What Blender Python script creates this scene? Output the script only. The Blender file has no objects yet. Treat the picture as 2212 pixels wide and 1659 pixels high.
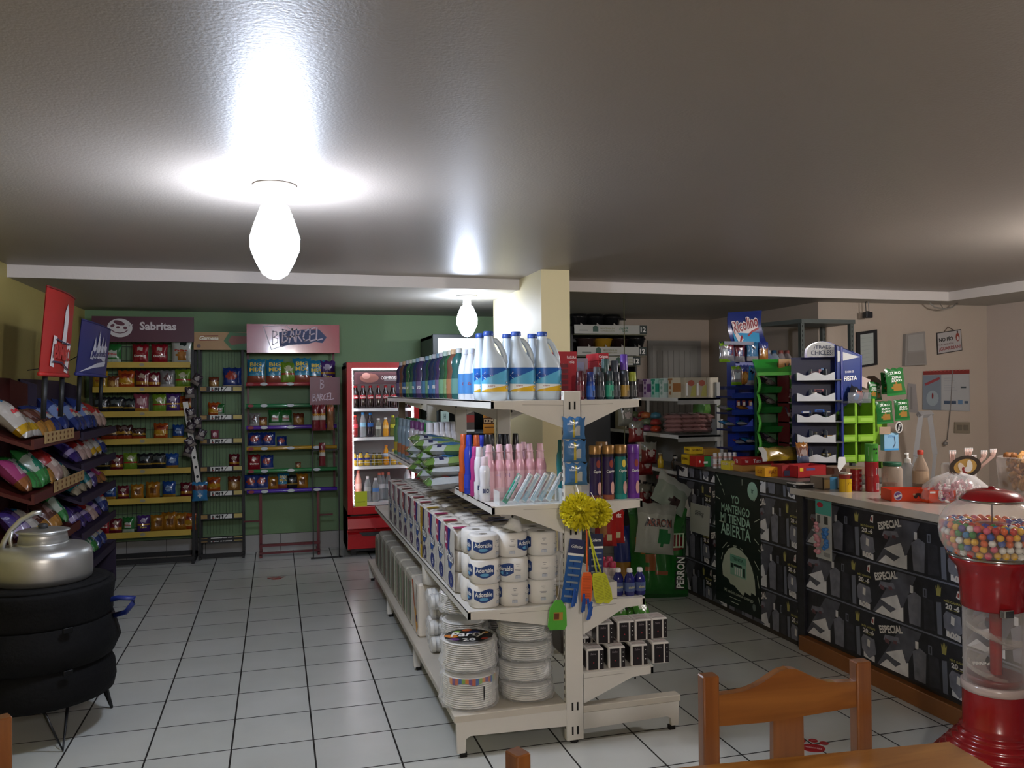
import bpy, math, random
from mathutils import Vector, Matrix, Euler
scene=bpy.context.scene
COL=scene.collection
RND=random.Random(11)
PI=math.pi
# ---------------------------------------------------------------- camera
FPX=1786.7;YAW=.2779;PIT=.00766;ROL=-.0092;CH=1.55
def _basis():
    cy,sy=math.cos(YAW),math.sin(YAW);cp,sp=math.cos(PIT),math.sin(PIT)
    w=Vector((sy*cp,cy*cp,sp));r=Vector((cy,-sy,0));u=r.cross(w)
    c,s=math.cos(ROL),math.sin(ROL)
    return r*c+u*s,-r*s+u*c,w
RR,UU,WW=_basis()
cam=bpy.data.objects.new('camera',bpy.data.cameras.new('camera'));COL.objects.link(cam)
cam.data.sensor_width=36;cam.data.lens=36*FPX/2212
cam.data.clip_start=.05
cam.matrix_world=Matrix(((RR.x,UU.x,-WW.x,0),(RR.y,UU.y,-WW.y,0),(RR.z,UU.z,-WW.z,CH),(0,0,0,1)))
scene.camera=cam
def P(px,py,X=None,Y=None,Z=None):
    """point of the place seen at a pixel of the photograph, on the plane X=, Y= or Z="""
    d=WW+RR*((px-1106)/FPX)-UU*((py-829.5)/FPX)
    if X is not None:t=X/d.x
    elif Y is not None:t=Y/d.y
    else:t=(Z-CH)/d.z
    return Vector((d.x*t,d.y*t,CH+d.z*t))
def PX(px,Y,z=1.2):
    """x at which a thing standing at depth Y, height z shows in pixel column px"""
    x=P(px,830,Y=Y).x
    for _ in range(2):
        d=Vector((x,Y,z-CH));k=d.dot(WW);q=1106+FPX*d.dot(RR)/k
        x+=(px-q)*k/FPX/RR.x*.97
    return x
def PY(px,X,z=1.2):
    """y at which a thing on plane X shows in pixel column px"""
    a=P(px,830,X=X).y
    for _ in range(3):
        d=Vector((X,a,z-CH));k=d.dot(WW);q=1106+FPX*d.dot(RR)/k
        d2=Vector((X,a+.01,z-CH));q2=1106+FPX*d2.dot(RR)/d2.dot(WW)
        a+=(px-q)/((q2-q)/.01)
    return a
def ZP(px,py,Y): return P(px,py,Y=Y).z
# ---------------------------------------------------------------- materials
def lin(h):
    if isinstance(h,str):
        h=h.lstrip('#');c=[int(h[i:i+2],16)/255 for i in (0,2,4)]
    else: c=h
    return tuple((x/12.92 if x<=.04045 else ((x+.055)/1.055)**2.4) for x in c)+(1,)
_M={}
def M(col,rough=.5,metal=0,trans=0,emit=0,coat=0,alpha=1,bump=0,bscale=40,var=.06,vscale=6,ior=1.45,spec=None):
    key=(col,rough,metal,trans,emit,coat,alpha,bump,bscale,var,vscale,ior,spec)
    if key in _M: return _M[key]
    m=bpy.data.materials.new('paint_'+str(col).strip('#'));m.use_nodes=True
    nt=m.node_tree;b=nt.nodes['Principled BSDF'];c=lin(col)
    b.inputs['Roughness'].default_value=rough;b.inputs['Metallic'].default_value=metal
    b.inputs['IOR'].default_value=ior
    if spec is not None:b.inputs['Specular IOR Level'].default_value=spec
    if trans:b.inputs['Transmission Weight'].default_value=trans
    if coat:b.inputs['Coat Weight'].default_value=coat;b.inputs['Coat Roughness'].default_value=.08
    if alpha<1:b.inputs['Alpha'].default_value=alpha
    if emit:
        b.inputs['Emission Color'].default_value=c;b.inputs['Emission Strength'].default_value=emit
    tc=nt.nodes.new('ShaderNodeTexCoord');n=nt.nodes.new('ShaderNodeTexNoise');n.inputs['Scale'].default_value=vscale
    nt.links.new(tc.outputs['Object'],n.inputs['Vector'])
    mx=nt.nodes.new('ShaderNodeMix');mx.data_type='RGBA';mx.inputs[6].default_value=tuple(x*(1-var) for x in c[:3])+(1,)
    mx.inputs[7].default_value=tuple(min(1,x*(1+var)) for x in c[:3])+(1,)
    nt.links.new(n.outputs['Fac'],mx.inputs[0]);nt.links.new(mx.outputs[2],b.inputs['Base Color'])
    if bump:
        n2=nt.nodes.new('ShaderNodeTexNoise');n2.inputs['Scale'].default_value=bscale;n2.inputs['Detail'].default_value=3
        nt.links.new(tc.outputs['Object'],n2.inputs['Vector'])
        bp=nt.nodes.new('ShaderNodeBump');bp.inputs['Strength'].default_value=bump;bp.inputs['Distance'].default_value=.01
        nt.links.new(n2.outputs['Fac'],bp.inputs['Height']);nt.links.new(bp.outputs['Normal'],b.inputs['Normal'])
    _M[key]=m;return m
def glass(col='#ffffff',rough=.03,alpha=.22):
    """thin clear film, glazing or plastic: mostly see-through, with a gloss"""
    key=('g',col,rough,alpha)
    if key in _M:return _M[key]
    m=bpy.data.materials.new('clear_'+col.strip('#'));m.use_nodes=True;nt=m.node_tree;nt.nodes.clear()
    o=nt.nodes.new('ShaderNodeOutputMaterial');t=nt.nodes.new('ShaderNodeBsdfTransparent');p=nt.nodes.new('ShaderNodeBsdfPrincipled')
    p.inputs['Base Color'].default_value=lin(col);p.inputs['Roughness'].default_value=rough
    t.inputs[0].default_value=tuple(.6+.4*x for x in lin(col)[:3])+(1,)
    fr=nt.nodes.new('ShaderNodeLayerWeight');fr.inputs[0].default_value=.35
    ma=nt.nodes.new('ShaderNodeMath');ma.operation='MULTIPLY_ADD';ma.inputs[1].default_value=.6;ma.inputs[2].default_value=alpha;ma.use_clamp=True
    n=nt.nodes.new('ShaderNodeTexNoise');n.inputs['Scale'].default_value=30;bp=nt.nodes.new('ShaderNodeBump');bp.inputs['Strength'].default_value=.08
    nt.links.new(n.outputs['Fac'],bp.inputs['Height']);nt.links.new(bp.outputs['Normal'],p.inputs['Normal'])
    mx=nt.nodes.new('ShaderNodeMixShader')
    nt.links.new(fr.outputs['Facing'],ma.inputs[0]);nt.links.new(ma.outputs[0],mx.inputs[0])
    nt.links.new(t.outputs[0],mx.inputs[1]);nt.links.new(p.outputs[0],mx.inputs[2]);nt.links.new(mx.outputs[0],o.inputs[0])
    _M[key]=m;return m
def dull(h,k):
    h=h.lstrip('#');return '#'+''.join('%02x'%int(int(h[i:i+2],16)*k) for i in (0,2,4))
def foil(col): return M(dull(col,.8),rough=.22,coat=.4,bump=.5,bscale=16,var=.08)
WHITE='#e9e9e6'
# ---------------------------------------------------------------- text
_T={}
def text_tris(s,bold=.012,shear=0):
    k=(s,bold,shear)
    if k in _T:return _T[k]
    cu=bpy.data.curves.new('t','FONT');cu.body=s;cu.size=1;cu.align_x='CENTER';cu.align_y='CENTER';cu.offset=bold;cu.resolution_u=2;cu.shear=shear
    ob=bpy.data.objects.new('t',cu);me=bpy.data.meshes.new_from_object(ob)
    v=[(a.co.x,a.co.y) for a in me.vertices];f=[tuple(p.vertices) for p in me.polygons]
    bpy.data.objects.remove(ob);bpy.data.curves.remove(cu);bpy.data.meshes.remove(me)
    if v:
        w=max(a[0] for a in v)-min(a[0] for a in v);h=max(a[1] for a in v)-min(a[1] for a in v)
        cx=(max(a[0] for a in v)+min(a[0] for a in v))/2;cy=(max(a[1] for a in v)+min(a[1] for a in v))/2
        v=[((a[0]-cx)/w,(a[1]-cy)/h) for a in v]
    _T[k]=(v,f);return _T[k]
def frame(o,r,u):
    """flat surface: origin, reading direction, up; returns map (x,y,lift)->point"""
    o=Vector(o);r=Vector(r).normalized();u=Vector(u).normalized();n=r.cross(u)
    return lambda x,y,l=0:o+r*x+u*y+n*l
# ---------------------------------------------------------------- mesh builder
class MB:
    def __init__(s):s.v=[];s.f=[];s.m=[];s.s=[];s.mats=[];s.T=None
    def mi(s,m):
        if m not in s.mats:s.mats.append(m)
        return s.mats.index(m)
    def add(s,vs,fs,m,smooth=False):
        o=len(s.v)
        for a in vs:
            a=Vector(a)
            s.v.append(s.T@a if s.T else a)
        multi=isinstance(m,(list,tuple))
        for i,f in enumerate(fs):
            s.f.append(tuple(o+k for k in f));s.m.append(s.mi(m[i] if multi else m));s.s.append(smooth)
        return s
    def box(s,x0,x1,y0,y1,z0,z1,m,b=0):
        if b<=0:
            vs=[(x,y,z) for z in (z0,z1) for y in (y0,y1) for x in (x0,x1)]
            return s.add(vs,[(0,2,3,1),(4,5,7,6),(0,1,5,4),(2,6,7,3),(0,4,6,2),(1,3,7,5)],m)
        # rounded vertical edges + chamfered top and bottom
        pts=[]
        b=min(b,(x1-x0)*.49,(y1-y0)*.49)
        for cx,cy,a in ((x1-b,y1-b,0),(x0+b,y1-b,90),(x0+b,y0+b,180),(x1-b,y0+b,270)):
            for k in (0,45,90):
                t=math.radians(a+k);pts.append((cx,cy,math.cos(t),math.sin(t)))
        n=len(pts);c=min(b*.6,(z1-z0)*.3);vs=[]
        for z,r in ((z0,b-c),(z0+c,b),(z1-c,b),(z1,b-c)):
            for cx,cy,ux,uy in pts:vs.append((cx+ux*r,cy+uy*r,z))
        fs=[tuple(range(n-1,-1,-1)),tuple(range(3*n,4*n))]
        for j in range(3):
            for i in range(n):fs.append((j*n+i,j*n+(i+1)%n,(j+1)*n+(i+1)%n,(j+1)*n+i))
        return s.add(vs,fs,m,False)
    def lathe(s,prof,m,n=16,c=(0,0,0),sx=1,sy=1,pw=2,cap=True,smooth=True):
        """prof: (r,z[,mat]); pw>2 squares the section"""
        vs=[];ms=[];fs=[]
        for p in prof:
            for i in range(n):
                t=2*PI*i/n;ct,st=math.cos(t),math.sin(t)
                k=1 if pw==2 else (abs(ct)**pw+abs(st)**pw)**(-1/pw)
                vs.append((c[0]+p[0]*sx*ct*k,c[1]+p[0]*sy*st*k,c[2]+p[1]))
        cur=m
        for j in range(len(prof)-1):
            if len(prof[j])>2:cur=prof[j][2]
            for i in range(n):
                fs.append((j*n+i,j*n+(i+1)%n,(j+1)*n+(i+1)%n,(j+1)*n+i));ms.append(cur)
        s.add(vs,fs,ms,smooth)
        if cap:
            first=prof[0][2] if len(prof[0])>2 else m
            if prof[0][0]>1e-4:s.add(vs[:n],[tuple(range(n-1,-1,-1))],first)
            if prof[-1][0]>1e-4:s.add(vs[-n:],[tuple(range(n))],cur)
        return s
    def tube(s,pts,r,m,n=6,closed=False):
        pts=[Vector(p) for p in pts];vs=[];N=len(pts);up=None
        for i,p in enumerate(pts):
            d=(pts[(i+1)%N] if (closed or i<N-1) else p)-(pts[i-1] if (closed or i>0) else p)
            d.normalize()
            if up is None:
                a=Vector((0,0,1)) if abs(d.z)<.9 else Vector((1,0,0));up=(a-d*a.dot(d)).normalized()
            else:
                up=(up-d*up.dot(d)).normalized()
            q=d.cross(up);rr=r[i] if isinstance(r,(list,tuple)) else r
            for k in range(n):
                t=2*PI*k/n;vs.append(p+up*(math.cos(t)*rr)+q*(math.sin(t)*rr))
        fs=[]
        for i in range(N if closed else N-1):
            for k in range(n):
                a=i*n;b=((i+1)%N)*n;fs.append((a+k,a+(k+1)%n,b+(k+1)%n,b+k))
        if not closed:fs+= [tuple(range(n-1,-1,-1)),tuple((N-1)*n+k for k in range(n))]
        return s.add(vs,fs,m,n>5)
    def prism(s,fr,pts,d0,d1,m,mside=None):
        """polygon pts on frame fr between lifts d0..d1"""
        n=len(pts);vs=[fr(x,y,d0) for x,y in pts]+[fr(x,y,d1) for x,y in pts]
        s.add(vs,[tuple(range(n-1,-1,-1)),tuple(range(n,2*n))],m)
        s.add(vs,[(i,(i+1)%n,n+(i+1)%n,n+i) for i in range(n)],mside or m);return s
    def poly(s,fr,pts,m,l=.0008):
        return s.add([fr(x,y,l) for x,y in pts],[tuple(range(len(pts)))],m)
    def rect(s,fr,x0,x1,y0,y1,m,l=.0008):
        return s.poly(fr,[(x0,y0),(x1,y0),(x1,y1),(x0,y1)],m,l)
    def disc(s,fr,cx,cy,rx,ry,m,l=.0008,n=16,rot=0):
        c,q=math.cos(rot),math.sin(rot);pts=[]
        for i in range(n):
            t=2*PI*i/n;a=rx*math.cos(t);b=ry*math.sin(t);pts.append((cx+a*c-b*q,cy+a*q+b*c))
        return s.poly(fr,pts,m,l)
    def text(s,fr,t,cx,cy,w,h,m,l=.0012,bold=.012,shear=0,rot=0):
        v,f=text_tris(t,bold,shear);c,q=math.cos(rot),math.sin(rot)
        return s.add([fr(cx+x*w*c-y*h*q,cy+x*w*q+y*h*c,l) for x,y in v],f,m)
    def stroke(s,fr,pts,w,m,l=.001):
        for i in range(len(pts)-1):
            a=Vector(pts[i]);b=Vector(pts[i+1]);d=(b-a)
            if d.length<1e-6:continue
            d.normalize();n=Vector((-d.y,d.x))*w/2;e=d*w*.3;a=a-e;b=b+e
            s.poly(fr,[tuple(a-n),tuple(b-n),tuple(b+n),tuple(a+n)],m,l)
        return s
    def mesh(s,name):
        me=bpy.data.meshes.new(name);me.from_pydata([tuple(a) for a in s.v],[],s.f)
        for m in s.mats:me.materials.append(m)
        me.polygons.foreach_set('material_index',s.m);me.polygons.foreach_set('use_smooth',s.s);me.update();return me
    def build(s,name,parent=None,loc=None,label=None,me=None):
        o=bpy.data.objects.new(name,me or s.mesh(name));COL.objects.link(o)
        if parent:o.parent=parent
        if loc is not None:o.location=loc
        if label:o['label']=label
        return o
def tag(o,label,cat,group=None,kind=None):
    o['label']=label;o['category']=cat
    if group:o['group']=group
    if kind:o['kind']=kind
    return o
def thing(name,loc,label,cat,group=None,rz=0,rot=None,sc=1):
    o=bpy.data.objects.new(name,None);o.empty_display_size=.05;COL.objects.link(o);o.location=loc
    o.rotation_euler=rot or (0,0,rz);o.scale=(sc,)*3 if not isinstance(sc,tuple) else sc
    return tag(o,label,cat,group)
def struct(name,mb):
    o=mb.build(name);o['kind']='structure';return o
def dup(root,loc,label,rz=0,rot=None,sc=1,group=None):
    """a copy of a thing with copies of its parts and sub-parts"""
    r=root.copy();COL.objects.link(r);r.location=loc;r.rotation_euler=rot or (0,0,rz);r.scale=(sc,)*3 if not isinstance(sc,tuple) else sc
    r['label']=label
    if group:r['group']=group
    for ch in root.children:
        c=ch.copy();COL.objects.link(c);c.parent=r
        for g in ch.children:
            d=g.copy();COL.objects.link(d);d.parent=c
    return r
PROTO={}
def put(key,maker,loc,label,cat,group,rz=0,rot=None,sc=1):
    """first use builds the thing with its parts, later uses copy it"""
    if key in PROTO:
        o=dup(PROTO[key],loc,label,rz,rot,sc)
        o['group']=group
        return o
    name,parts=maker()
    o=thing(name,loc,label,cat,group,rz,rot,sc)
    for pn,mb,subs in parts:
        p=mb.build(pn,o)
        for sn,sm in subs:sm.build(sn,p)
    PROTO[key]=o;return o
def single(key,maker,loc,label,cat,group,rz=0,rot=None,sc=1):
    """thing that is one mesh"""
    if key not in PROTO:
        name,mb=maker();PROTO[key]=(name,mb.mesh(name))
    name,me=PROTO[key]
    o=bpy.data.objects.new(name,me);COL.objects.link(o);o.location=loc;o.rotation_euler=rot or (0,0,rz)
    o.scale=(sc,)*3 if not isinstance(sc,tuple) else sc
    return tag(o,label,cat,group)
ORDS=['first','second','third','fourth','fifth','sixth','seventh','eighth','ninth','tenth','eleventh','twelfth','thirteenth','fourteenth','fifteenth','sixteenth','seventeenth','eighteenth']
def ordn(i,n,a='leftmost',b='rightmost',side='left'):
    if n==1:return 'alone'
    if i==0:return a
    if i==n-1:return b
    return ORDS[i]+' from '+side
# ================================================================ ROOM
XL=-1.70;YB=8.45;ZC=2.41;ZS=2.33;XR1=4.75;YJ=6.47;XR2=6.66;YS=6.15;XS=5.9;YF=-1.6
def plaster(col,bump=.12,rough=.55,bs=60):
    return M(col,rough=rough,bump=bump,bscale=bs,var=.04,vscale=1.2)
def floor_mat():
    m=bpy.data.materials.new('floor_tiles');m.use_nodes=True;nt=m.node_tree;b=nt.nodes['Principled BSDF']
    tc=nt.nodes.new('ShaderNodeTexCoord');mp=nt.nodes.new('ShaderNodeMapping');mp.inputs['Location'].default_value=(.544+.3468*10,-3.806+.3468*20,0)
    br=nt.nodes.new('ShaderNodeTexBrick');br.offset=0;br.squash=1
    br.inputs['Scale'].default_value=1;br.inputs['Brick Width'].default_value=.3468;br.inputs['Row Height'].default_value=.3468
    br.inputs['Mortar Size'].default_value=.0042;br.inputs['Mortar Smooth'].default_value=.15;br.inputs['Bias'].default_value=0
    br.inputs['Color1'].default_value=lin('#cdd0cd');br.inputs['Color2'].default_value=lin('#c5c9c5');br.inputs['Mortar'].default_value=lin('#1e1c1a')
    nt.links.new(tc.outputs['Object'],mp.inputs[0]);nt.links.new(mp.outputs[0],br.inputs['Vector'])
    n=nt.nodes.new('ShaderNodeTexNoise');n.inputs['Scale'].default_value=2.5;n.inputs['Detail'].default_value=5
    nt.links.new(tc.outputs['Object'],n.inputs['Vector'])
    mx=nt.nodes.new('ShaderNodeMix');mx.data_type='RGBA';mx.blend_type='MULTIPLY';mx.inputs[0].default_value=.35
    cr=nt.nodes.new('ShaderNodeValToRGB');cr.color_ramp.elements[0].position=.3;cr.color_ramp.elements[0].color=(.7,.69,.66,1);cr.color_ramp.elements[1].position=.75
    nt.links.new(n.outputs['Fac'],cr.inputs[0]);nt.links.new(br.outputs['Color'],mx.inputs[6]);nt.links.new(cr.outputs[0],mx.inputs[7])
    nt.links.new(mx.outputs[2],b.inputs['Base Color'])
    rr=nt.nodes.new('ShaderNodeMapRange');rr.inputs[3].default_value=.22;rr.inputs[4].default_value=.8
    nt.links.new(br.outputs['Fac'],rr.inputs[0]);nt.links.new(rr.outputs[0],b.inputs['Roughness'])
    bp=nt.nodes.new('ShaderNodeBump');bp.inputs['Strength'].default_value=.5;bp.inputs['Distance'].default_value=.003;bp.invert=True
    nt.links.new(br.outputs['Fac'],bp.inputs['Height']);nt.links.new(bp.outputs['Normal'],b.inputs['Normal'])
    return m
struct('floor',MB().box(XL-.1,XR2+.1,YF-.1,YB+.1,-.06,0,floor_mat()))
ceilm=M('#968d84',rough=.42,bump=.1,bscale=90,var=.03,vscale=1.5,spec=.42)
struct('ceiling',MB().box(XL-.1,XR2+.1,YF-.1,YB+.1,ZC,ZC+.1,ceilm))
soff=plaster('#a8a49c')
struct('trim_1',MB().box(XL-.1,XR2+.1,YS,YB+.1,ZS,ZC+.001,soff))      # lower slab over the back of the shop
struct('trim_2',MB().box(XS,XR2+.1,YF,YS,ZS,ZC+.001,soff))
edge=plaster('#d4cdc8')
struct('trim_3',MB().box(XL,1.82,YS-.006,YS,ZS-.004,ZC,edge).box(2.035,XS-.006,YS-.006,YS,ZS-.004,ZC,edge))
struct('trim_4',MB().box(XS-.006,XS,YF,YS-.006,ZS-.004,ZC,edge))
green=plaster('#6c8a62');olive=plaster('#a89a5c');beige=plaster('#b3a596')
struct('wall_back',MB().box(XL-.1,3.3,YB,YB+.1,0,ZS,green).box(3.3,XR1+.1,YB,YB+.1,0,ZS,beige))
struct('wall_left',MB().box(XL-.1,XL,YF-.1,YB,0,ZC,olive))
struct('wall_right',MB().box(XR1,XR1+.1,YJ,YB,0,ZS,beige).box(XR1+.1,XR2+.1,YJ,YJ+.1,0,ZS,beige).box(XR2,XR2+.1,YF,YJ,0,ZS,plaster('#b6a89d')))
struct('wall_front',MB().box(XL-.1,XR2+.1,YF-.1,YF,0,ZC,plaster('#a8998a')))
struct('column_1' if False else 'trim_5',MB().box(1.82,2.035,5.6,6.95,0,ZC,plaster('#d9cc9f',.05)))
# tiled skirting on the back wall
sk=M('#9c9c9a',rough=.3);gr=M('#2a2927',rough=.8)
b=MB();x=XL
while x<3.3:
    b.box(x+.003,min(x+.344,3.3),YB-.012,YB,0,.165,sk);x+=.3468
b.box(XL,3.3,YB-.009,YB,0,.168,gr)
struct('baseboard_back',b)
# grey metal door in the back wall, right of the shelves
dm=M('#8f8d88',rough=.45)
d=MB().box(3.98,4.63,YB-.03,YB-.002,0,2.09,dm).box(4.03,4.58,YB-.036,YB-.03,.1,2.03,M('#9b9993',rough=.4))
for k in range(7):d.box(4.08+.068*k,4.085+.068*k,YB-.042,YB-.036,.2,1.98,dm)
struct('door_1',d)
# ---------------------------------------------------------------- lamps
LAMPC='#dfeaff'
def lamp(loc,label,power,sc=1,name='ceiling_lamp',col=LAMPC):
    o=thing(name,loc,label,'lamp','bulb lamps on the ceiling',sc=1)
    pl=MB().lathe([(.0,-.001),(.085,-.001),(.09,-.008),(.075,-.022),(.03,-.03),(.03,-.034)],M('#e8e6e0',rough=.35),n=28)
    pl.build('rose',o)
    MB().lathe([(.03,-.03),(.033,-.034),(.033,-.075),(.024,-.08)],M('#f2f0ea',rough=.3),n=20).build('socket',o)
    s=sc
    em=M(col,emit=power,var=0)
    prof=[(.022*s,-.078),(.04*s,-.088),(.062*s,-.115*s-.01),(.072*s,-.15*s-.01),(.07*s,-.185*s-.01),(.055*s,-.215*s-.02),(.036*s,-.25*s-.02),(.018*s,-.262*s-.02),(.0,-.265*s-.02)]
    MB().lathe(prof,em,n=24).build('bulb',o)
    return o
lamp((-.0,3.56,ZC),'large white bulb lamp on the ceiling nearest the camera',72,1.4)
lamp((1.51,6.62,ZS),'small round bulb lamp on the lower ceiling beside the column',32,1.2)
lamp((4.5,3.1,ZC),'bulb lamp on the ceiling beyond the right edge of the picture',250,1.0,col='#f6f0ee')
lamp((.3,-1.3,ZC),'bulb lamp on the ceiling behind the camera',290,1.0,col='#fbf5f0')
w=bpy.data.worlds.new('w');scene.world=w;w.use_nodes=True;w.node_tree.nodes['Background'].inputs[0].default_value=(.02,.02,.022,1);w.node_tree.nodes['Background'].inputs[1].default_value=.3
vs=scene.view_settings;vs.view_transform='Standard';vs.look='None';vs.gamma=1;vs.use_curve_mapping=False;vs.exposure=.9
# ================================================================ WHITE SHELVING ISLAND
GY0,GY1=3.43,6.85
GX=1.253
wm=M('#d9d6cf',rough=.38,bump=.05,var=.05);wd=M('#1b1a19',rough=.9);wb=M('#c8c2b6',rough=.45,var=.1)
ZT=1.505;Z2=1.052;Z3=.612;Z4=.30;ZBL=.178;ZBR=.155
XT0,XT1=.885,1.585;X20,X21=.885,1.585;X30,X31=.775,1.592;X41=1.63;XB0,XB1=.712,1.765
gon=thing('shelving_island',(GX,GY0,0),'long white double-sided steel shelving island in the middle of the tiled floor','shelving unit')
def GP(name,mb,sub=None):
    o=mb.build(name,gon);o.matrix_parent_inverse=Matrix.Translation((-GX,-GY0,0));return o
ups=[GY0,4.57,5.71,GY1]
for i,y in enumerate(ups):
    b=MB().box(GX-.04,GX+.04,y,y+.035,.012,1.545,wm,.004)
    f=frame((GX,y,0),(1,0,0),(0,0,1))
    for z in (1.48,.93,.87,.16,.055) if i==0 else ():
        for dx in (-.012,.012):b.poly(f,[(dx-.004,z-.018),(dx+.004,z-.018),(dx+.004,z+.018),(dx-.004,z+.018)],wd,.0006)
    fs=frame((GX-.04,y+.035,0),(0,-1,0),(0,0,1))
    for k in range(44):b.rect(fs,.012,.02,.06+.034*k,.078+.034*k,wd,.0006)
    GP('upright',b)
    GP('foot_pad',MB().lathe([(.018,0),(.02,.004),(.012,.014)],wd,n=10,c=(GX,y+.017,0)))
def shelf(xo,z,yo0=GY0,yo1=GY1,lip=.033,drop=.1,thick_front=True):
    """one cantilevered shelf side: deck + lip; brackets under each upright"""
    xi=GX-.042 if xo<GX else GX+.042
    a,c=min(xo,xi),max(xo,xi)
    b=MB().box(a,c,yo0+.002,yo1,z-.006,z,wm)
    if xo<GX:b.box(xo,xo+.012,yo0,yo1+.005,z-lip,z+.002,wm)
    else:b.box(xo-.012,xo,yo0,yo1+.005,z-lip,z+.002,wm)
    GP('shelf',b)
    for y in ups:
        if y<yo0-.01 or y>yo1+.05:continue
        f=frame((0,y+.006,0),(1,0,0),(0,0,1));s=1 if xo>GX else -1
        pts=[(xi,z-.004),(xi,z-drop-.012),(xo-s*.10,z-lip-.006),(xo,z-lip),(xo,z-.004)]
        if s<0:pts=pts[::-1]
        pts=pts[::-1]
        bb=MB().prism(f,pts,-.0,.006,wm)
        bb.disc(f,xo-s*.09,z-.045,.005,.006,wd,.0068,8)
        bb.stroke(f,[(xi,z-.022),(xo-s*.14,z-.018)],.0016,M('#8b8780'),.0065)
        GP('bracket',bb)
shelf(XT0,ZT,drop=.11);shelf(XT1,ZT,drop=.11)
shelf(X20,Z2,drop=.12);shelf(X21,Z2,drop=.1)
shelf(X30,Z3,drop=.09);shelf(X31,Z3,yo1=4.57,drop=.13)
shelf(X41,Z4,yo1=4.57,drop=.12)
shelf(1.56,.60,yo0=4.6,drop=.09)
GP('support_post',MB().box(1.60,1.64,4.62,4.65,.16,1.02,wm,.003))
# base decks on legs
for xo,z in ((XB0,ZBL),(XB1,ZBR)):
    a,c=min(xo,GX+(.04 if xo>GX else -.04)),max(xo,GX+(.04 if xo>GX else -.04))
    if xo<GX:GP('base_deck',MB().box(a,c,GY0,GY1,z-.03,z,wb,.004))
    else:GP('base_rail',MB().box(a,c,GY0,GY0+.055,z-.028,z,wb,.004))
    for y in ups:
        s=1 if xo>GX else -1
        f=frame((0,y,0),(1,0,0),(0,0,1));e=xo-s*.005
        x2=GX+s*.04
        pts=[(x2,z-.028),(x2,z-.1),(e-s*.065,z-.09),(e-s*.046,z-.1),(e-s*.042,.02),(e-s*.008,.02),(e-s*.004,z-.028)]
        if s>0:pts=pts[::-1]
        GP('base_leg',MB().prism(f,pts if s<0 else pts,-.022,0,wm).box(min(e-s*.05,e-s*.022),max(e-s*.05,e-s*.022),y+.003,y+.026,0,.02,wd))
# ================================================================ PRODUCT SHAPES
CLEAR=glass('#ffffff',.05,.12);FILM=glass('#fafafa',.1,.05)
BLACK=M('#141416',rough=.35);LBL=M('#efefec',rough=.4);GREYT=M('#6b6b70',rough=.5)
def bagmesh(w,h,t,base,bands=(),blobs=(),texts=(),nx=9,ny=12,seed=0,tie=False,crimp=.06):
    """pillow pouch standing on z=0, front faces -y. bands: (v0,v1,col) v 0..1; blobs: (u,v,ru,rv,col); texts: (str,u,v,w,h,col)"""
    rn=random.Random(seed+int(w*1000)+len(blobs)*7);b=MB()
    ph=[rn.uniform(0,6.28) for _ in range(6)]
    def th(u,v):
        a=max(0,1-abs(u)**2.6);c=max(0,1-abs(2*v-1)**3.2)
        if v<crimp or v>1-crimp:c*=.12
        k=(a*c)**.62
        wr=1+.10*math.sin(7*v+ph[0]+2*u)+.08*math.sin(11*u+ph[1])+.08*math.sin(9*(u+v)+ph[2])
        return t*.5*k*wr+.0006
    def xy(u,v):
        pinch=1-.07*math.sin(PI*v)+.02*math.sin(13*v+ph[3])
        return u*w/2*pinch, v*h+.006*math.sin(9*u+ph[4])*(1 if v>.5 else 0)
    grid=lambda s:[(xy(-1+2*i/nx,j/ny)[0],s*th(-1+2*i/nx,j/ny),xy(-1+2*i/nx,j/ny)[1]) for j in range(ny+1) for i in range(nx+1)]
    mats={}
    def mt(c):
        return foil(c)
    def colat(u,v):
        c=base
        for a,e,k in bands:
            if a<=v<=e:c=k
        for cu,cv,ru,rv,k in blobs:
            if ((u-cu)/ru)**2+((v-cv)/rv)**2<1:c=k
        return c
    for s in (-1,1):
        vs=grid(s);fs=[];ms=[]
        for j in range(ny):
            for i in range(nx):
                a=j*(nx+1)+i;q=(a,a+1,a+nx+2,a+nx+1)
                fs.append(q if s<0 else q[::-1])
                ms.append(mt(colat(-1+2*(i+.5)/nx,(j+.5)/ny)))
        b.add(vs,fs,ms,True)
    for t_,u,v,tw,tt,c in texts:
        fn=lambda x,y,l,u=u,v=v:Vector((u*w/2+x*w,-th(max(-1,min(1,u+2*x)),min(1,max(0,v+y)))-.0015,(v+y)*h))
        b.text(fn,t_,0,0,tw,tt,M(c,rough=.4),0,bold=.03)
    return b
BAGS={}
def bag(key,loc,label,group,rz=0,rot=None,sc=1,cat='snack bag',name='snack_bag'):
    spec=BAGS[key]
    def mk():return (name,bagmesh(*spec[0],**spec[1]))
    return single('bag_'+key,mk,loc,label,cat,group,rz,rot,sc)
def defbag(key,w,h,t,base,bands=(),blobs=(),texts=(),**k):
    BAGS[key]=((w,h,t,base),dict(bands=bands,blobs=blobs,texts=texts,**k))
defbag('green',.14,.19,.06,'#2f7d3a',((.0,.22,'#c9d8c0'),),((0,.5,.6,.2,'#dfe8dc'),),(('Fritos',0,.5,.5,.12,'#b02020'),))
defbag('red',.14,.19,.06,'#a11626',((.9,1,'#7c1220'),),((0,.75,.35,.12,'#d9cdbf'),),(('Doritos',0,.42,.7,.11,'#efe6dd'),))
defbag('white',.16,.21,.06,'#dfe3d8',(),((.1,.35,.55,.2,'#c98432'),(.2,.82,.3,.1,'#2c3a34')),(('Papas',0,.55,.6,.1,'#b42a20'),))
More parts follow.
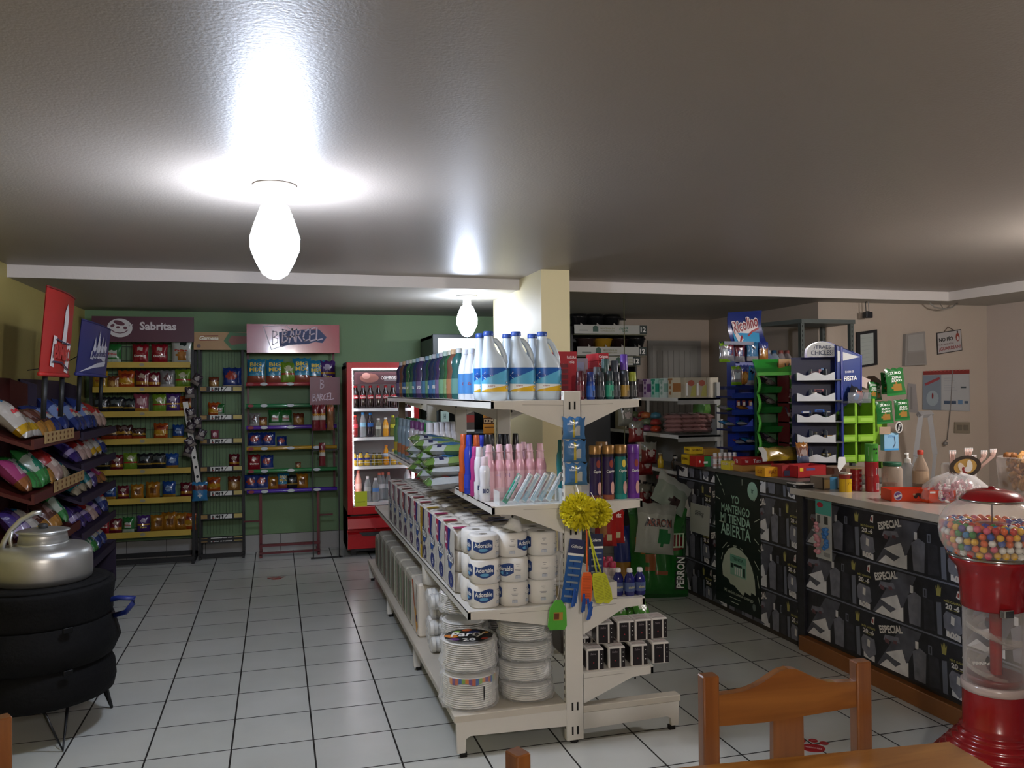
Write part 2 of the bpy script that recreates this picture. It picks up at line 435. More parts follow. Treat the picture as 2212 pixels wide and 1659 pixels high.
defbag('yellow',.13,.17,.06,'#c79a1e',(),((0,.5,.6,.2,'#a8761a'),),(('Sabritas',0,.45,.6,.08,'#8c1b16'),))
defbag('orange',.14,.17,.06,'#c2571c',((.35,.55,'#d8a020'),),((.0,.75,.5,.12,'#8a2a18'),),(('Cheetos',0,.3,.6,.09,'#f1d47a'),))
defbag('darkred',.13,.17,.06,'#74182a',((.28,.42,'#c9871e'),),((.0,.7,.5,.15,'#c9b2a0'),))
defbag('tan',.13,.16,.06,'#b07a3c',((.7,1,'#7d3b22'),),((0,.4,.5,.2,'#d6a75c'),))
defbag('grey',.13,.17,.06,'#8b8a88',((.0,.25,'#c8c4bd'),),((0,.6,.5,.2,'#5a3030'),))
defbag('lime',.15,.2,.06,'#7da52c',((.42,.52,'#c3352a'),),((0,.7,.5,.12,'#e6e3c0'),))
defbag('pink',.13,.18,.06,'#a34a5f',((.0,.25,'#c8892e'),),((0,.6,.6,.2,'#d7a9b0'),))
defbag('purple',.13,.18,.06,'#54337f',((.38,.5,'#d09a2a'),),((0,.7,.5,.12,'#cdbfd8'),),(('Takis',0,.3,.5,.1,'#e8d44a'),))
defbag('brown',.15,.14,.07,'#4b2a22',((.38,.55,'#c9962a'),(.0,.36,'#b3431f')),((0,.8,.5,.1,'#86706a'),))
defbag('blue',.14,.18,.06,'#1f4fa0',((.0,.22,'#b8862e'),),((0,.6,.5,.18,'#9fc0e6'),),(('Ruffles',0,.6,.7,.09,'#22305e'),))
defbag('gold',.14,.17,.07,'#b8791d',(),((.1,.5,.5,.2,'#7c4a18'),(-.3,.75,.3,.1,'#e2b54d')))
defbag('dark',.14,.15,.06,'#26282c',((.3,.42,'#b9952d'),),((0,.7,.6,.14,'#56605f'),))
defbag('bigmix',.17,.24,.06,'#2b8fbd',((.0,.3,'#a3503a'),),((0,.38,.7,.07,'#3fa9cf'),),(('BIG',0,.78,.62,.16,'#e2c34a'),('MIX',0,.58,.66,.16,'#e2c34a')))
defbag('bluedark',.17,.2,.06,'#1f3b8f',((.0,.2,'#c8bba8'),),((-.1,.6,.6,.22,'#b8402f'),))
defbag('bread',.15,.26,.09,'#2c3c82',((.3,.66,'#7f93c4'),),((0,.45,.6,.14,'#d8d3c6'),),(('BIMBO',0,.5,.6,.09,'#b5202a'),))
defbag('breadwhite',.15,.26,.09,'#cfc7be',((.8,1,'#1c7cb8'),(.1,.25,'#d7a81c')),((0,.55,.6,.15,'#e8dfd4'),),(('BIMBO',0,.55,.6,.09,'#b5202a'),))
defbag('breadteal',.15,.24,.08,'#1a7f86',((.0,.25,'#b8a98e'),),((0,.6,.6,.14,'#62b6b0'),))
defbag('breadpink',.15,.22,.08,'#b3477d',((.0,.35,'#a86a3a'),),((0,.55,.6,.16,'#dcb6c0'),))
defbag('breadgreen',.15,.25,.08,'#3f9a4c',((.3,.75,'#c9d4c2'),),((0,.5,.5,.14,'#1f8a6a'),))
defbag('breadred',.14,.22,.08,'#b7302c',((.0,.5,'#c9a79c'),),((0,.45,.6,.12,'#ecd8cc'),))
defbag('breadpurple',.15,.23,.08,'#47337c',((.35,.5,'#b9a8d0'),),((0,.7,.5,.12,'#8a6fb5'),))
defbag('breadbrown',.15,.22,.08,'#6b3f33',((.0,.3,'#c98b3a'),),((0,.6,.6,.15,'#b58f86'),))
defbag('cereal',.16,.26,.05,'#b3221f',(),((-.2,.45,.4,.16,'#c98a4a'),(.35,.25,.3,.12,'#e3d7a5')),(('Trix',.3,.8,.35,.13,'#e8eee4'),))
# ---- bottles
def bottle(prof,m,n=14,cap=None,capc=None,labelz=None,pw=2,sy=1,txt=None):
    """prof (r,z[,mat]); cap (r0,z0,r1,z1)"""
    parts=[];body=MB().lathe(prof,m,n,sy=sy,pw=pw)
    if labelz:
        z0,z1,lm,rr=labelz
        body.lathe([(rr+.0006,z0),(rr+.0006,z1)],lm,n,sy=sy,pw=pw,cap=False)
        if txt:
            t,tw,hh,tc=txt
            fn=lambda x,y,l:Vector((math.sin(x/rr)*(rr+.0016),-math.cos(x/rr)*(rr+.0016)*sy,(z0+z1)/2+y))
            body.text(fn,t,0,0,tw,hh,M(tc),0,bold=.03)
    parts.append(('body',body,[]))
    if cap:
        r0,z0,r1,z1=cap
        parts.append(('cap',MB().lathe([(r0,z0),(r0,z0+.002),(r1,z1-.003),(r1*.85,z1)],M(capc,rough=.35),12,sy=1 if sy>.8 else .8),[]))
    return parts
def mk_soda(liq,capc,lab,h=.24,r=.032,clear=False,txt=None):
    def f():
        s=h/.24;mat=M(liq,rough=.12,coat=.5) if not clear else glass(liq,.05,.38)
        prof=[(r*.8,0),(r,.008*s),(r,.06*s),(r*.9,.09*s),(r*.97,.13*s),(r*.9,.165*s),(r*.5,.205*s),(.013,.222*s)]
        return ('soda_bottle',bottle(prof,mat,12,(.015,.218*s,.015,.24*s),capc,(.1*s,.14*s,M(lab,rough=.4),r*.97),txt=txt))
    return f
def mk_cleaner(col,capc,lab,tall=.27):
    def f():
        s=tall/.27
        prof=[(.036,0),(.042,.01),(.042,.12*s),(.036,.15*s),(.041,.18*s),(.036,.215*s),(.018,.238*s),(.015,.246*s)]
        b=bottle(prof,M(col,rough=.2,coat=.3),12,(.019,.244*s,.017,.27*s),capc,(.03,.11*s,M(lab,rough=.4),.0425),txt=('aroma',.05,.02,WHITE))
        return ('cleaner_bottle',b)
    return f
def rows_label(a,b):return a+' '+b
# ================================================================ GOODS ON THE ISLAND
# ---- bleach jugs
def mk_jug():
    wh=M('#cfdeea',rough=.3,coat=.2,var=.02)
    b=MB()
    # squared body lofted; the handle side is +x
    secs=[(0,.044,.036,0),(.006,.05,.041,0),(.03,.053,.043,0),(.055,.053,.043,0),(.14,.053,.043,0),(.165,.05,.041,-.001),(.19,.042,.036,-.008),(.215,.031,.03,-.016),(.24,.024,.025,-.021),(.265,.02,.021,-.023),(.285,.018,.018,-.023),(.292,.016,.016,-.023)]
    vs=[];n=20
    for z,rx,ry,dx in secs:
        for i in range(n):
            t=2*PI*i/n;c,s=math.cos(t),math.sin(t);p=3.2 if z<.2 else 2.4;k=(abs(c)**p+abs(s)**p)**(-1/p)
            vs.append((dx+rx*c*k,ry*s*k,z))
    fs=[(j*n+i,j*n+(i+1)%n,(j+1)*n+(i+1)%n,(j+1)*n+i) for j in range(len(secs)-1) for i in range(n)]
    b.add(vs,fs,wh,True);b.add(vs[:n],[tuple(range(n-1,-1,-1))],wh);b.add(vs[-n:],[tuple(range(n))],wh)
    hd=MB().tube([(-.01,0,.272),(.006,0,.268),(.022,0,.25),(.036,0,.22),(.043,0,.195),(.044,0,.172),(.036,0,.15)],[.009,.011,.0115,.0115,.012,.014,.012],wh,8)
    # wrap label
    lb=MB();blue=M('#1c5fb4',rough=.35);lt=M('#5cb3dc',rough=.35);ye=M('#e0b427',rough=.35);w=M('#eef2f2',rough=.35);red=M('#b8322c',rough=.4)
    def sup(x,y,l):
        # x along the wrap, front at x=0
        rx,ry=.0535+l,.0435+l;t=-PI/2+x/.052;c,s=math.cos(t),math.sin(t);p=3.2;k=(abs(c)**p+abs(s)**p)**(-1/p)
        return Vector((rx*c*k,ry*s*k,y))
    def wrap(x0,x1,y0,y1,m,l=.0004,n=14):
        vs=[];
        for i in range(n+1):
            x=x0+(x1-x0)*i/n;vs+= [sup(x,y0,l),sup(x,y1,l)]
        lb.add(vs,[(2*i,2*i+2,2*i+3,2*i+1) for i in range(n)],m,True)
    wrap(-.1,.1,.04,.146,lt,n=24)
    # diagonal dark blue field, white sweep, yellow corner
    def wpoly(f0,f1,m,l,x0=-.07,x1=.045,n=12):
        vs=[]
        for i in range(n+1):
            x=x0+(x1-x0)*i/n;u=i/n;vs+= [sup(x,f0(u),l),sup(x,f1(u),l)]
        lb.add(vs,[(2*i,2*i+2,2*i+3,2*i+1) for i in range(n)],m,True)
    wpoly(lambda u:.085+.055*u,lambda u:.146,blue,.0009)
    wpoly(lambda u:.04,lambda u:.075-.004*u,w,.0009)
    wpoly(lambda u:.04,lambda u:.04+.028*u**.8,ye,.0013)
    # emblem
    em=lambda x,y,l:sup(x-.036,.112+y,l)
    lb.poly(em,[(-.03,0),(-.008,-.02),(.02,0),(-.008,.02)],red,.0016);lb.poly(em,[(-.024,0),(-.008,-.014),(.014,0),(-.008,.014)],w,.002)
    lb.text(em,'CLOROX',-.006,0,.032,.011,M('#2a3f8c'),.0026,bold=.03)
    lb.text(sup,'cloro',-.02,.066,.024,.008,M('#8a3535'),.0018)
    # small print panel
    wrap(.046,.078,.05,.14,M('#86c4dd',rough=.4),.0012,5);wrap(.046,.078,.134,.139,M('#243b78'),.0018,5);wrap(.046,.078,.047,.066,w,.0014,5);wrap(.046,.078,.066,.069,red,.0018,5)
    for k in range(3):
        for z in (.124,.116,.108,.096,.088):lb.text(sup,'lorem' if 0 else 'agua uso',.062,z,.024,.0045,M('#4d86ac'),.0019,bold=0)
    for z in (.08,.068,.056):
        lb.disc(lambda x,y,l,z=z:sup(x+.038,z+y,l),0,0,.0045,.0045,M('#2f4668'),.0018,10);lb.disc(lambda x,y,l,z=z:sup(x+.038,z+y,l),0,0,.003,.003,w,.0022,8)
    cp=MB().lathe([(.021,.288),(.0215,.29),(.0205,.306),(.018,.308)],M('#2f4f9c',rough=.4),16,c=(-.023,0,0))
    return ('bleach_jug',[('body',b,[('handle',hd)]),('wrap_label',lb,[]),('cap',cp,[])])
i=0
for r,(dy,dxx) in enumerate(((3.56,0),(3.70,0))):
    for k,px in enumerate((1068,1127,1183)):
        x=PX(px,3.56,1.55)
        rown=('front','second')[r];ps=('left','middle','right')[k]
        put('jug',mk_jug,(x+(-.002 if r else 0),dy,ZT),'white bleach jug with blue label, %s jug of the %s row'%(ps,rown),'bleach jug','bleach jugs on the top shelf',rz=RND.uniform(-.06,.06),sc=(1.1,1.1,1.0))
def mk_sbleach():
    b=bottle([(.034,0),(.039,.008),(.039,.14),(.034,.17),(.022,.21),(.018,.232)],M('#d7dde6',rough=.35),16,(.02,.23,.018,.255),'#c9d2e4',(.03,.13,M('#4a86c4',rough=.4),.0395),txt=('CLOROX',.055,.014,'#b8322c'))
    return('bleach_bottle',b)
for k,(px,y) in enumerate(((1036,3.86),(1019,4.0),(1006,4.12))):
    put('sbl',mk_sbleach,(PX(px,y,1.55),y,ZT),'slim white bleach bottle with blue label, %s behind the big bleach jugs'%('first','second','third')[k],'bleach bottle','slim bleach bottles on the top shelf')
# ---- floor cleaner bottles along the rest of the top shelf
cl=[('navy','#22304f','#6f8a9c','#4f7a9c'),('dark green','#1f4238','#9ab0a8','#6f9878'),('purple','#3a3054','#a8a8b0','#76688c'),('teal','#2a5c5c','#b9bcbc','#5f8c84'),('green','#2f5c3a','#b0b4a8','#86a070'),('brown','#6a4438','#b89a78','#9c7050'),('deep blue','#182440','#9ca0a8','#3f6490')]
seq=[3,5,4,1,2,0,6,1,0,2,0,1,4,6,5,2]
y=4.28;n=0
for q,ci in enumerate(seq):
    nm,c,cc,lb=cl[ci]
    for col,xx in enumerate((.935,1.04)):
        cj=ci if col==0 else seq[(q*3+1)%len(seq)];nm2,c2,cc2,lb2=cl[cj]
        put('cl_'+nm2,mk_cleaner(c2,cc2,lb2),(xx+RND.uniform(-.006,.006),y+RND.uniform(-.01,.01),ZT),'%s floor cleaner bottle, %s in the %s row behind the bleach bottles'%(nm2,ORDS[q],('outer','inner')[col]),'cleaner bottle','floor cleaner bottles on the top shelf',rz=RND.uniform(0,6),sc=1)
    y+=.155 if q>6 else .12
# ---- right side of the top shelf
def mk_carton(w,d,h,col,texts=(),name='carton',extra=None,bm=.002):
    def f():
        b=MB().box(-w/2,w/2,-d/2,d/2,0,h,M(col,rough=.45),bm);fr=frame((0,-d/2,0),(1,0,0),(0,0,1))
        for t,x,y,tw,th,c in texts:b.text(fr,t,x*w,y*h,tw*w,th*h,M(c),.001,bold=.02)
        if extra:extra(b,fr,w,d,h)
        return(name,b)
    return f
x=PX(1228,3.66,1.6)
single('rc',mk_carton(.09,.11,.225,'#a3262f',(('Gillette',-.2,.72,.4,.06,'#e8c9c9'),('RASURA',.2,.88,.5,.06,'#efe0e0'),('MÁS',.2,.78,.3,.06,'#efe0e0')),'display_carton',lambda b,f,w,d,h:[b.rect(f,-w*.5,w*.0,.02+.026*k,.038+.026*k,M('#6d2a30'),.002) for k in range(6)]),(x,3.72,ZT),'red cardboard razor display with white lettering just right of the bleach jugs','display box',None)
x=PX(1275,3.82,1.6)
def ex(b,f,w,d,h):
    b.rect(f,-w/2,w/2,0,h*.62,M('#5b3034'),.001)
    b.rect(f,-w*.46,-w*.2,h*.68,h*.9,M('#8d93ad'),.0014)
    for k in range(4):
        b.box(-w*.5-.004,-w*.5+.018,-d/2-.012,-d/2,.03+k*.035,.05+k*.035,M('#8b8f9a',rough=.3))
single('gb',mk_carton(.17,.05,.2,'#8f8d94',(),'blister_pack',ex),(x,3.84,ZT),'wide pale grey blister card standing behind the deodorants','blister pack',None)
for k,(px,z) in enumerate(((1285,.14),(1303,.14))):
    single('cg',mk_carton(.055,.16,.036,'#b12a33',(('Colgate',0,.5,.85,.5,'#f0e4e4'),),'toothpaste_box'),(PX(1300,3.70,1.7)+.0,3.76,ZT+.146+k*.037),'red toothpaste box, %s of the two stacked behind the deodorants'%('lower','upper')[k],'toothpaste box',None)
single('cgl',mk_carton(.09,.12,.145,'#8c3a40',(('Colgate',0,.8,.7,.12,'#f0e4e4'),),'toothpaste_carton'),(PX(1300,3.72,1.6),3.77,ZT),'dark red carton under the stacked toothpaste boxes','carton',None)
def mk_deo(body,top,lab,h=.125):
    def f():
        b=bottle([(.018,0),(.02,.004),(.02,h*.62),(.018,h*.66)],M(body,rough=.25,coat=.3),12,(.019,h*.65,.017,h),top,(.012,h*.5,M(lab,rough=.4),.0203))
        fn=lambda x,y,l:Vector((math.sin(x/.02)*.0214,-math.cos(x/.02)*.0214,y))
        for i in range(6):b[0][1].rect(fn,.002+i*.002,.003+i*.002,.014,.04,BLACK,0)
        b[0][1].rect(lambda x,y,l:Vector((math.sin(x/.02)*.021,-math.cos(x/.02)*.021,y)),.0,.015,.012,.042,LBL,0)
        return('deodorant',b)
    return f
deo=[(1253,'maroon','#5c1a26','#4a1420','#6d2430',.13),(1276,'blue','#1b3a8c','#27346e','#2a62c0',.125),(1297,'charcoal','#2a2e36','#3a3f46','#3f4650',.125),(1317,'teal','#1b5c54','#2b3a3e','#2f9c80',.13),(1331,'black','#23262c','#343a44','#4a4f56',.125),(1350,'gold-labelled','#34343a','#2e3440','#a8883c',.13),(1366,'olive-capped','#26282c','#8f9a3a','#3a3c40',.125)]
for k,(px,nm,c,t,l,h) in enumerate(deo):
    put('deo'+nm,mk_deo(c,t,l,h),(PX(px,3.52,1.55),3.52,ZT),'%s deodorant stick in the front row at the right end of the top shelf'%nm,'deodorant','deodorants on the top shelf')
deo2=[(1290,'grey','#3c4046','#565c64','#50565e',.15),(1308,'greyish green','#2f4e4c','#3f5c5c','#4c7068',.19),(1328,'slate','#333844','#3e4654','#454c58',.18),(1348,'purple-capped','#3a3f4a','#5b3a9c','#4a5058',.21)]
for k,(px,nm,c,t,l,h) in enumerate(deo2):
    put('deo'+nm,mk_deo(c,t,l,h),(PX(px,3.60,1.55),3.60,ZT),'taller %s spray deodorant in the second row on the top shelf'%nm,'deodorant','spray deodorants on the top shelf')
# ================= level 2 left
def mk_brushpack(col,tip):
    def f():
        b=MB().box(-.012,.012,-.005,.005,0,.15,M(col,rough=.3,coat=.3),.003)
        fr=frame((0,-.005,0),(1,0,0),(0,0,1));b.rect(fr,-.011,.011,.005,.05,M(tip),.0006);b.rect(fr,-.011,.011,.11,.148,M('#f2f4f4'),.0006);b.box(-.005,.005,-.009,-.005,.02,.14,M('#b8cfe0',rough=.3))
        return('toothbrush_pack',b)
    return f
tx0,tx1=PX(1078,3.47,1.1),PX(1212,3.47,1.1)
t=thing('clear_tray',((tx0+tx1)/2,3.51,Z2+.0005),'clear plastic tray of wrapped toothbrushes at the front of the middle shelf','tray')
tw=(tx1-tx0)/2;PL=glass('#f4f8f8',.06,.05)
MB().box(-tw,tw,-.045,.045,0,.002,PL).build('tray_base',t)
MB().box(-tw,tw,-.047,-.045,0,.055,PL).box(-tw,tw,.045,.047,0,.065,PL).box(-tw-.002,-tw,-.047,.047,0,.06,PL).box(tw,tw+.002,-.047,.047,0,.06,PL).build('tray_side',t)
cols=['#2f9c86','#b9d0e2','#a9c4dc','#b9d0e2','#c3d4e0','#a9c4dc']
for k in range(6):
    x=tx0+.045+k*.037+(0 if k else -.012)
    single('tb%d'%(k and 1+k%2),mk_brushpack('#35a58c' if k==0 else '#dbe4e8','#1f8a70' if k==0 else ('#9fc4dc','#b4d2e6')[k%2]),(x,3.505-.004*(k%2),Z2+.006),('green' if k==0 else 'white')+' wrapped toothbrush leaning right in the clear tray, '+ordn(k,6),'toothbrush','toothbrushes in the clear tray',rot=(-.22,.62,0),sc=.98)
def mk_pinkb():
    pk=M('#dca5b4',rough=.3,coat=.3);lb=M('#e7bcc6',rough=.4)
    prof=[(.022,0),(.0245,.006),(.0245,.125),(.0255,.135),(.0255,.15),(.021,.172),(.0185,.18)]
    b=bottle(prof,pk,16,(.018,.178,.0125,.25),'#dcb3bf',(.01,.13,lb,.0248))
    fn=lambda x,y,l:Vector((math.sin(x/.025)*(.0255+l),-math.cos(x/.025)*(.0255+l),y))
    b[0][1].rect(fn,-.022,-.004,.1,.12,M('#6b2a7a'),0)
    for z in (.108,.112):b[0][1].rect(fn,-.02,-.007,z,z+.0015,M('#d9bfe0'),.0006)
    b[1][1].lathe([(.0185,.215),(.0185,.218)],M('#dcb3bf'),12)
    return('pink_bottle',b)
for k,px in enumerate((1057,1079,1100,1122,1144,1167)):
    put('pinkb',mk_pinkb,(PX(px,3.68,1.15),3.68,Z2),'pale pink lotion bottle with tapered cap on the middle shelf, '+ordn(k,6),'lotion bottle','pink lotion bottles on the middle shelf',sc=(1.12,1.12,1))
put('pinkb',mk_pinkb,(PX(1131,3.8,1.15),3.80,Z2),'pale pink lotion bottle standing behind the front row of pink bottles','lotion bottle','pink lotion bottles on the middle shelf')
def mk_tallb(col,capc,lab=None,h=.27,r=.026,txt=None):
    def f():
        s=h/.27
        prof=[(r*.85,0),(r,.006),(r*.97,.06*s),(r*.84,.11*s),(r*.97,.16*s),(r*.9,.2*s),(r*.62,.22*s)]
        return('shampoo_bottle',bottle(prof,M(col,rough=.25,coat=.3),14,(r*.66,.218*s,r*.6,.27*s),capc,lab and (.03,.09*s,M(lab,rough=.4),r*.99),txt=txt))
    return f
for k,(px,y,nm,c,cc,l,h) in enumerate(((1047,3.62,'white','#dedee6','#d8c6cf','#d4d6dc',.2),(1036,3.70,'white','#dedee6','#d8d8de','#d4d6dc',.24),(1027,3.80,'magenta','#b03c84','#b03c84','#a4357a',.235),(1014,3.9,'royal blue','#2a3fae','#2636a8','#2a3fae',.285),(1002,4.0,'orange','#b8532a','#b8532a','#a84a28',.285),(1030,4.06,'orange','#b8532a','#b8532a','#a84a28',.275),(1042,4.12,'royal blue','#2a3fae','#2636a8','#2a3fae',.27),(1057,4.12,'orange','#b8532a','#b8532a','#a84a28',.275))):
    put('tb'+nm+str(h),mk_tallb(c,cc,l,h,txt=('BIO',.03,.02,'#2c3c6c') if nm=='white' else None),(PX(px,y,1.15),y,Z2),'slim %s shampoo bottle, number %s going back beside the pink bottles'%(nm,ORDS[k]) if 0 else 'slim %s shampoo bottle, %s going back from the clear tray on the middle shelf'%(nm,ORDS[k]),'shampoo bottle','shampoo bottles on the middle shelf')
for k,(px,y) in enumerate(((1052,3.9),(1061,3.88),(1083,3.92),(1095,3.9),(1114,3.93))):
    put('blkcap',mk_tallb('#8d8a8c','#1e1e20','#5a5258',.285,.024),(PX(px,y,1.15),y,Z2),'grey bottle with a black cap behind the pink bottles, '+ordn(k,5),'shampoo bottle','black-capped bottles on the middle shelf')
defbag('ariel',.24,.3,.075,'#c6ccce',((.93,1,'#6f9a4a'),(0,.05,'#7d9c50')),((.0,.55,.62,.2,'#2c62a8'),(.1,.3,.4,.1,'#b0342c')),(('ARIEL',0,.66,.62,.13,'#b02a28'),))
defbag('arielg',.24,.3,.07,'#6f9442',((.25,.6,'#8aa860'),(.6,.8,'#c4c9c8')),((.0,.5,.6,.16,'#3f86c4'),(-.5,.7,.2,.12,'#2a2a5a')))
y=4.2;k=0
for lv in range(4):
    for j in range(3):
        kk='arielg' if (lv>=3 or (lv+j)%3==2) else 'ariel'
        bag(kk,(.915+.13+.012*((lv+j)%2),4.28+j*.27+.02*lv,Z2+.032+lv*.05),'%s detergent bag in the pile, %s layer up, %s from the front'%(('white and red','green')[kk=='arielg'],ORDS[lv],ORDS[j]),'detergent bags piled on the middle shelf',rot=(-PI/2+.06*(j-1)+.05*(lv%2),0,PI/2-.25+RND.uniform(-.2,.2)),cat='detergent bag',name='detergent_bag')
for k in range(5):
    yy=5.06+k*.085
    put('wpc',mk_tallb('#c6c6cc','#c4c4cc','#aeb0ba',.3,.036),(.93+.05*k*.8,yy-.08*k*.8+.1,Z2),'pale grey softener bottle with white cap behind the detergent bags, '+ordn(k,5),'softener bottle','pale softener bottles on the middle shelf')
dcol=[('pale green','#9fb39a','#2f6a3c','#7fa08a'),('white','#c8ccc8','#8fb0a8','#5f88b0'),('green','#5f8a5f','#3f7a4c','#b8a040'),('grey-blue','#7f94a4','#7a8c98','#a86a4a'),('violet-capped','#b4b0b8','#6a3a6c','#5a6aa0')]
for k in range(16):
    nm,c,cc,l=dcol[(k*2+k//3)%5]
    put('ds'+nm,mk_tallb(c,cc,l,.29,.034),(.935 if k%2==0 else 1.03,5.28+k*.095,Z2),'%s cleaning bottle, %s towards the fridge on the far part of the middle shelf'%(nm,ORDS[k]),'cleaning bottle','cleaning bottles on the far middle shelf')
# ================= level 3 left: toilet paper
def mk_tp(v,peak=False):
    def f():
        wh=M('#e3e1dd',rough=.5,bump=.2,bscale=14);nb=M('#24427f',rough=.4);lb=M('#63a6d2',rough=.4);w=M('#f2f3f2');R1=.0655
        b=MB()
        for j in range(2):
            b.lathe([(.054,0),(.064,.006),(R1,.05),(.064,.098),(.055,.105),(.02,.101),(.012,.094)],wh,22,c=(0,-.06+.128*j,0),pw=2.9)
            b.lathe([(.0,.09),(.019,.0925)],M('#8d877c'),12,c=(0,-.06+.128*j,.0095),cap=False)
        def side(a0):
            def fn(x,y,l):
                t=a0+x/.068;c,s_=math.cos(t),math.sin(t);k=(abs(c)**2.9+abs(s_)**2.9)**(-1/2.9)
                return Vector(((R1+.0006+l)*c*k,-.06+(R1+.0006+l)*s_*k,y))
            return fn
        parts=MB()
        def logo(a0):
            fn=side(a0)
            for i in range(10):
                x0=-.042+i*.0084;x1=x0+.0084;f0=lambda x:.028+.5*max(0,abs(x)-.012);f1=lambda x:.08+.005*math.sin(70*x)
                parts.poly(fn,[(x0,f0(x0)),(x1,f0(x1)),(x1,f1(x1)),(x0,f1(x0))],nb,.0006)
            parts.text(fn,'Adorable',0,.062,.074,.02,w,.0014,bold=.02);parts.disc(fn,0,.042,.02,.007,lb,.0013,10)
        def small(a0):
            fn=side(a0)
            for z,wd_ in ((.078,.018),(.07,.01),(.055,.03),(.05,.024),(.03,.02)):parts.rect(fn,-wd_/2,wd_/2,z,z+.0022,M('#8b8d94'),.0008)
            for q in range(7):parts.rect(fn,-.012+q*.0036,-.0105+q*.0036,.018,.03,M('#9fb2cf'),.001)
        if v==0:logo(-PI/2-.25);logo(-PI-.1);small(-PI/2+.75)
        elif v==1:logo(-PI/2-.8);small(-PI/2+.1);
        elif v==2:logo(-PI/2+.75);small(-PI/2-.2)
        else:small(-PI/2-.1);small(-PI/2+.8);logo(-PI)
        res=[('rolls',b,[]),('print',parts,[])]
        if peak:
            res.append(('knotted_film',MB().tube([(.01,-.03,.1),(.022,-.025,.125),(.03,-.01,.155),(.04,.0,.18)],[.05,.036,.02,.006],M('#e2e2e0',rough=.3,bump=.5,bscale=30),9),[]))
        return('toilet_roll_pack',res)
    return f
xs3=[.865,1.0,1.133]
for lv in range(3):
    for k in range(3):
        pk=(lv==2 and k==1);v=((0,3,3),(0,1,3),(0,2,3))[lv][k]
        put('tpk' if pk else 'tp%d'%v,mk_tp(v,pk),(xs3[k]+RND.uniform(-.003,.003),3.575+RND.uniform(-.006,.006),Z3+lv*.1055),'white wrapped toilet roll pack, %s stack, %s on the lower left shelf'%(('left','middle','right')[k],('bottom','middle','topmost')[lv]),'toilet paper','toilet roll packs stacked at the front of the lower shelf',rz=RND.uniform(-.06,.06))
def mk_petalo(v):
    cols=[('#26367e','#a8265e','#c9c5c0'),('#26367e','#b8284f','#cfc9c4'),('#3a3560','#c9a020','#b7b0aa'),('#5a4060','#9c2030','#a89f98')][v]
    def f():
        wh=M('#c9c5be',rough=.4,bump=.25,bscale=16);nv=M(cols[0],rough=.35);mg=M(cols[1],rough=.35);bl=M('#2f5fb0',rough=.35);w=M('#f0f0f0')
        b=MB();L=.115
        for i in range(3):
            for j in range(2):
                for lv in range(3):
                    b.lathe([(.045,0),(.056,.006),(.057,.05),(.056,.096),(.04,.103)],wh,14,c=(.058+.114*i,.058+.114*j-.115,lv*.103),pw=3)
                    if lv==2:b.lathe([(.0,0),(.018,.001)],M('#8a8379'),8,c=(.058+.114*i,.058+.114*j-.115,.31),cap=False)
        # printed film on the aisle side (-x)
        pr=MB();f_=frame((-.002,0,0),(0,-1,0),(0,0,1))
        pr.box(-.002,.0,-.108,.108,.012,.3,M('#cfccc6',rough=.35))
        pr.poly(f_,[(-.1,.3),(-.03,.3),(-.015,.2),(-.05,.17),(-.1,.2)],mg,.001)
        pr.poly(f_,[(-.03,.3),(.03,.3),(.0,.21),(.05,.14),(-.02,.1),(-.04,.17)],nv,.0015)
        pr.poly(f_,[(-.02,.2),(.06,.17),(.075,.14),(.02,.1),(-.01,.13)],bl,.002)
        pr.disc(f_,.03,.055,.055,.04,nv,.0018,14)
        pr.text(f_,'6',.045,.055,.022,.036,w,.003);pr.text(f_,('2','2','2','4')[v],-.068,.245,.03,.06,w,.003,bold=.04)
        pr.text(f_,'Pétalo',.03,.165,.14,.055,M('#12173c'),.0028,bold=.06);pr.text(f_,'Pétalo',.03,.165,.132,.048,w,.0036,bold=.02)
        if v==2:
            pr.rect(f_,-.1,-.045,.0,.3,M('#c9a526'),.004);pr.text(f_,'2',-.072,.12,.04,.08,nv,.005,bold=.05);pr.text(f_,'GRATIS',-.072,.25,.1,.03,M('#5a2030'),.005,rot=PI/2,bold=.03)
        tp=MB();t_=frame((0,0,.3135),(1,0,0),(0,1,0))
        tp.rect(t_,.0,.07,-.11,-.06,mg,.001);tp.rect(t_,.2,.33,.05,.1,nv,.001);tp.rect(t_,.24,.33,-.1,-.07,nv,.001)
        return('toilet_roll_pack',[('rolls',b,[]),('side_print',pr,[]),('top_print',tp,[])])
    return f
order=[0,1,0,2,1,3,3,3,3,3]
for k,v in enumerate(order):
    if k>9:break
    put('pet%d'%v,mk_petalo(v),(.787,3.84+.235*k+.02,Z3),'tall printed pack of many toilet rolls, %s behind the small white packs'%ORDS[k],'toilet paper','tall toilet roll packs along the lower shelf',sc=(.95,1,.96))
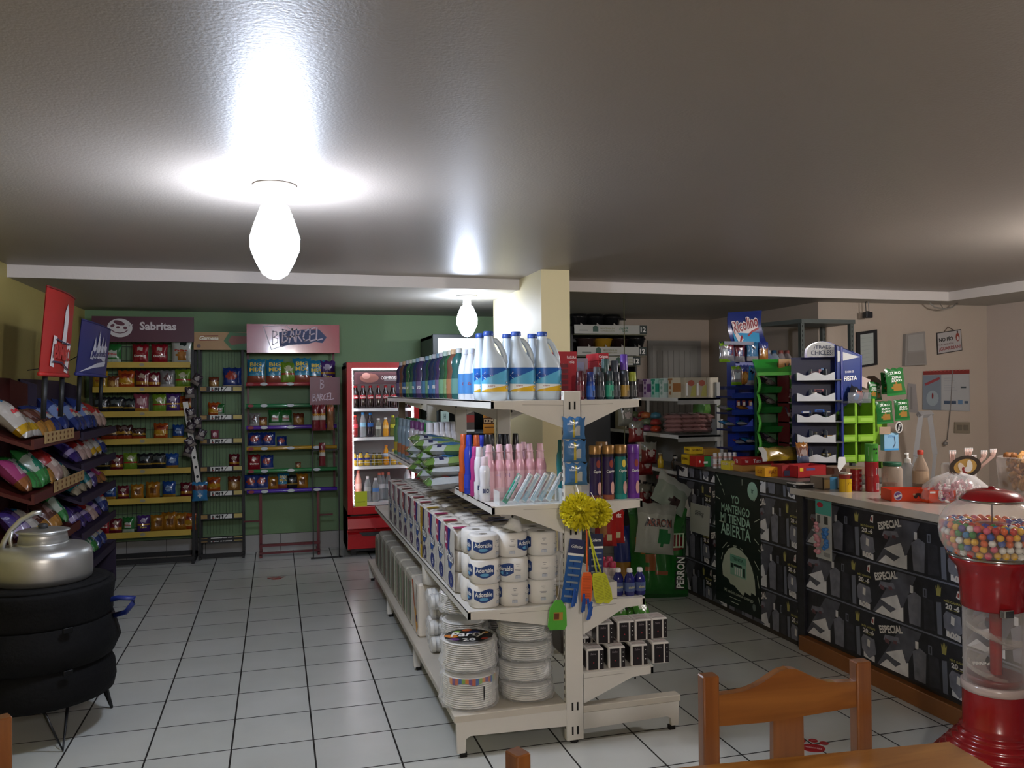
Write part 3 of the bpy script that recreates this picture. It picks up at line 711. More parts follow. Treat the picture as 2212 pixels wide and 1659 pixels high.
# ================= base left: plates, cups, napkins
def mk_band():
    f_=MB();r=.122
    fn=lambda x,y,l:Vector((math.sin(x/r)*(r+l),-math.cos(x/r)*(r+l),y))
    for i in range(16):
        x0=-.12+i*.015;c=('#d8832a','#6d3a86','#c65a24','#2c62a8','#7fae3a')[i%5]
        f_.poly(fn,[(x0,.118-.006*math.sin(i)),(x0+.015,.118-.006*math.sin(i+1)),(x0+.015,.142),(x0,.142)],M(c,rough=.3),.001)
    f_.rect(fn,.035,.041,.045,.105,BLACK,.001)
    return('label_strip',f_)
def mk_plates(n,r,print_=None,film=True,foldn=0):
    def f():
        wh=M('#f0f0ee',rough=.45);b=MB();h=.009
        for i in range(n):
            z=i*h;b.lathe([(r*.55,z),(r*.62,z),(r*.93,z+.012),(r,z+.013),(r,z+.016),(r*.9,z+.016)],wh,28,cap=i in(0,n-1))
        b.lathe([(.001,0),(r*.9,0)],wh,28,c=(0,0,n*h+.008),cap=False)
        res=[('plates',b,[])];zt=n*h+.01
        if print_:
            p=MB();f_=frame((0,0,zt+.003),(1,0,0),(0,1,0))
            p.disc(f_,0,0,r*.92,r*.92,M('#17171a',rough=.3),.0,24)
            for cx,cy,a,c in ((-.65,.1,.28,'#d8832a'),(-.6,-.3,.2,'#6d3a86'),(.1,.7,.2,'#c65a24'),(.7,.2,.16,'#d89a30'),(-.3,.6,.15,'#7fae3a'),(.5,-.5,.16,'#c8402c')):p.disc(f_,cx*r,cy*r,a*r,a*r*.7,M(c,rough=.3),.0012,9,rot=cx)
            p.disc(f_,.3*r,.35*r,.22*r,.2*r,M('#2c3a80'),.0016,14)
            p.text(f_,'Party',0,.1*r,1.35*r,.7*r,M('#f0eee8'),.002,bold=.02,shear=.3,rot=-.15);p.text(f_,'20',-.1*r,-.5*r,.5*r,.3*r,M('#f0eee8'),.002,rot=-.15)
            res.append(('printed_lid',p,[]))
        if n==15:
            res.append(('label_strip',mk_band()[1],[]))
        if film:
            fm=MB();rn=random.Random(n)
            vs=[];N=26;prof=[(r*.7,-.0),(r*1.05,.006),(r*1.12,.03),(r*1.04,zt*.5),(r*1.07,zt),(r*.95,zt+.012)]
            for q,(rr,z) in enumerate(prof):
                for i in range(N):
                    a=2*PI*i/N;k=1+rn.uniform(-.035,.06);vs.append((rr*k*math.cos(a),rr*k*math.sin(a),max(0,z+rn.uniform(-.004,.004)*(q>0))))
            fs=[(j*N+i,j*N+(i+1)%N,(j+1)*N+(i+1)%N,(j+1)*N+i) for j in range(len(prof)-1) for i in range(N)]
            fm.add(vs,fs,FILM,False);res.append(('film_wrap',fm,[]))
        return('plate_stack',res)
    return f
pa=P(1015,1470,Y=3.56)
put('pl1',mk_plates(15,.118),(pa.x,3.57,ZBL),'lower wrapped stack of white foam plates at the front corner of the base shelf','plate stack','plate stacks on the base shelf')
put('pl2',mk_plates(13,.118,True),(pa.x-.002,3.57,ZBL+.162),'upper wrapped foam plate stack with black printed lid, front corner of the base shelf','plate stack','plate stacks on the base shelf')
for k in range(4):
    put('pl3',mk_plates(7,.115,None,True),(PX(1137,3.57,.3)+(.004,-.006,.004,-.003)[k],3.585,ZBL+k*.088),'wrapped stack of white foam plates near the upright, %s from the base shelf'%ORDS[k],'plate stack','right-hand pile of foam plates on the base shelf')
put('pl4',mk_plates(9,.12,True),(.885,3.98,ZBL+.3),'printed wrapped plate stack on top of the second pile going back','plate stack','second pile of foam plates on the base shelf')
for k in range(3):put('pl3',mk_plates(7,.115,None,True),(.885,3.98,ZBL+k*.093),'wrapped stack of foam plates in the second pile going back, %s from the base shelf'%ORDS[k],'plate stack','second pile of foam plates on the base shelf',sc=(1,1,1))
put('pl2',mk_plates(13,.118,True),(1.08,4.1,ZBL+.12),'printed wrapped plate stack lying deep under the lower shelf','plate stack','second pile of foam plates on the base shelf')
put('pl1',mk_plates(13,.118),(1.08,4.1,ZBL-.045+.045),'plain wrapped plate stack deep under the lower shelf','plate stack','second pile of foam plates on the base shelf',sc=(1,1,.7))
def mk_cups():
    b=MB()
    for i in range(14):
        x=i*.02;vs=[(.036,x),(.039,x+.018),(.04,x+.02)]
        b.T=Matrix.Rotation(PI/2,4,'Y');b.lathe([(.033,x),(.038,x+.017),(.04,x+.019),(.036,x+.0199)],M('#e0e0de',rough=.4),18,cap=True)
    b.T=None
    return('cup_sleeve',[('cups',b,[]),('film_wrap',MB().tube([(-.012,0,0),(.0,0,0),(.29,0,0),(.30,0,0)],[.02,.0415,.0435,.02],FILM,14),[])])
for k,(y,z) in enumerate(((4.30,.042),(4.40,.042),(4.5,.042),(4.35,.115),(4.45,.115),(4.40,.19),(4.32,.26),(4.46,.26))):
    put('cup',mk_cups,(.775+.01*(k%3),y,ZBL+z),'wrapped sleeve of white foam cups lying crosswise, %s up the pile on the base shelf'%ORDS[k],'cup sleeve','cup sleeves lying on the base shelf')
def mk_nap(v):
    def f():
        b=MB().box(0,.34,-.1,.1,0,.3,M(('#cfc8bd','#b8b4a8','#a5a39a')[v],rough=.35,bump=.25,bscale=20),.02)
        p=MB();f_=frame((-.001,0,0),(0,-1,0),(0,0,1))
        if v==0:
            p.poly(f_,[(-.09,.29),(-.05,.29),(.0,.15),(-.02,.15)],M('#c2561c'),.0008);p.poly(f_,[(-.02,.15),(.03,.15),(.09,.06),(.05,.02)],M('#d89a28'),.0008);p.poly(f_,[(-.04,.29),(.07,.29),(.02,.16)],M('#e3ded4'),.001);p.disc(f_,.06,.1,.02,.02,M('#2a1c4c'),.002)
        else:
            for q in range(4):p.rect(f_,-.08+.045*q,-.06+.045*q,.03,.26,M(('#7a9a6a','#c9c4b6','#8a6a5a','#5f7f5f')[q]),.001)
        t_=frame((0,0,.3),(1,0,0),(0,1,0))
        for q in range(3):p.rect(t_,.05,.3,-.07+.05*q,-.064+.05*q,M('#8f8a80'),.0008)
        return('napkin_pack',[('bundle',b,[]),('print',p,[])])
    return f
for k in range(9):
    v=0 if k==0 else (1 if k<5 else 2)
    put('nap%d'%v,mk_nap(v),(.75,4.68+.232*k,ZBL),'upright bundle of paper towels and napkins on the base shelf, %s behind the cup sleeves'%ORDS[k],'napkin pack','napkin bundles along the base shelf',sc=(1,1.08,1 if k<8 else .8))
def mk_roll():
    return('paper_roll',[('paper',MB().lathe([(.055,0),(.06,.004),(.06,.1),(.055,.104),(.02,.104)],M('#ccc8c0',rough=.5),20),[]),('core',MB().lathe([(.0,.1),(.02,.1045)],M('#3f372e'),12,cap=False),[])])
put('roll',mk_roll,(.83,4.55,ZBL+.305),'single white paper roll standing on the cup sleeves beside the orange napkin bundle','paper roll',None)
# ================= right side
def mk_caprice(a,b_,capc,txt='Caprice'):
    def f():
        body=M(a,rough=.25,coat=.4)
        prof=[(.026,0,M(b_,rough=.25,coat=.4)),(.029,.006),(.029,.03,body),(.027,.09),(.029,.17),(.027,.2,M('#14101c') if capc!=a else body),(.029,.215)]
        r=[('body',MB().lathe(prof,body,18,sy=.8),[]),('cap',MB().lathe([(.029,.2145),(.029,.25),(.027,.253)],M(capc,rough=.3,metal=.3 if capc=='#96703c' else 0),16,sy=.8),[])]
        fn=lambda x,y,l:Vector((math.sin(x/.029)*(.0298+l),-math.cos(x/.029)*(.024+l),y))
        p=MB();p.text(fn,txt,.004,.135,.04,.016,LBL,.0006,bold=.02,shear=.2);p.disc(fn,.006,.17,.01,.018,M('#d8c24a' if a=='#12706f' else '#8c3a2c'),.0006,12);p.disc(fn,.012,.06,.011,.03,M('#c79a92'),.0006,12)
        r.append(('print',p,[]));return('shampoo_bottle',r)
    return f
for k,(px,nm,a,b_,c) in enumerate(((1286,'dark violet','#2a1c4a','#6a3a2c','#96703c'),(1314,'dark violet','#2e1e4e','#8a4a34','#96703c'),(1341,'teal','#12706f','#1a8a84','#96703c'),(1368,'bright purple','#5f2a8f','#6a3098','#5f2a8f'))):
    lab='%s shampoo bottle with %s cap on the right middle shelf, %s'%(nm,'golden' if k<3 else 'purple',ordn(k,4))
    put('cap%d'%k,mk_caprice(a,b_,c),(PX(px,3.50,1.15),3.50,Z2-.008),lab,'shampoo bottle','bottles on the right middle shelf')
put('capb',mk_caprice('#96703c','#96703c','#7a5a30',' '),(PX(1304,3.6,1.1),3.62,Z2),'amber shampoo bottle in the second row of the right middle shelf','shampoo bottle','bottles on the right middle shelf')
put('tealb',mk_tallb('#1b7f86','#1b6f78',None,.27,.024),(PX(1216,3.56,1.1),3.58,Z2),'tall teal bottle just left of the front upright on the middle shelf','bottle',None)
# hanging blue pouch strips
def mk_pouch():
    def f():
        return ('pouch_card',bagmesh(.1,.095,.022,'#4a86c4',(),((.0,.5,.22,.45,'#d9c23a'),(.35,.35,.3,.22,'#d8dcdc')),(('Adhesivo',-.3,.7,.3,.1,'#dfe8f2'),)))
    return f
for k in range(3):
    o=single('pouch',mk_pouch(),(PX(1239,3.405,1.3)+.004*k,3.40,1.335-.1*k),'blue adhesive pouch hanging on the front upright, %s of the strip'%('top','middle','bottom')[k],'hanging pouch','blue pouches hanging on the front upright',rz=-.25)
def mk_oval():
    b=MB();f_=frame((0,0,0),(1,0,0),(0,0,1));b.disc(f_,0,0,.02,.034,M('#b3222c',rough=.3),0,18,rot=.15);b.text(f_,'Kola',0,0,.024,.012,LBL,.0008,rot=-1.2);return b
# yellow mesh sponge (loofah)
def mk_loofah():
    y=M('#e3d628',rough=.6,var=.2,vscale=20);rn=random.Random(3);b=MB()
    for i in range(420):
        a=rn.uniform(0,2*PI);c=rn.uniform(-1,1);q=(1-c*c)**.5;d=Vector((q*math.cos(a),q*math.sin(a),c));R0=.062
        side=d.cross(Vector((rn.uniform(-1,1),rn.uniform(-1,1),rn.uniform(-1,1)))).normalized();up=d.cross(side)
        w_=rn.uniform(.009,.018);n=5;vs=[]
        for j in range(n+1):
            t=j/n;e=math.sin(t*PI);base=d*(R0*(.35+.55*e))+side*(t-.5)*w_*1.6
            vs+=[base+up*w_*.5*math.cos(t*9)+d*.004*math.sin(t*14),base+d*(.012+.01*e)+up*w_*.3*math.sin(t*8+i)]
        b.add(vs,[(2*j,2*j+2,2*j+3,2*j+1) for j in range(n)],y,True)
    b.lathe([(.001,-.05),(.03,-.042),(.048,-.01),(.045,.02),(.025,.045),(.001,.05)],y,12)
    return('bath_sponge',[('mesh_puff',b,[]),('cord',MB().tube([(0,0,.05),(.004,.02,.08),(0,.03,.1)],.002,LBL,5),[])])
lp=P(1250,1105,Y=3.33)
put('loof',mk_loofah,(lp.x,3.325,lp.z),'yellow mesh bath sponge hanging on the upright, larger left one','bath sponge','yellow bath sponges on the upright',sc=1.12)
lp=P(1290,1108,Y=3.34)
put('loof',mk_loofah,(lp.x,3.34,lp.z),'yellow mesh bath sponge hanging on the upright, smaller right one','bath sponge','yellow bath sponges on the upright',sc=.88,rz=1.2)
# fly swatters and combs
def mk_swat(col,hc):
    def f():
        m=M(col,rough=.35);b=MB()
        f_=frame((0,0,0),(1,0,0),(0,0,1))
        pts=[(-.016,0),(-.022,-.02),(-.025,-.09),(-.02,-.125),(0,-.135),(.02,-.125),(.025,-.09),(.022,-.02),(.016,0)]
        b.prism(f_,pts[::-1],-.0015,.0015,m);b.tube([(x,0,z) for x,z in pts],.002,m,5,closed=True)
        for k in range(16):b.rect(f_,-.019,.019,-.018-.0066*k,-.0155-.0066*k,M(hc,rough=.5),.0019)
        h=MB().tube([(0,0,.005),(-.002,0,.06),(-.006,0,.16),(-.008,0,.2)],[.0045,.0035,.0035,.003],m,6)
        return('fly_swatter',[('paddle',b,[]),('handle',h,[])])
    return f
p=P(1268,1237,Y=3.36);put('sw1',mk_swat('#e0622a','#b84a1c'),(p.x,3.36,p.z),'orange plastic paddle swatter hanging below the yellow sponges','swatter','plastic swatters hanging on the upright',rot=(0,.04,0))
p=P(1288,1238,Y=3.375);put('sw2',mk_swat('#c4c832','#9aa024'),(p.x,3.372,p.z),'yellow plastic paddle swatter hanging just right of the orange one','swatter','plastic swatters hanging on the upright',rot=(0,-.14,0))
p=P(1296,1240,Y=3.385);put('sw2',mk_swat('#c4c832','#9aa024'),(p.x+.006,3.387,p.z),'yellow plastic paddle swatter half hidden behind the other yellow one','swatter','plastic swatters hanging on the upright',rot=(0,-.26,0))
def mk_gsw():
    m=M('#57ad3c',rough=.35);b=MB();f_=frame((0,0,0),(1,0,0),(0,0,1))
    pts=[(-.014,0),(-.036,-.035),(-.042,-.11),(-.034,-.125),(.034,-.125),(.042,-.11),(.036,-.035),(.014,0)]
    b.prism(f_,pts[::-1],-.0015,.0015,m);b.tube([(x,0,z) for x,z in pts],.002,m,5,closed=True);b.rect(f_,-.02,.022,-.085,-.05,M('#b08a3c'),.0035);b.rect(f_,-.017,.005,-.08,-.055,M('#6a3a1c'),.004)
    h=MB().tube([(-.012,0,0),(0,0,.025),(.012,0,0)],.0012,M('#b8b8b8',metal=.8,rough=.3),5).tube([(0,0,.025),(.002,0,.06),(.001,0,.14),(.006,0,.2)],.0016,M('#c4c4c2',metal=.7,rough=.3),5)
    return('fly_swatter',[('paddle',b,[]),('wire_handle',h,[])])
p=P(1206,1297,Y=3.38);put('sw3',mk_gsw,(p.x,3.38,p.z),'green fly swatter with a wire handle hanging left of the upright','swatter','plastic swatters hanging on the upright',rot=(0,.05,0))
# blue razor cards
def mk_card(col,dark):
    def f():
        b=MB();f_=frame((0,0,0),(1,0,0),(0,0,1))
        b.prism(f_,[(-.036,-.27),(.036,-.27),(.036,0),(-.036,0)],-.001,.001,M(col,rough=.4))
        b.rect(f_,-.036,.036,-.06,0,M(dark),.0014);b.rect(f_,-.036,.036,-.07,-.06,LBL,.0018);b.text(f_,'Gillette',0,-.03,.05,.014,LBL,.002,shear=.2)
        r=MB()
        for k in range(6):
            z=-.088-.03*k
            r.box(-.026,.026,-.009,-.001,z-.008,z,M('#9aa3ad',rough=.3,metal=.4),.002);r.box(-.005,.005,-.008,-.001,z-.022,z-.008,M('#1c4f9c',rough=.3))
        return('razor_card',[('card',b,[]),('razors',r,[])])
    return f
p=P(1248,1165,Y=3.395);put('rz1',mk_card('#235a9e','#27305c'),(p.x,3.392,p.z),'tilted blue card of razors hanging on the upright behind the orange swatter','razor card','razor cards on the upright',rot=(0,.17,0),sc=1.02)
p=P(1288,1153,Y=3.41);put('rz2',mk_card('#2a3a68','#232848'),(p.x,3.41,p.z),'dark blue card of razors hanging right of the upright','razor card','razor cards on the upright',rot=(0,.02,0),sc=.92)
def mk_peg():
    m=M('#1f4f9e',rough=.4);b=MB()
    b.box(-.005,.005,-.004,.004,-.08,0,m,.002).box(.004,.011,-.004,.004,-.075,-.02,m,.002)
    return('clothes_peg',b)
for k,(px,py,r) in enumerate(((1240,1270,.2),(1258,1280,.12),(1265,1290,-.1),(1272,1296,.25))):
    p=P(px,py,Y=3.375);single('peg',mk_peg,(p.x,3.36-.006*k,p.z),'blue plastic clothes peg in the bunch on the upright, '+ordn(k,4),'clothes peg','blue clothes pegs on the upright',rot=(0,r,0))
# lower right shelf: white tray, blue bottles, clear bottles
tx=PX(1258,3.45,.65);tx2=PX(1333,3.45,.65)
o=thing('white_tray',((tx+tx2)/2,3.54,Z3),'open white cardboard tray on the lower right shelf','tray');w_=(tx2-tx)/2
MB().box(-w_,w_,-.09,.09,0,.002,LBL).box(-w_,w_,-.09,-.088,0,.075,M('#d0cdc6')).box(-w_,w_,.088,.09,0,.06,M('#d0cdc6')).build('tray_wall',o)
MB().box(w_-.002,w_,-.088,.088,0,.075,M('#d8d5ce')).box(-w_,-w_+.002,-.088,.088,0,.06,M('#d8d5ce')).build('tray_end',o)
def mk_bb():return('blue_bottle',bottle([(.022,0),(.025,.005),(.025,.07),(.022,.085),(.012,.1),(.011,.108)],M('#1a1f66',rough=.15,coat=.5),14,(.0135,.105,.0125,.122),'#d8d8da',(.02,.06,M('#4a5a86',rough=.4),.0255),txt=('alcohol',.028,.012,'#b9b48a')))
for k,px in enumerate((1339,1360,1382)):put('bb',mk_bb,(PX(px,3.49,.65),3.49+.02*(k==0),Z3),'small dark blue bottle with white cap on the lower right shelf, '+ordn(k,3),'blue bottle','blue bottles on the lower right shelf')
def mk_rc():return('clear_bottle',bottle([(.018,0),(.02,.004),(.02,.075),(.012,.09)],M('#b9aca4',rough=.2,coat=.3),12,(.016,.088,.015,.115),'#a02a48',(.015,.05,M('#cfc4bc'),.0204)))
for k,(px,y) in enumerate(((1296,3.72),(1309,3.70),(1324,3.68),(1302,3.8),(1317,3.79))):put('rcb',mk_rc,(PX(px,y,.65),y,Z3),'small pale bottle with crimson cap behind the white tray, '+ordn(k,5),'lotion bottle','crimson-capped bottles on the lower right shelf')
for k,(px,y) in enumerate(((1308,4.68),(1326,4.74))):
    bag('cereal',(PX(px,y,.7),y,.60),'red cereal bag with white lettering on the inner right shelf, '+ordn(k,2),'cereal bags on the inner right shelf',rz=-.3+.2*k,sc=.85,cat='cereal bag',name='cereal_bag')
# shelf 4: black and white boxes
def mk_saba():
    bk=M('#1b1519',rough=.35);w=M('#dcd8d4',rough=.4)
    b=MB().box(-.04,.04,-.05,.05,0,.095,w,.006)
    f_=frame((0,-.0505,0),(1,0,0),(0,0,1));b.rect(f_,-.032,.012,.004,.088,bk,.0006);b.rect(f_,.02,.038,.004,.088,bk,.0006)
    b.text(f_,'Saba',-.01,.074,.026,.009,M('#8a7f84'),.001,shear=.2);b.disc(f_,-.008,.035,.003,.003,M('#b0303c'),.001,8)
    for z in (.07,.05,.03):b.disc(f_,.029,z,.0022,.0022,LBL,.001,8)
    t_=frame((0,0,.0955),(1,0,0),(0,1,0))
    for q in range(5):b.stroke(t_,[(-.03,-.035+.016*q),(0,-.03+.016*q),(.03,-.037+.016*q)],.003,M('#8a3a48') if q%2 else bk,.0006)
    fs=frame((-.0405,0,0),(0,-1,0),(0,0,1));b.rect(fs,-.04,.04,.01,.085,bk,.0006)
    return('sanitary_pad_pack',b)
for k,px in enumerate((1279,1325,1373,1419)):
    single('saba',mk_saba,(PX(px,3.50,.33),3.50,Z4),'black and white pad pack, bottom row, %s, lowest right shelf'%ordn(k,4),'pad pack','black and white packs on the lowest right shelf',rz=-.08)
    single('saba',mk_saba,(PX((1303,1347,1383,1417)[k],3.54,.42),3.55,Z4+.0965),'black and white pad pack, upper row, %s, lowest right shelf'%ordn(k,4),'pad pack','black and white packs on the lowest right shelf',rz=-.12+.03*k)
for k in range(3):
    single('saba',mk_saba,(1.36+.09*k,3.68,Z4),'black and white sanitary pad pack hidden behind the bottom row, %s'%ordn(k,3),'pad pack','black and white packs on the lowest right shelf')
defbag('greenpk',.1,.12,.05,'#4f9a34',((.5,1,'#6fbf3c'),),((0,.4,.5,.2,'#e0e6d8'),))
for k,(px,y) in enumerate(((1340,3.78),(1372,3.8),(1392,3.76))):
    bag('greenpk',(PX(px,y,.5),y,Z4+.12),'green wet wipes pack behind the black and white packs, '+ordn(k,3),'green packs behind the black and white packs',rot=(-.6,0,.2*k),cat='wipes pack',name='wipes_pack')
single('whblk',mk_carton(.26,.2,.118,'#8a8480',(),'storage_carton'),(1.42,3.82,Z4),'grey carton at the back of the lowest right shelf carrying the green packs','carton',None)
# ================================================================ BACK WALL RACKS
blk=M('#16171a',rough=.5);blk2=M('#24262a',rough=.5)
def rowtxt(i,n):return ordn(i,n)
def snackrow(items,Y,z,grp,where,h0=None,dy=0):
    """items: (px,key[,scale]) left to right"""
    n=len(items)
    for i,it in enumerate(items):
        px,key=it[0],it[1];sc=it[2] if len(it)>2 else 1
        nm={'green':'green','red':'dark red','white':'large white','yellow':'yellow','orange':'orange','darkred':'maroon and yellow','tan':'tan','grey':'grey','lime':'lime green','pink':'pink','purple':'purple','brown':'brown and orange','blue':'blue','gold':'golden','dark':'black and yellow','bigmix':'bright blue','bluedark':'dark blue'}[key]
        bag(key,(PX(px,Y,z+.1),Y+dy,z),'%s snack bag, %s %s'%(nm,rowtxt(i,n),where),grp,rz=RND.uniform(-.15,.15),rot=(RND.uniform(-.12,-.02),0,RND.uniform(-.15,.15)),sc=sc)
# ---- wide rack with yellow shelf lips
x0,x1=-1.60,-.725;yf=8.10;yb=8.42
rk=thing('snack_rack',((x0+x1)/2,yb,0),'wide black snack rack with yellow shelf edges against the green wall at far left','snack rack')
def part(rt,name,mb,label=None):
    o=mb.build(name,rt,label=label);o.matrix_parent_inverse=(Matrix.Translation(rt.location)@rt.rotation_euler.to_matrix().to_4x4()).inverted();return o
for x in (x0,x1-.025):
    part(rk,'post',MB().box(x,x+.025,yf+.02,yf+.045,.0,1.95,blk).box(x,x+.025,yb-.03,yb-.005,.0,2.1,blk).box(x,x+.025,yf-.06,yb,.0,.03,blk))
part(rk,'base_bar',MB().box(x0,x1,yf-.03,yf,.02,.06,blk).box(x0,x1,yb-.03,yb,.02,.06,blk))
wire=MB()
for k in range(22):wire.box(x0+.04*k+.02,x0+.04*k+.023,yb-.02,yb-.017,.25,2.05,blk2)
for k in range(14):wire.box(x0,x1,yb-.022,yb-.018,.3+.13*k,.304+.13*k,blk2)
part(rk,'wire_back',wire)
yl=M('#b59a3c',rough=.45)
SZ=[1.815,1.592,1.372,1.125,.852,.588,.285]
for z in SZ:
    d=MB().box(x0+.03,x1-.03,yf,yb-.03,z-.012,z,blk2)
    part(rk,'shelf',d)
    l=MB().box(x0+.03,x1-.03,yf-.012,yf,z-.03,z+.022,yl,.003)
    l.disc(frame((0,yf-.012,0),(1,0,0),(0,0,1)),(x0+x1)/2,z-.002,.022,.014,M('#8f8a76'),.001,12)
    part(rk,'shelf_lip',l)
h=MB().box(x0+.02,x1+.0,yf+.03,yf+.05,2.02,2.25,M('#4a1c30',rough=.4))
f=frame((0,yf+.03,0),(1,0,0),(0,0,1))
h.text(f,'Sabritas',-1.03,2.165,.31,.075,M('#cfc8cc'),.002,bold=.03)
wl=M('#c9c6c8')
cx,cy=-1.35,2.145
h.disc(f,cx,cy,.105,.085,wl,.002,22)
mc=M('#5a2a3a')
h.disc(f,cx-.005,cy+.045,.05,.02,mc,.003,10,rot=-.3);h.disc(f,cx-.06,cy+.02,.02,.014,mc,.003,8,rot=.6);h.disc(f,cx+.045,cy+.0,.018,.014,mc,.003,8);h.disc(f,cx-.015,cy+.005,.016,.012,mc,.003,8)
h.stroke(f,[(cx-.07,cy-.02),(cx-.04,cy-.04),(cx,cy-.047),(cx+.04,cy-.04),(cx+.065,cy-.02)],.008,mc,.003)
h.stroke(f,[(cx+.05,cy+.06),(cx+.08,cy+.02),(cx+.105,cy+.03)],.01,wl,.003)
part(rk,'header_sign',h)
W='on the %s yellow-edged shelf'
snackrow([(244,'green'),(303,'red'),(345,'red'),(392,'white',1.12)],8.2,SZ[0],'bags on the yellow-edged rack',W%'top')
snackrow([(216,'yellow'),(245,'tan',.75),(273,'orange'),(308,'darkred'),(333,'darkred',.9),(362,'grey'),(395,'lime',.9)],8.2,SZ[1],'bags on the yellow-edged rack',W%'second')
snackrow([(216,'dark'),(250,'dark'),(281,'dark',.9),(305,'pink'),(345,'lime',.85),(374,'purple'),(401,'orange',.9)],8.2,SZ[2],'bags on the yellow-edged rack',W%'third')
snackrow([(237,'brown'),(268,'brown'),(300,'brown',.8),(347,'orange',.9),(385,'blue',.75)],8.2,SZ[3],'bags on the yellow-edged rack',W%'fourth')
snackrow([(222,'dark',.9),(252,'darkred',.85),(282,'lime',.8),(313,'dark'),(341,'dark'),(372,'blue',.8)],8.2,SZ[4],'bags on the yellow-edged rack',W%'fifth')
snackrow([(210,'red',.7),(237,'blue',.75),(266,'darkred',.75),(296,'gold',.8),(330,'gold',.9),(365,'blue',.85),(402,'darkred',.8)],8.2,SZ[5],'bags on the yellow-edged rack',W%'sixth')
snackrow([(222,'red',.8),(250,'darkred',.8),(277,'green',.75),(310,'purple',.85),(341,'gold',.9),(366,'gold',1),(390,'gold',.95),(408,'orange',.9)],8.2,SZ[6],'bags on the yellow-edged rack',W%'bottom')
# hanging strip with little sachets at the rack's right post
st=thing('hanging_strip',P(405,880,Y=7.98),'white hanging strip with clipped sachets in front of the right post of the yellow-edged rack','hanging strip')
p0=P(400,868,Y=7.98);p1=P(434,1075,Y=7.98)
f=frame((0,7.98,0),(1,0,0),(0,0,1));sl=MB()
d=Vector((p1.x-p0.x,p1.z-p0.z));n_=Vector((-d.y,d.x)).normalized()*.022
a=Vector((p0.x,p0.z));b_=Vector((p1.x,p1.z))
sl.prism(f,[tuple(a-n_),tuple(b_-n_),tuple(b_+n_),tuple(a+n_)],-.001,.001,M('#d2cfc8'))
for k in range(9):
    q=a+d*(.08+.1*k);sl.disc(f,q.x,q.y,.012,.014,blk,.002,8)
part(st,'strip',sl)
defbag('sachet',.08,.1,.03,'#3b2f3c',((.0,.3,'#8a8078'),),((0,.6,.5,.2,'#b9b2b0'),))
defbag('peas',.13,.17,.045,'#2b7fb8',((.55,.85,'#6d2a2a'),),((0,.3,.3,.1,'#e2e8ea'),))
for k,(px,py) in enumerate(((415,905),(425,925),(408,935),(430,950),(418,965),(404,985),(412,860),(420,830))):
    q=P(px,py,Y=7.93);bag('sachet',(q.x,7.93-.01*k,q.z),'small dark sachet in the cluster clipped to the hanging strip, %s one'%ORDS[k],'sachets clipped on the hanging strip',rot=(.1,RND.uniform(-.7,.7),RND.uniform(-.4,.4)),cat='sachet',name='sachet')
q=P(432,1082,Y=7.95);bag('peas',(q.x,7.95,q.z),'blue and dark red bag hanging at the lower end of the white strip',None,rz=.1)
# ---- narrow black rack
x0,x1=-.70,-.295;yf=8.22
nr=thing('snack_rack',((x0+x1)/2,yb,0),'narrow black wire rack with white patterned shelf tags','snack rack')
for x in (x0,x1-.02):part(nr,'post',MB().box(x,x+.02,yf+.01,yf+.03,0,2.0,blk).box(x,x+.02,yf-.05,yb,0,.03,blk).box(x,x+.02,yb-.025,yb-.005,0,2.0,blk))
part(nr,'base_bar',MB().box(x0,x1,yf-.02,yf,.01,.05,blk).box(x0,x1,yf-.02,yf-.01,.17,.19,blk))
wb_=MB()
for k in range(1,14):wb_.box(x0+.029*k,x0+.029*k+.002,yb-.02,yb-.018,.2,1.95,blk2)
part(nr,'wire_back',wb_)
for z in (1.591,1.325,1.102,.842,.612,.396,.18):
    part(nr,'shelf',MB().box(x0+.02,x1-.02,yf,yb-.02,z-.008,z-.002,blk2))
    l=MB().box(x0+.01,x1-.01,yf-.008,yf,z-.03,z+.022,blk);f=frame((0,yf-.008,0),(1,0,0),(0,0,1))
    l.rect(f,x0+.105,x1-.11,z-.022,z+.018,M('#d3d4d0'),.001)
    l.rect(f,x0+.02,x0+.075,z-.02,z+.016,M('#9a7a44'),.001);l.rect(f,x1-.095,x1-.02,z-.02,z+.018,M('#b9a862'),.001)
    xa=x0+.105
    for q,w_ in ((.012,.01),(.04,.008),(.07,.012),(.1,.006)):l.poly(f,[(xa+q,z-.022),(xa+q+w_,z-.022),(xa+q+w_*1.4,z+.008),(xa+q+.002,z+.012)],blk,.002)
    l.disc(f,xa+.06,z-.002,.011,.013,blk,.002,10);l.disc(f,xa+.105,z+.004,.009,.01,blk,.002,10);l.stroke(f,[(xa+.12,z-.02),(xa+.15,z+.016)],.006,blk,.002);l.disc(f,xa+.025,z-.014,.008,.007,M('#8c2f2a'),.003,8)
    part(nr,'shelf_tag',l)
h=MB().box(-.735,-.262,yf-.01,yf,1.955,2.12,M('#a88252',rough=.4));f=frame((0,yf-.01,0),(1,0,0),(0,0,1))
h.poly(f,[(-.47,2.04),(-.42,2.12),(-.262,2.115),(-.262,1.955),(-.4,1.955)],M('#4f7a52'),.001);h.poly(f,[(-.43,2.04),(-.4,2.09),(-.262,2.085),(-.262,2.02),(-.4,2.0)],M('#8c5a4e'),.002)
h.text(f,'Gamesa',-.6,2.065,.17,.038,M('#efe7d4'),.003,bold=.04,shear=.3);h.stroke(f,[(-.68,2.085),(-.52,2.09)],.006,M('#7a2a22'),.002);h.stroke(f,[(-.68,2.042),(-.52,2.046)],.006,M('#7a2a22'),.002);h.disc(f,-.69,1.99,.018,.018,M('#6d5a58'),.002,10)
part(nr,'header_sign',h)
W='on the %s shelf of the narrow black rack'
NZ=[1.59,1.324,1.10,.84,.611]
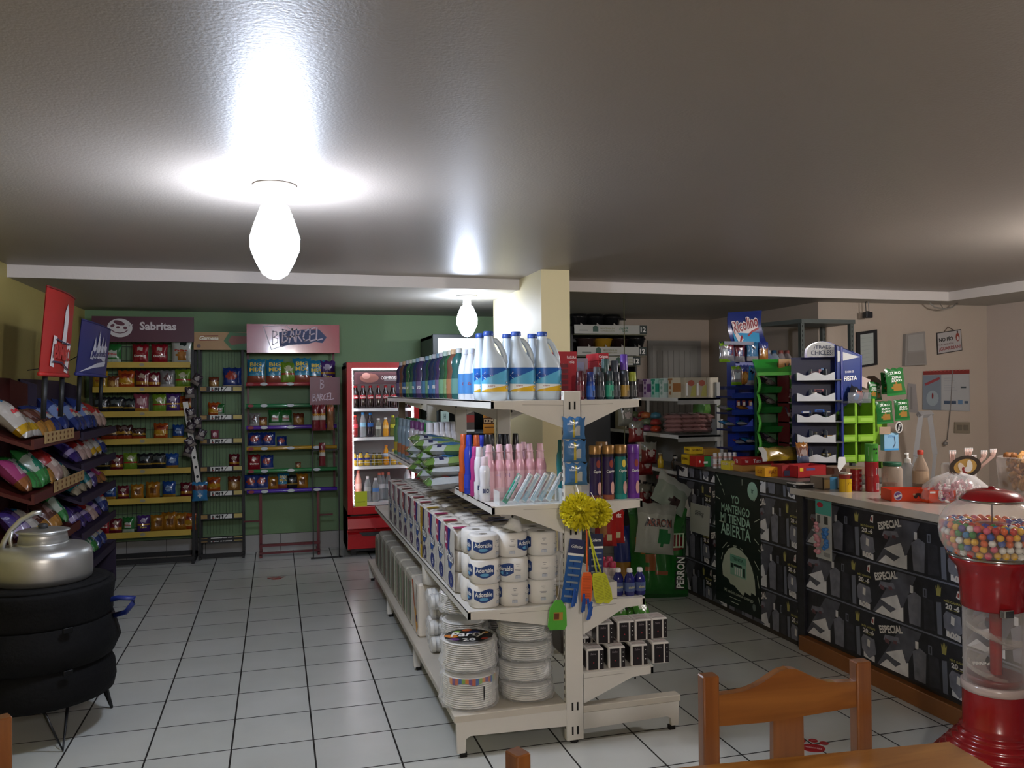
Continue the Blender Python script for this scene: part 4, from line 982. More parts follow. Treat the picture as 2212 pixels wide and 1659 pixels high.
snackrow([(462,'tan',.7),(502,'bluedark')],8.3,NZ[0],'bags on the narrow black rack',W%'top')
snackrow([(463,'orange',.8),(474,'green',.65)],8.3,NZ[1],'bags on the narrow black rack',W%'second')
snackrow([(464,'pink',.55)],8.3,NZ[2],'bags on the narrow black rack',W%'third')
snackrow([(506,'darkred',.75)],8.3,NZ[3],'bags on the narrow black rack',W%'fourth')
snackrow([(462,'orange',.85),(506,'tan',.9)],8.3,NZ[4],'bags on the narrow black rack',W%'fifth')
# ---- rack with coloured rails and BARCEL header
x0,x1=-.27,.56;yf=8.15
mr=M('#5c1520',rough=.4)
br=thing('snack_rack',((x0+x1)/2,yb,0),'snack rack with red, green, purple and yellow rails under a red header on maroon legs','snack rack')
for x in (-.16,.37):
    part(br,'leg',MB().box(x,x+.025,yf+.03,yf+.055,0,.62,mr).box(x,x+.025,yf-.05,yb,0,.025,mr))
part(br,'leg_bar',MB().box(-.16,.395,yf-.03,yf-.01,.1,.125,mr).box(-.16,.395,yf-.03,yf-.01,.03,.05,mr).box(-.3,-.16,yf+.03,yf+.045,.33,.345,mr).box(.39,.52,yf+.03,yf+.045,.36,.375,mr))
part(br,'back_frame',MB().box(x0,x0+.02,yb-.04,yb-.02,.6,1.95,mr).box(x1-.02,x1,yb-.04,yb-.02,.6,1.95,mr).box(x0,x1,yb-.04,yb-.02,1.93,1.95,mr))
cols=[('#9c2a34',1.63),('#2f7a4c',1.427),('#5a2fa0',1.221),('#b08a2c',1.022),('#2f8048',.811),('#4a28a0',.619)]
for k,(c,z) in enumerate(cols):
    part(br,'shelf',MB().box(x0,x1,yf+.01,yb-.04,z-.01,z-.004,M('#3a3f44')))
    l=MB();l.T=Matrix.Rotation(PI/2,4,'Y');l.lathe([(.018,x0),(.0185,x0+.002),(.0185,x1-.002),(.018,x1)],M(c,rough=.15,coat=.8),14,c=(-z,yf,0));l.T=None
    f=frame((0,yf-.0185,0),(1,0,0),(0,0,1))
    for q in (.5,1.5,2.5):l.disc(f,x0+.04+.24*q,z,.034,.015,M('#b9c0c4'),.001,14)
    l.disc(f,x0+.04,z,.028,.014,M('#8a2a34'),.001,12)
    part(br,'rail',l,'coloured rail')
h=MB().box(-.262,.59,yf-.03,yf-.012,1.925,2.195,M('#9a3040',rough=.25,coat=.4));f=frame((0,yf-.03,0),(1,0,0),(0,0,1))
wt=M('#c9b8c6');nv=M('#34406a')
def graf(mb,f,cx,cy,s,back=True):
    G={'B':[[(0,0),(.05,1)],[(0,.98),(.3,.9),(.33,.7),(.08,.52)],[(.08,.52),(.38,.42),(.36,.15),(.02,0)]],'A':[[(0,0),(.22,1),(.42,.05)],[(.08,.4),(.38,.45)]],'R':[[(0,0),(.04,1)],[(.02,.95),(.32,.85),(.3,.6),(.05,.5)],[(.12,.5),(.42,.0)]],'C':[[(.42,.9),(.12,.75),(.02,.3),(.15,.05),(.42,.12)]],'E':[[(.42,1),(.05,.95),(.0,.02),(.42,.08)],[(.03,.5),(.36,.55)]],'L':[[(.05,1),(.0,.05),(.45,.12)]]}
    def word(w,x,y,s,c,wd_,l):
        for ch in w:
            for st_ in G[ch]:mb.stroke(f,[(x+px*s,y+py*s+.12*(px)*s) for px,py in st_],wd_,c,l)
            x+=.5*s;y+=.03*s
    return word
wgr=graf(h,f,0,0,1)
h.poly(f,[(.035,1.975),(.12,2.0),(.3,2.01),(.36,2.03),(.43,2.02),(.47,2.075),(.40,2.15),(.2,2.145),(.03,2.12)],nv,.002)
h.stroke(f,[(-.11,2.175),(.1,2.182),(.14,2.14)],.006,wt,.003);h.stroke(f,[(-.11,2.175),(-.04,1.955),(.06,1.99)],.006,wt,.003)
wgr('B',-.03,2.0,.13,wt,.008,.003);wgr('BARCEL',.06,2.02,.125,wt,.013,.004)
part(br,'header_sign',h)
W='on the %s rail below the red header'
snackrow([(553,'bigmix'),(594,'bigmix'),(623,'lime',1.05),(652,'bigmix',1.05),(684,'bigmix',.95),(707,'purple',1.25)],8.25,1.63,'bags on the red-header rack',W%'top')
snackrow([(550,'grey',.8),(568,'tan',.6),(594,'green',.85),(617,'green',.85),(645,'tan',.8)],8.25,1.22,'bags on the red-header rack',W%'upper purple')
snackrow([(551,'bluedark',.75),(580,'bluedark',.75),(609,'bluedark',.55)],8.25,1.02,'bags on the red-header rack',W%'yellow')
snackrow([(549,'red',.8),(577,'bluedark',.7),(644,'tan',.4)],8.25,.81,'bags on the red-header rack',W%'lower green')
snackrow([(543,'bluedark',.75),(566,'bluedark',.75),(590,'gold',.75),(612,'bigmix',.65),(632,'dark',.9),(652,'gold',.85)],8.25,.618,'bags on the red-header rack',W%'lowest')
# small hook stand in front, with a maroon sign
hk=thing('hook_stand',(.47,7.98,0),'thin black hook stand with a maroon sign before the red-header rack','hook stand')
part(hk,'pole',MB().box(.32,.332,7.98,7.99,0,1.46,blk).box(.56,.572,7.98,7.99,0,1.46,blk).box(.3,.59,7.9,7.91,.0,.015,blk).box(.32,.572,7.98,7.99,1.0,1.01,blk).box(.32,.572,7.98,7.99,1.25,1.26,blk).box(.325,.327,7.9,8.0,0,.012,blk).box(.56,.572,7.9,8.0,0,.012,blk))
s_=MB().box(.303,.583,7.965,7.977,1.43,1.69,M('#5a1c2e',rough=.35));f=frame((0,7.965,0),(1,0,0),(0,0,1))
wgr=graf(s_,f,0,0,1);wgr('B',.40,1.58,.085,wt,.005,.002);wgr('BARCEL',.33,1.465,.065,wt,.006,.002)
part(hk,'sign',s_)
defbag('tube',.065,.24,.04,'#7c1f28',((.45,.55,'#d9d2c8'),(.55,.68,'#c98a2a')),())
defbag('tubetan',.065,.24,.04,'#8a5a34',((.75,.9,'#b8562c'),),())
for k,(px,key) in enumerate(((682,'tube'),(696,'tube'),(713,'tubetan'))):
    bag(key,(PX(px,7.95,1.3),7.95,1.19),'%s slim snack tube bag hanging under the maroon sign, %s'%('red' if key=='tube' else 'tan',ordn(k,3)),'tube bags on the hook stand')
bag('tube',(PX(696,7.95,1.0),7.95,.86),'single red tube bag on the lower hook of the black hook stand','tube bags on the hook stand',sc=.9)
# ================================================================ BREAD RACKS ALONG THE LEFT WALL
dkr=M('#4a1410',rough=.5);dkp=M('#2a2038',rough=.5);yly=M('#a8914a',rough=.5)
def bread_rack(y0,y1,lab,col,zs,xw,flagy):
    r=thing('bread_rack',(XL+.02,(y0+y1)/2,0),lab,'bread rack')
    for y in (y0,y1-.025):
        part(r,'side_panel',MB().prism(frame((0,y,0),(1,0,0),(0,0,1)),[(XL+.01,0),(xw,0),(xw,.34),(XL+.12,.36),(XL+.12,1.62),(XL+.01,1.66)],-.02,0,col))
    part(r,'back_panel',MB().box(XL+.005,XL+.02,y0,y1,.02,1.66,col))
    part(r,'base_plinth',MB().box(XL+.02,xw-.02,y0,y1,.0,.09,col))
    for z in zs:
        b=MB();f=frame((0,y1,0),(1,0,0),(0,0,1))
        b.prism(f,[(xw-.02,z-.02),(xw,z-.02),(xw,z+.035),(xw-.015,z+.035),(xw-.015,z),(XL+.02,z+.15),(XL+.02,z+.13)],0,y1-y0,col)
        part(r,'tray',b)
    return r
ZA=[1.27,.97,.67,.36]
ra=bread_rack(5.05,6.15,'dark red bread rack with slanted trays along the left wall, nearer of the two',dkr,ZA,-1.27,0)
rb=bread_rack(6.35,7.55,'dark purple bread rack with slanted trays along the left wall, farther of the two',dkp,[1.25,1.03,.80,.55,.3],-1.29,0)
def breadrow(keys,y0,y1,x,z,wh,sc=1.0,grp=None):
    n=len(keys)
    nm=dict(bread='blue',breadwhite='white and blue',breadteal='teal',breadpink='pink',breadgreen='green and white',breadred='red and pale',breadpurple='purple',breadbrown='brown')
    for i,k in enumerate(keys):
        y=y0+(y1-y0)*(i+.5)/n
        bag(k,(x-.05,y,z+.045),'%s bread bag, %s on the %s'%(nm[k],('nearest','second nearest','third nearest','fourth nearest','fifth nearest','sixth nearest','seventh nearest')[i],wh),grp,rot=(RND.uniform(-1.05,-.6),RND.uniform(-.12,.12),PI/2+RND.uniform(-.12,.12)),sc=sc*RND.uniform(.95,1.08),cat='bread bag',name='bread_bag')
g='bread bags on the dark red rack'
breadrow(['breadwhite','breadwhite','breadbrown','breadbrown','bread','bread'],5.08,6.12,-1.27,ZA[0],'top tray of the red bread rack',1.05,g)
breadrow(['breadpink','breadgreen','breadgreen','breadbrown','breadred','breadteal'],5.08,6.12,-1.27,ZA[1],'second tray of the red bread rack',1.05,g)
breadrow(['breadpurple','breadwhite','breadbrown','breadbrown','breadgreen'],5.08,6.12,-1.27,ZA[2],'third tray of the red bread rack',1.0,g)
breadrow(['breadbrown','breadteal','bread','breadwhite','breadred'],5.08,6.12,-1.27,ZA[3],'lowest tray of the red bread rack',1.0,g)
g='bread bags on the dark purple rack'
breadrow(['bread','bread','bread','bread','breadred','breadred'],6.38,7.5,-1.29,1.25,'top tray of the purple bread rack',1,g)
breadrow(['breadpurple','breadred','breadred','breadwhite','breadwhite','bread'],6.38,7.5,-1.29,1.03,'second tray of the purple bread rack',.9,g)
breadrow(['breadteal','breadteal','breadteal','breadpurple','breadpink','breadpink'],6.38,7.5,-1.29,.80,'third tray of the purple bread rack',.9,g)
breadrow(['breadpurple','breadpurple','breadpurple','breadred','breadpurple','bread'],6.38,7.5,-1.29,.55,'fourth tray of the purple bread rack',.9,g)
breadrow(['breadbrown','breadwhite','breadgreen','breadgreen','bread','bread'],6.38,7.5,-1.29,.3,'lowest tray of the purple bread rack',.9,g)
# flags on the racks
def flag(name,lab,X,pa,pb,zt0,zt1,zb,art,col):
    y0=PY(pa,X,2.0);y1=PY(pb,X,2.0)
    t=thing(name,(X,y0,zb),lab,'sign')
    b=MB();n=10
    def fr(x,y,l=0):
        u=x/(y1-y0);return Vector((X+.02*math.sin(u*PI)+.03*(y-zb)/(zt0-zb)+l,y0+x-.04*(1-(y-zb)/(zt0-zb)),y))
    vs=[fr((y1-y0)*i/n,zb+(zt0-zb)*j/4,l) for l in (0,-.004) for j in range(5) for i in range(n+1)]
    fs=[]
    for s in (0,1):
        for j in range(4):
            for i in range(n):
                a=s*5*(n+1)+j*(n+1)+i;q=(a,a+1,a+n+2,a+n+1);fs.append(q if s==0 else q[::-1])
    b.add(vs,fs,M(col,rough=.3),True)
    art(b,fr,y1-y0,zb,zt0-zb)
    part(t,'panel',b)
    part(t,'top_rim',MB().tube([fr((y1-y0)*i/6,zt0,0) for i in range(7)],.006,M('#6b1512' if 'red' in lab else '#2b2a5c'),6))
    part(t,'bottom_rim',MB().tube([fr((y1-y0)*i/6,zb,.0) for i in range(7)],.012,M(col),6))
    for yy in (y0+.12,y1-.14):part(t,'stem',MB().tube([(X-.01,yy,zb),(X-.02,yy,zb-.24)],.014,blk,6))
def art1(b,fr,w,z,h):
    wh=M('#d0c8c8');rd=M('#a62a26')
    b.poly(fr,[(w*.5,z+h*.38),(w*.66,z+h*.38),(w*.7,z+h*.72),(w*.62,z+h*.88),(w*.54,z+h*.78),(w*.52,z+h*.5)],wh,.004)
    b.poly(fr,[(w*.2,z+h*.1),(w*.84,z+h*.03),(w*.9,z+h*.4),(w*.24,z+h*.46)],wh,.006)
    b.text(fr,'BIMBO',w*.54,z+h*.265,w*.58,h*.17,rd,.012,bold=.05,rot=-.04)
    b.stroke(fr,[(w*.24,z+h*.15),(w*.5,z+h*.15),(w*.82,z+h*.07)],.010,M('#2a2a44'),.012);b.stroke(fr,[(w*.3,z+h*.42),(w*.55,z+h*.39),(w*.84,z+h*.385)],.008,M('#2a2a44'),.012)
flag('shop_sign','red hanging sign reading BIMBO above the bread racks',-1.2,88,150,2.13,2.1,1.66,art1,'#a3211d')
def art2(b,fr,w,z,h):
    wh=M('#c4c3cf')
    for a0,a1 in ((.3,.75),(.42,.9),(.55,.8),(.68,.78)):
        b.poly(fr,[(w*a0,z+h*.35),(w*(a0+.14),z+h*.32),(w*(a0+.08),z+h*a1)],wh,.005)
    b.poly(fr,[(w*.28,z+h*.3),(w*.82,z+h*.3),(w*.86,z+h*.62),(w*.5,z+h*.58),(w*.3,z+h*.45)],wh,.004)
    b.poly(fr,[(w*.0,z+h*.02),(w*.5,z+h*.24),(w*.84,z+h*.3),(w*.8,z+h*.2),(w*.4,z+h*.14)],wh,.006)
    b.text(fr,'Marinela',w*.55,z+h*.43,w*.5,h*.13,M('#2f2f6a'),.008,shear=.3,rot=.05)
flag('shop_sign','blue hanging sign with white lettering above the farther bread rack',-1.22,166,230,2.03,2.0,1.68,art2,'#2f3270')
# wire tie between the signs
tag(MB().tube([P(185,760,X=-1.25),P(130,790,X=-1.3),P(60,800,X=-1.35)],.003,blk,5).build('sign_wire'),'thin black wire running between the hanging signs on the left wall','wire')
# ================================================================ KETTLE ON BLACK STAND
kx,ky=-1.065,4.30
st=thing('round_stand',(kx,ky,0),'round black three-tier stand on hairpin legs at the left edge','stand')
fab=M('#08080a',spec=.25,rough=.8,bump=.3,bscale=60)
def tier(z0,z1,r):
    k={.17:[(.86,0),(.97,.04),(1.0,.3),(.985,.7),(.93,.93),(.9,1)],.335:[(.9,0),(.95,.06),(1.03,.38),(1.0,.6),(.95,.92),(.93,1)],.52:[(.94,0),(.97,.1),(.975,.55),(.985,.6),(1.0,.9),(.99,.97),(.9,1)]}[z0]
    return MB().lathe([(r*a,z0+(z1-z0)*c) for a,c in k],fab,44)
for z0,z1,r in ((.17,.335,.325),(.335,.52,.335),(.52,.682,.322)):
    tt=part(st,'tier',(lambda m:(setattr(m,'v',[v+Vector((kx,ky,0)) for v in m.v]),m)[1])(tier(z0,z1,r)))
part(st,'rim_band',MB().lathe([(.29,.676),(.3,.69),(.26,.69)],fab,40,c=(kx,ky,0)))
for z in (.335,.52):
    bk=MB()
    for a in (-1.15,-.95):bk.box(-.02,.02,-.012,.004,-.012,.012,blk,.003)
    bk.v=[Matrix.Translation((kx+.335*math.cos(-1.0),ky+.335*math.sin(-1.0),z))@(Matrix.Rotation(-1.0+PI/2,4,'Z')@v) for v in bk.v]
    part(st,'buckle',bk)
def hair(x,y,dx,dy):
    px,py=-dy,dx;k=.055/max(1e-6,math.hypot(dx,dy))
    return MB().tube([(x-dx+px*k,y-dy+py*k,.19),(x,y,.006),(x-dx-px*k,y-dy-py*k,.19)],.0075,M('#17171a',rough=.35),7)
for lx,ly,dx,dy in ((-.9,4.0,.04,-.05),(-.79,4.48,.05,.03),(-1.33,4.12,-.05,-.03),(-1.2,4.6,-.03,.05)):part(st,'hairpin_leg',hair(lx,ly,dx,dy))
part(st,'side_handle',MB().tube([P(222,1300,Y=4.3),P(255,1291,Y=4.25),P(290,1292,Y=4.22),P(287,1303,Y=4.22),P(272,1322,Y=4.24),P(243,1330,Y=4.3)],.012,M('#1c2a6c',rough=.35),8),'navy blue loop handle')
al=M('#b9b9b6',rough=.38,metal=.9,bump=.05,bscale=8)
kt=thing('kettle',(kx+.02,ky,.69),'large brushed aluminium kettle with loop handle on the black stand','kettle')
MB().lathe([(.19,0),(.202,.008),(.207,.03),(.207,.115),(.2,.14),(.18,.158),(.12,.17),(.105,.172),(.105,.178)],al,44).build('body',kt)
ld=MB().lathe([(.1,.176),(.105,.18),(.1,.21),(.098,.222),(.11,.226),(.112,.23),(.09,.236),(.03,.24),(.0,.24)],al,36).build('lid',kt)
MB().lathe([(.0,.238),(.02,.24),(.022,.256),(.012,.262),(0,.262)],M('#2a2a2c'),16).build('lid_knob',ld)
hp=[(-.165,-.04,.14),(-.15,-.04,.19),(-.125,-.035,.24),(-.085,-.03,.285),(-.03,-.03,.315),(.0,-.03,.318)]
MB().tube(hp,[.014,.013,.012,.012,.012,.01],al,10).tube([(-.115,-.05,.155),(-.125,-.04,.2),(-.12,-.035,.24)],.009,al,8).build('handle',kt)

# printed strips clipped to the bread trays
for k,(pa,pb,z,lab) in enumerate(((98,160,1.30,'upper'),(118,182,1.0,'lower'))):
    ya,yb2=PY(pa,-1.262,z),PY(pb,-1.262,z);b=MB().box(-1.266,-1.262,ya,yb2,z-.03,z+.035,M('#a5885a',rough=.5));f=frame((-1.262,0,0),(0,1,0),(0,0,1))
    for q in range(7):
        for r in (0,1):b.disc(f,ya+(yb2-ya)*(.09+.135*q),z-.012+.03*r,.018,.009,M('#6d3f1c'),.001,8)
    tag(b.build('shelf_strip'),'tan printed strip with brown ovals along a bread tray edge, %s one'%lab,'shelf strip')
# ================================================================ RED DRINKS FRIDGE
red=M('#b3141c',rough=.3,coat=.3);dg=M('#2a2c2e',rough=.5)
fx0,fx1,fy0,fy1=.635,1.315,7.86,8.42
fr_=thing('drinks_fridge',((fx0+fx1)/2,fy1,0),'tall red glass-door drinks fridge with lit shelves against the green wall','fridge')
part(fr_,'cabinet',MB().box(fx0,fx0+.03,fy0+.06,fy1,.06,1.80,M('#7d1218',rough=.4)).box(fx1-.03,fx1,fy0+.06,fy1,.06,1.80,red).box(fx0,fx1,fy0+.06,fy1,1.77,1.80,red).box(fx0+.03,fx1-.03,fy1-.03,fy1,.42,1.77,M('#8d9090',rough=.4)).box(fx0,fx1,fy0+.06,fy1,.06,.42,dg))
part(fr_,'top_hinge_cover',MB().box(fx0,fx0+.12,fy0+.1,fy1-.1,1.80,1.83,dg,.004))
# door
d=MB();w_=.05
d.box(fx0,fx0+w_,fy0,fy0+.05,.40,1.825,red,.004).box(fx1-w_,fx1,fy0,fy0+.05,.40,1.825,red,.004).box(fx0+w_,fx1-w_,fy0,fy0+.05,1.775,1.825,red).box(fx0+w_,fx1-w_,fy0,fy0+.05,.40,.468,red)
dr=part(fr_,'door',d)
o=MB().box(fx0+w_,fx1-w_,fy0+.02,fy0+.024,.468,1.775,glass('#ffffff',.02,.05)).build('door_glass',dr);o.matrix_parent_inverse=dr.matrix_parent_inverse
# led strips either side
ls=MB();ems=M('#f2f7ff',emit=7,var=0)
for x in (fx0+w_+.002,fx1-w_-.014):
    ls.box(x,x+.012,fy0+.055,fy0+.062,.5,1.75,ems)
    for k in range(26):ls.lathe([(.0,0),(.008,.002),(.008,.01),(0,.012)],ems,8,c=(x+.006,fy0+.052,.52+.047*k))
ls.box(fx0+w_,fx1-w_,fy0+.055,fy0+.07,1.755,1.77,ems)
part(fr_,'light_strip',ls)
# inner banner
bn=MB().box(fx0+.08,fx1-.08,fy0+.09,fy0+.1,1.62,1.735,M('#4a2a30',rough=.4));f=frame((0,fy0+.09,0),(1,0,0),(0,0,1))
bn.disc(f,fx0+.22,1.68,.09,.045,M('#8a5a50'),.001,14);bn.disc(f,fx0+.19,1.7,.04,.03,M('#b98a80'),.002,12);bn.rect(f,fx0+.36,fx0+.48,1.65,1.7,M('#7a7478'),.001);bn.text(f,'COMBOS',fx0+.4,1.68,.14,.03,LBL,.002)
part(fr_,'inner_banner',bn)
sh=M('#dde1e2',rough=.3)
FZ=[1.393,1.118,.844,.50]
for z in FZ:
    part(fr_,'wire_shelf',MB().box(fx0+.05,fx1-.05,fy0+.08,fy0+.09,z-.03,z-.002,sh).box(fx0+.05,fx1-.05,fy0+.09,fy1-.04,z-.012,z-.004,sh))
gd=MB()
for z in (.95,.9,.875):gd.box(fx0+.09,fx1-.09,fy0+.07,fy0+.073,z,z+.004,sh)
for k in range(4):gd.box(fx0+.1+.155*k,fx0+.104+.155*k,fy0+.07,fy0+.073,.845,.952,sh)
part(fr_,'front_guard',gd)
# lower panel
lp=MB();f=frame((0,fy0+.03,0),(1,0,0),(0,0,1))
lp.prism(frame((fx0,0,0),(0,1,0),(0,0,1)),[(fy0+.06,.06),(fy0+.0,.08),(fy0-.02,.2),(fy0-.03,.22),(fy0+.04,.235),(fy0+.04,.25),(fy0-.02,.27),(fy0-.0,.36),(fy0+.06,.375)],0,fx1-fx0,red)
part(fr_,'lower_panel',lp)
vg=MB();f=frame((0,fy0-.031,0),(1,0,0),(0,0,1));vg.poly(f,[(fx0+.1,.235),(fx0+.14,.2),(fx1-.14,.2),(fx1-.1,.235)],dg,-.004+.006).box(fx0+.03,fx1-.03,fy0+.03,fy0+.05,.05,.1,dg)
part(fr_,'vent_slot',vg)
sc_=MB();f=frame((0,fy0-.022,0),(1,0,0),(0,.16,1));sc_.text(f,'Coca-Cola',fx0+.39,.315,.28,.075,M('#e8e4e0'),.004,bold=.02,shear=.35)
sc_.stroke(f,[(fx0+.25,.36),(fx0+.225,.33),(fx0+.22,.3),(fx0+.235,.27),(fx0+.26,.255)],.005,M('#d98a8c'),.004)
part(fr_,'lettering',sc_)
for x in (fx0+.06,fx1-.06):part(fr_,'foot',MB().box(x-.025,x+.025,fy0+.1,fy0+.15,0,.06,dg).box(x-.025,x+.025,fy1-.1,fy1-.05,0,.06,dg))
part(fr_,'price_card',MB().box(PX(767,7.85,.6),PX(793,7.85,.6),fy0-.004,fy0-.001,.475,.615,M('#c4cf2a',rough=.5)).rect(frame((0,fy0-.004,0),(1,0,0),(0,0,1)),PX(771,7.85,.6),PX(789,7.85,.6),.515,.52,M('#3c4a1a'),.001),'yellow-green price card')
yb_=fy0+.15
def fb(key,mk,items,z,nm,grp,dy=0):
    for i,px in enumerate(items):
        put(key,mk,(PX(px,yb_+dy,z+.1),yb_+dy,z),'%s on the fridge shelf, %s'%(nm,ordn(i,len(items))),'drink bottle',grp)
fb('cola',mk_soda('#1c0f0e','#b3202a','#a8202a',.215,.029,txt=('Coca',.05,.02,WHITE)),[767,784,800,817,833,849],FZ[0],'cola bottle in the front of the top row','cola bottles in the fridge')
fb('cola',mk_soda('#1c0f0e','#b3202a','#a8202a',.215,.029),[864,878],FZ[0],'cola bottle with red cap behind the island goods','cola bottles in the fridge')
fb('cola',None,[769,785,801,817,833,848],FZ[0],'cola bottle in the hidden second row','cola bottles in the fridge',.1)
for i,(px,nm,liq,cap,lab,h,cl) in enumerate(((767,'red soda','#7a1c1e','#c8402c','#c23a44',.21,0),(784,'clear water','#b9c0c4','#2f86c4','#8ec4dc',.235,1),(800,'dark soda','#1a1a24','#2f7ac4','#2a62a8',.23,0),(817,'pale lemon','#a9aea0','#e0e2e0','#c8d0c0',.175,1),(833,'orange drink','#d99a1e','#e8e8e4','#e8c070',.18,0),(849,'lemon-green drink','#8f9a3a','#c8cc2a','#c4c83a',.2,1),(867,'clear water','#b9c0c4','#2f86c4','#8ec4dc',.22,1))):
    put('fb'+nm,mk_soda(liq,cap,lab,h,.03,cl),(PX(px,yb_,1.2),yb_,FZ[1]),'%s bottle on the second fridge shelf, %s'%(nm,ordn(i,7)),'drink bottle','bottles on the second fridge shelf')
for i,(px,nm,liq,cap,lab,h,cl) in enumerate(((765,'yellow and blue','#c9a83a','#2c2c44','#3a3c8c',.13,0),(779,'yellow and blue','#c9a83a','#2c2c44','#3a3c8c',.145,0),(793,'yellow and blue','#c9a83a','#2c2c44','#3a3c8c',.145,0),(808,'olive','#8a7a1c','#2c2c1c','#5a4c14',.12,0),(820,'olive','#8a7a1c','#2c2c1c','#5a4c14',.115,0),(834,'tall orange','#e09a18','#d8801c','#a8c4d8',.19,0),(850,'yellow','#d0a82a','#c8b83a','#b98a1c',.15,0),(866,'yellow','#d0a82a','#c8b83a','#b98a1c',.15,0))):
    put('fc'+nm,mk_soda(liq,cap,lab,h,.027,cl),(PX(px,yb_,.95),yb_,FZ[2]),'%s bottle on the third fridge shelf, %s'%(nm,ordn(i,8)),'drink bottle','bottles on the third fridge shelf')
for i,(px,nm,liq,cap,lab,h,dy) in enumerate(((774,'pink','#d99a8a','#c86a5a','#e0b0a8',.30,0),(794,'clear','#b4babc','#d8d8d8','#9fa6a8',.24,0),(811,'clear with blue label','#b4babc','#c4ccd0','#4a7ab8',.22,0),(822,'clear red-capped','#b4babc','#d87a64','#b4babc',.26,.1),(830,'clear red-capped','#b4babc','#d87a64','#b4babc',.26,.12),(842,'clear red-capped','#b4babc','#d87a64','#b4babc',.26,.1),(880,'clear with red print','#b4babc','#d87a64','#c8644c',.33,0))):
    put('fd'+nm,mk_soda(liq,cap,lab,h,.036,nm!='pink'),(PX(px,yb_,.6),yb_+dy,FZ[3]),'%s bottle on the lowest fridge shelf, %s'%(nm,ordn(i,7)),'drink bottle','bottles on the lowest fridge shelf')
# ================================================================ GREY FRIDGE BEHIND THE ISLAND
gx0,gx1,gy0,gy1=1.42,2.10,7.68,8.36
g2=thing('drinks_fridge',((gx0+gx1)/2,gy1,0),'tall dark grey fridge with a lit white top panel behind the shelving island','fridge')
gg=M('#3c4446',rough=.4)
part(g2,'cabinet',MB().box(gx0,gx0+.03,gy0+.05,gy1,0,2.08,gg).box(gx1-.03,gx1,gy0+.05,gy1,0,2.08,gg).box(gx0,gx1,gy0+.05,gy1,2.05,2.08,gg).box(gx0,gx1,gy1-.03,gy1,0,2.08,gg).box(gx0,gx1,gy0+.05,gy1,0,.3,gg))
part(g2,'lit_header',MB().box(gx0,gx1,gy0,gy0+.05,1.78,2.085,gg,.004).rect(frame((0,gy0,0),(1,0,0),(0,0,1)),gx0+.05,gx1-.03,1.82,2.05,M('#dfe6dc',emit=.55,var=0),.002))
d=MB().box(gx0,gx0+.05,gy0,gy0+.05,.3,1.76,gg,.003).box(gx1-.05,gx1,gy0,gy0+.05,.3,1.76,gg,.003).box(gx0,gx1,gy0,gy0+.05,.3,.34,gg).box(gx0,gx1,gy0,gy0+.05,1.72,1.76,gg)
dr=part(g2,'door',d)
o=MB().box(gx0+.05,gx1-.05,gy0+.02,gy0+.024,.34,1.72,glass('#c8d0d0',.03,.2)).build('door_glass',dr);o.matrix_parent_inverse=dr.matrix_parent_inverse
for z in (.55,.85,1.15,1.45):part(g2,'wire_shelf',MB().box(gx0+.04,gx1-.04,gy0+.08,gy1-.04,z-.012,z,M('#7c8284')))
sk_=MB();f=frame((0,gy0,0),(1,0,0),(0,0,1))
a0,a1=PX(952,gy0,1.2),PX(970,gy0,1.2);sk_.rect(f,a0,a1,1.06,1.36,M('#c4dcd4'),.002);sk_.disc(f,(a0+a1)/2,1.18,.03,.035,M('#4f9c78'),.003,14);sk_.text(f,'H',(a0+a1)/2,1.31,.02,.05,M('#4a6a64'),.003)
part(g2,'door_sticker',sk_,'pale green sticker')
def sign(px0,px1,z0,z1,col,lab,art=None,Y=gy0-.004):
    X0,X1=PX(px0,Y,1.2),PX(px1,Y,1.2);b=MB().box(X0,X1,Y,Y+.003,z0,z1,M(col,rough=.5));f=frame((0,Y,0),(1,0,0),(0,0,1))
    if art:art(b,f,X0,X1,z0,z1)
    o=b.build('notice');tag(o,lab,'notice');return o
def so(b,f,X0,X1,z0,z1):
    dk=M('#4a2a14');w=X1-X0;b.rect(f,X0,X1,z0+.09,z0+.15,dk,.001);b.text(f,'DDMAR',(X0+X1)/2,z0+.12,w*.9,.04,M('#e8c89a'),.002);b.text(f,'VALIDO SOLO',(X0+X1)/2,z1-.03,w*.9,.022,dk,.001);b.text(f,'DE LUZZI',(X0+X1)/2,z1-.065,w*.7,.022,dk,.001);b.rect(f,X0+.01,X1-.01,z0+.055,z0+.062,dk,.001)
sign(1044,1080,1.14,1.33,'#d08a2c','orange notice with a dark brown band on the grey fridge door behind the island',so)
def sg(b,f,X0,X1,z0,z1):b.disc(f,(X0+X1)/2,(z0+z1)/2,.03,.02,M('#8ab83c'),.001)
sign(990,1004,1.31,1.38,'#3f8a5c','small green notice taped on the grey fridge door',sg)
def sr(b,f,X0,X1,z0,z1):b.rect(f,X0,X1,z0+.09,z0+.16,M('#9c3a34'),.001);b.rect(f,X0,X1,z0,z0+.02,LBL,.001)
sign(1006,1025,1.16,1.36,'#5a504a','dark notice with red patch on the grey fridge door',sr)
bx=MB().box(PX(868,6.4,1.3),PX(884,6.4,1.3),6.6,6.605,1.13,1.36,M('#5a4a34')).rect(frame((0,6.6,0),(1,0,0),(0,0,1)),PX(868,6.4,1.3),PX(884,6.4,1.3),1.13,1.25,M('#6d2232'),.001).box(PX(870,6.4,1.3),PX(884,6.4,1.3),6.605,6.65,1.34,1.47,M('#5a4a34'))
tag(bx.build('price_sign'),'brown and maroon card hanging under the far end of the top island shelf','sign')
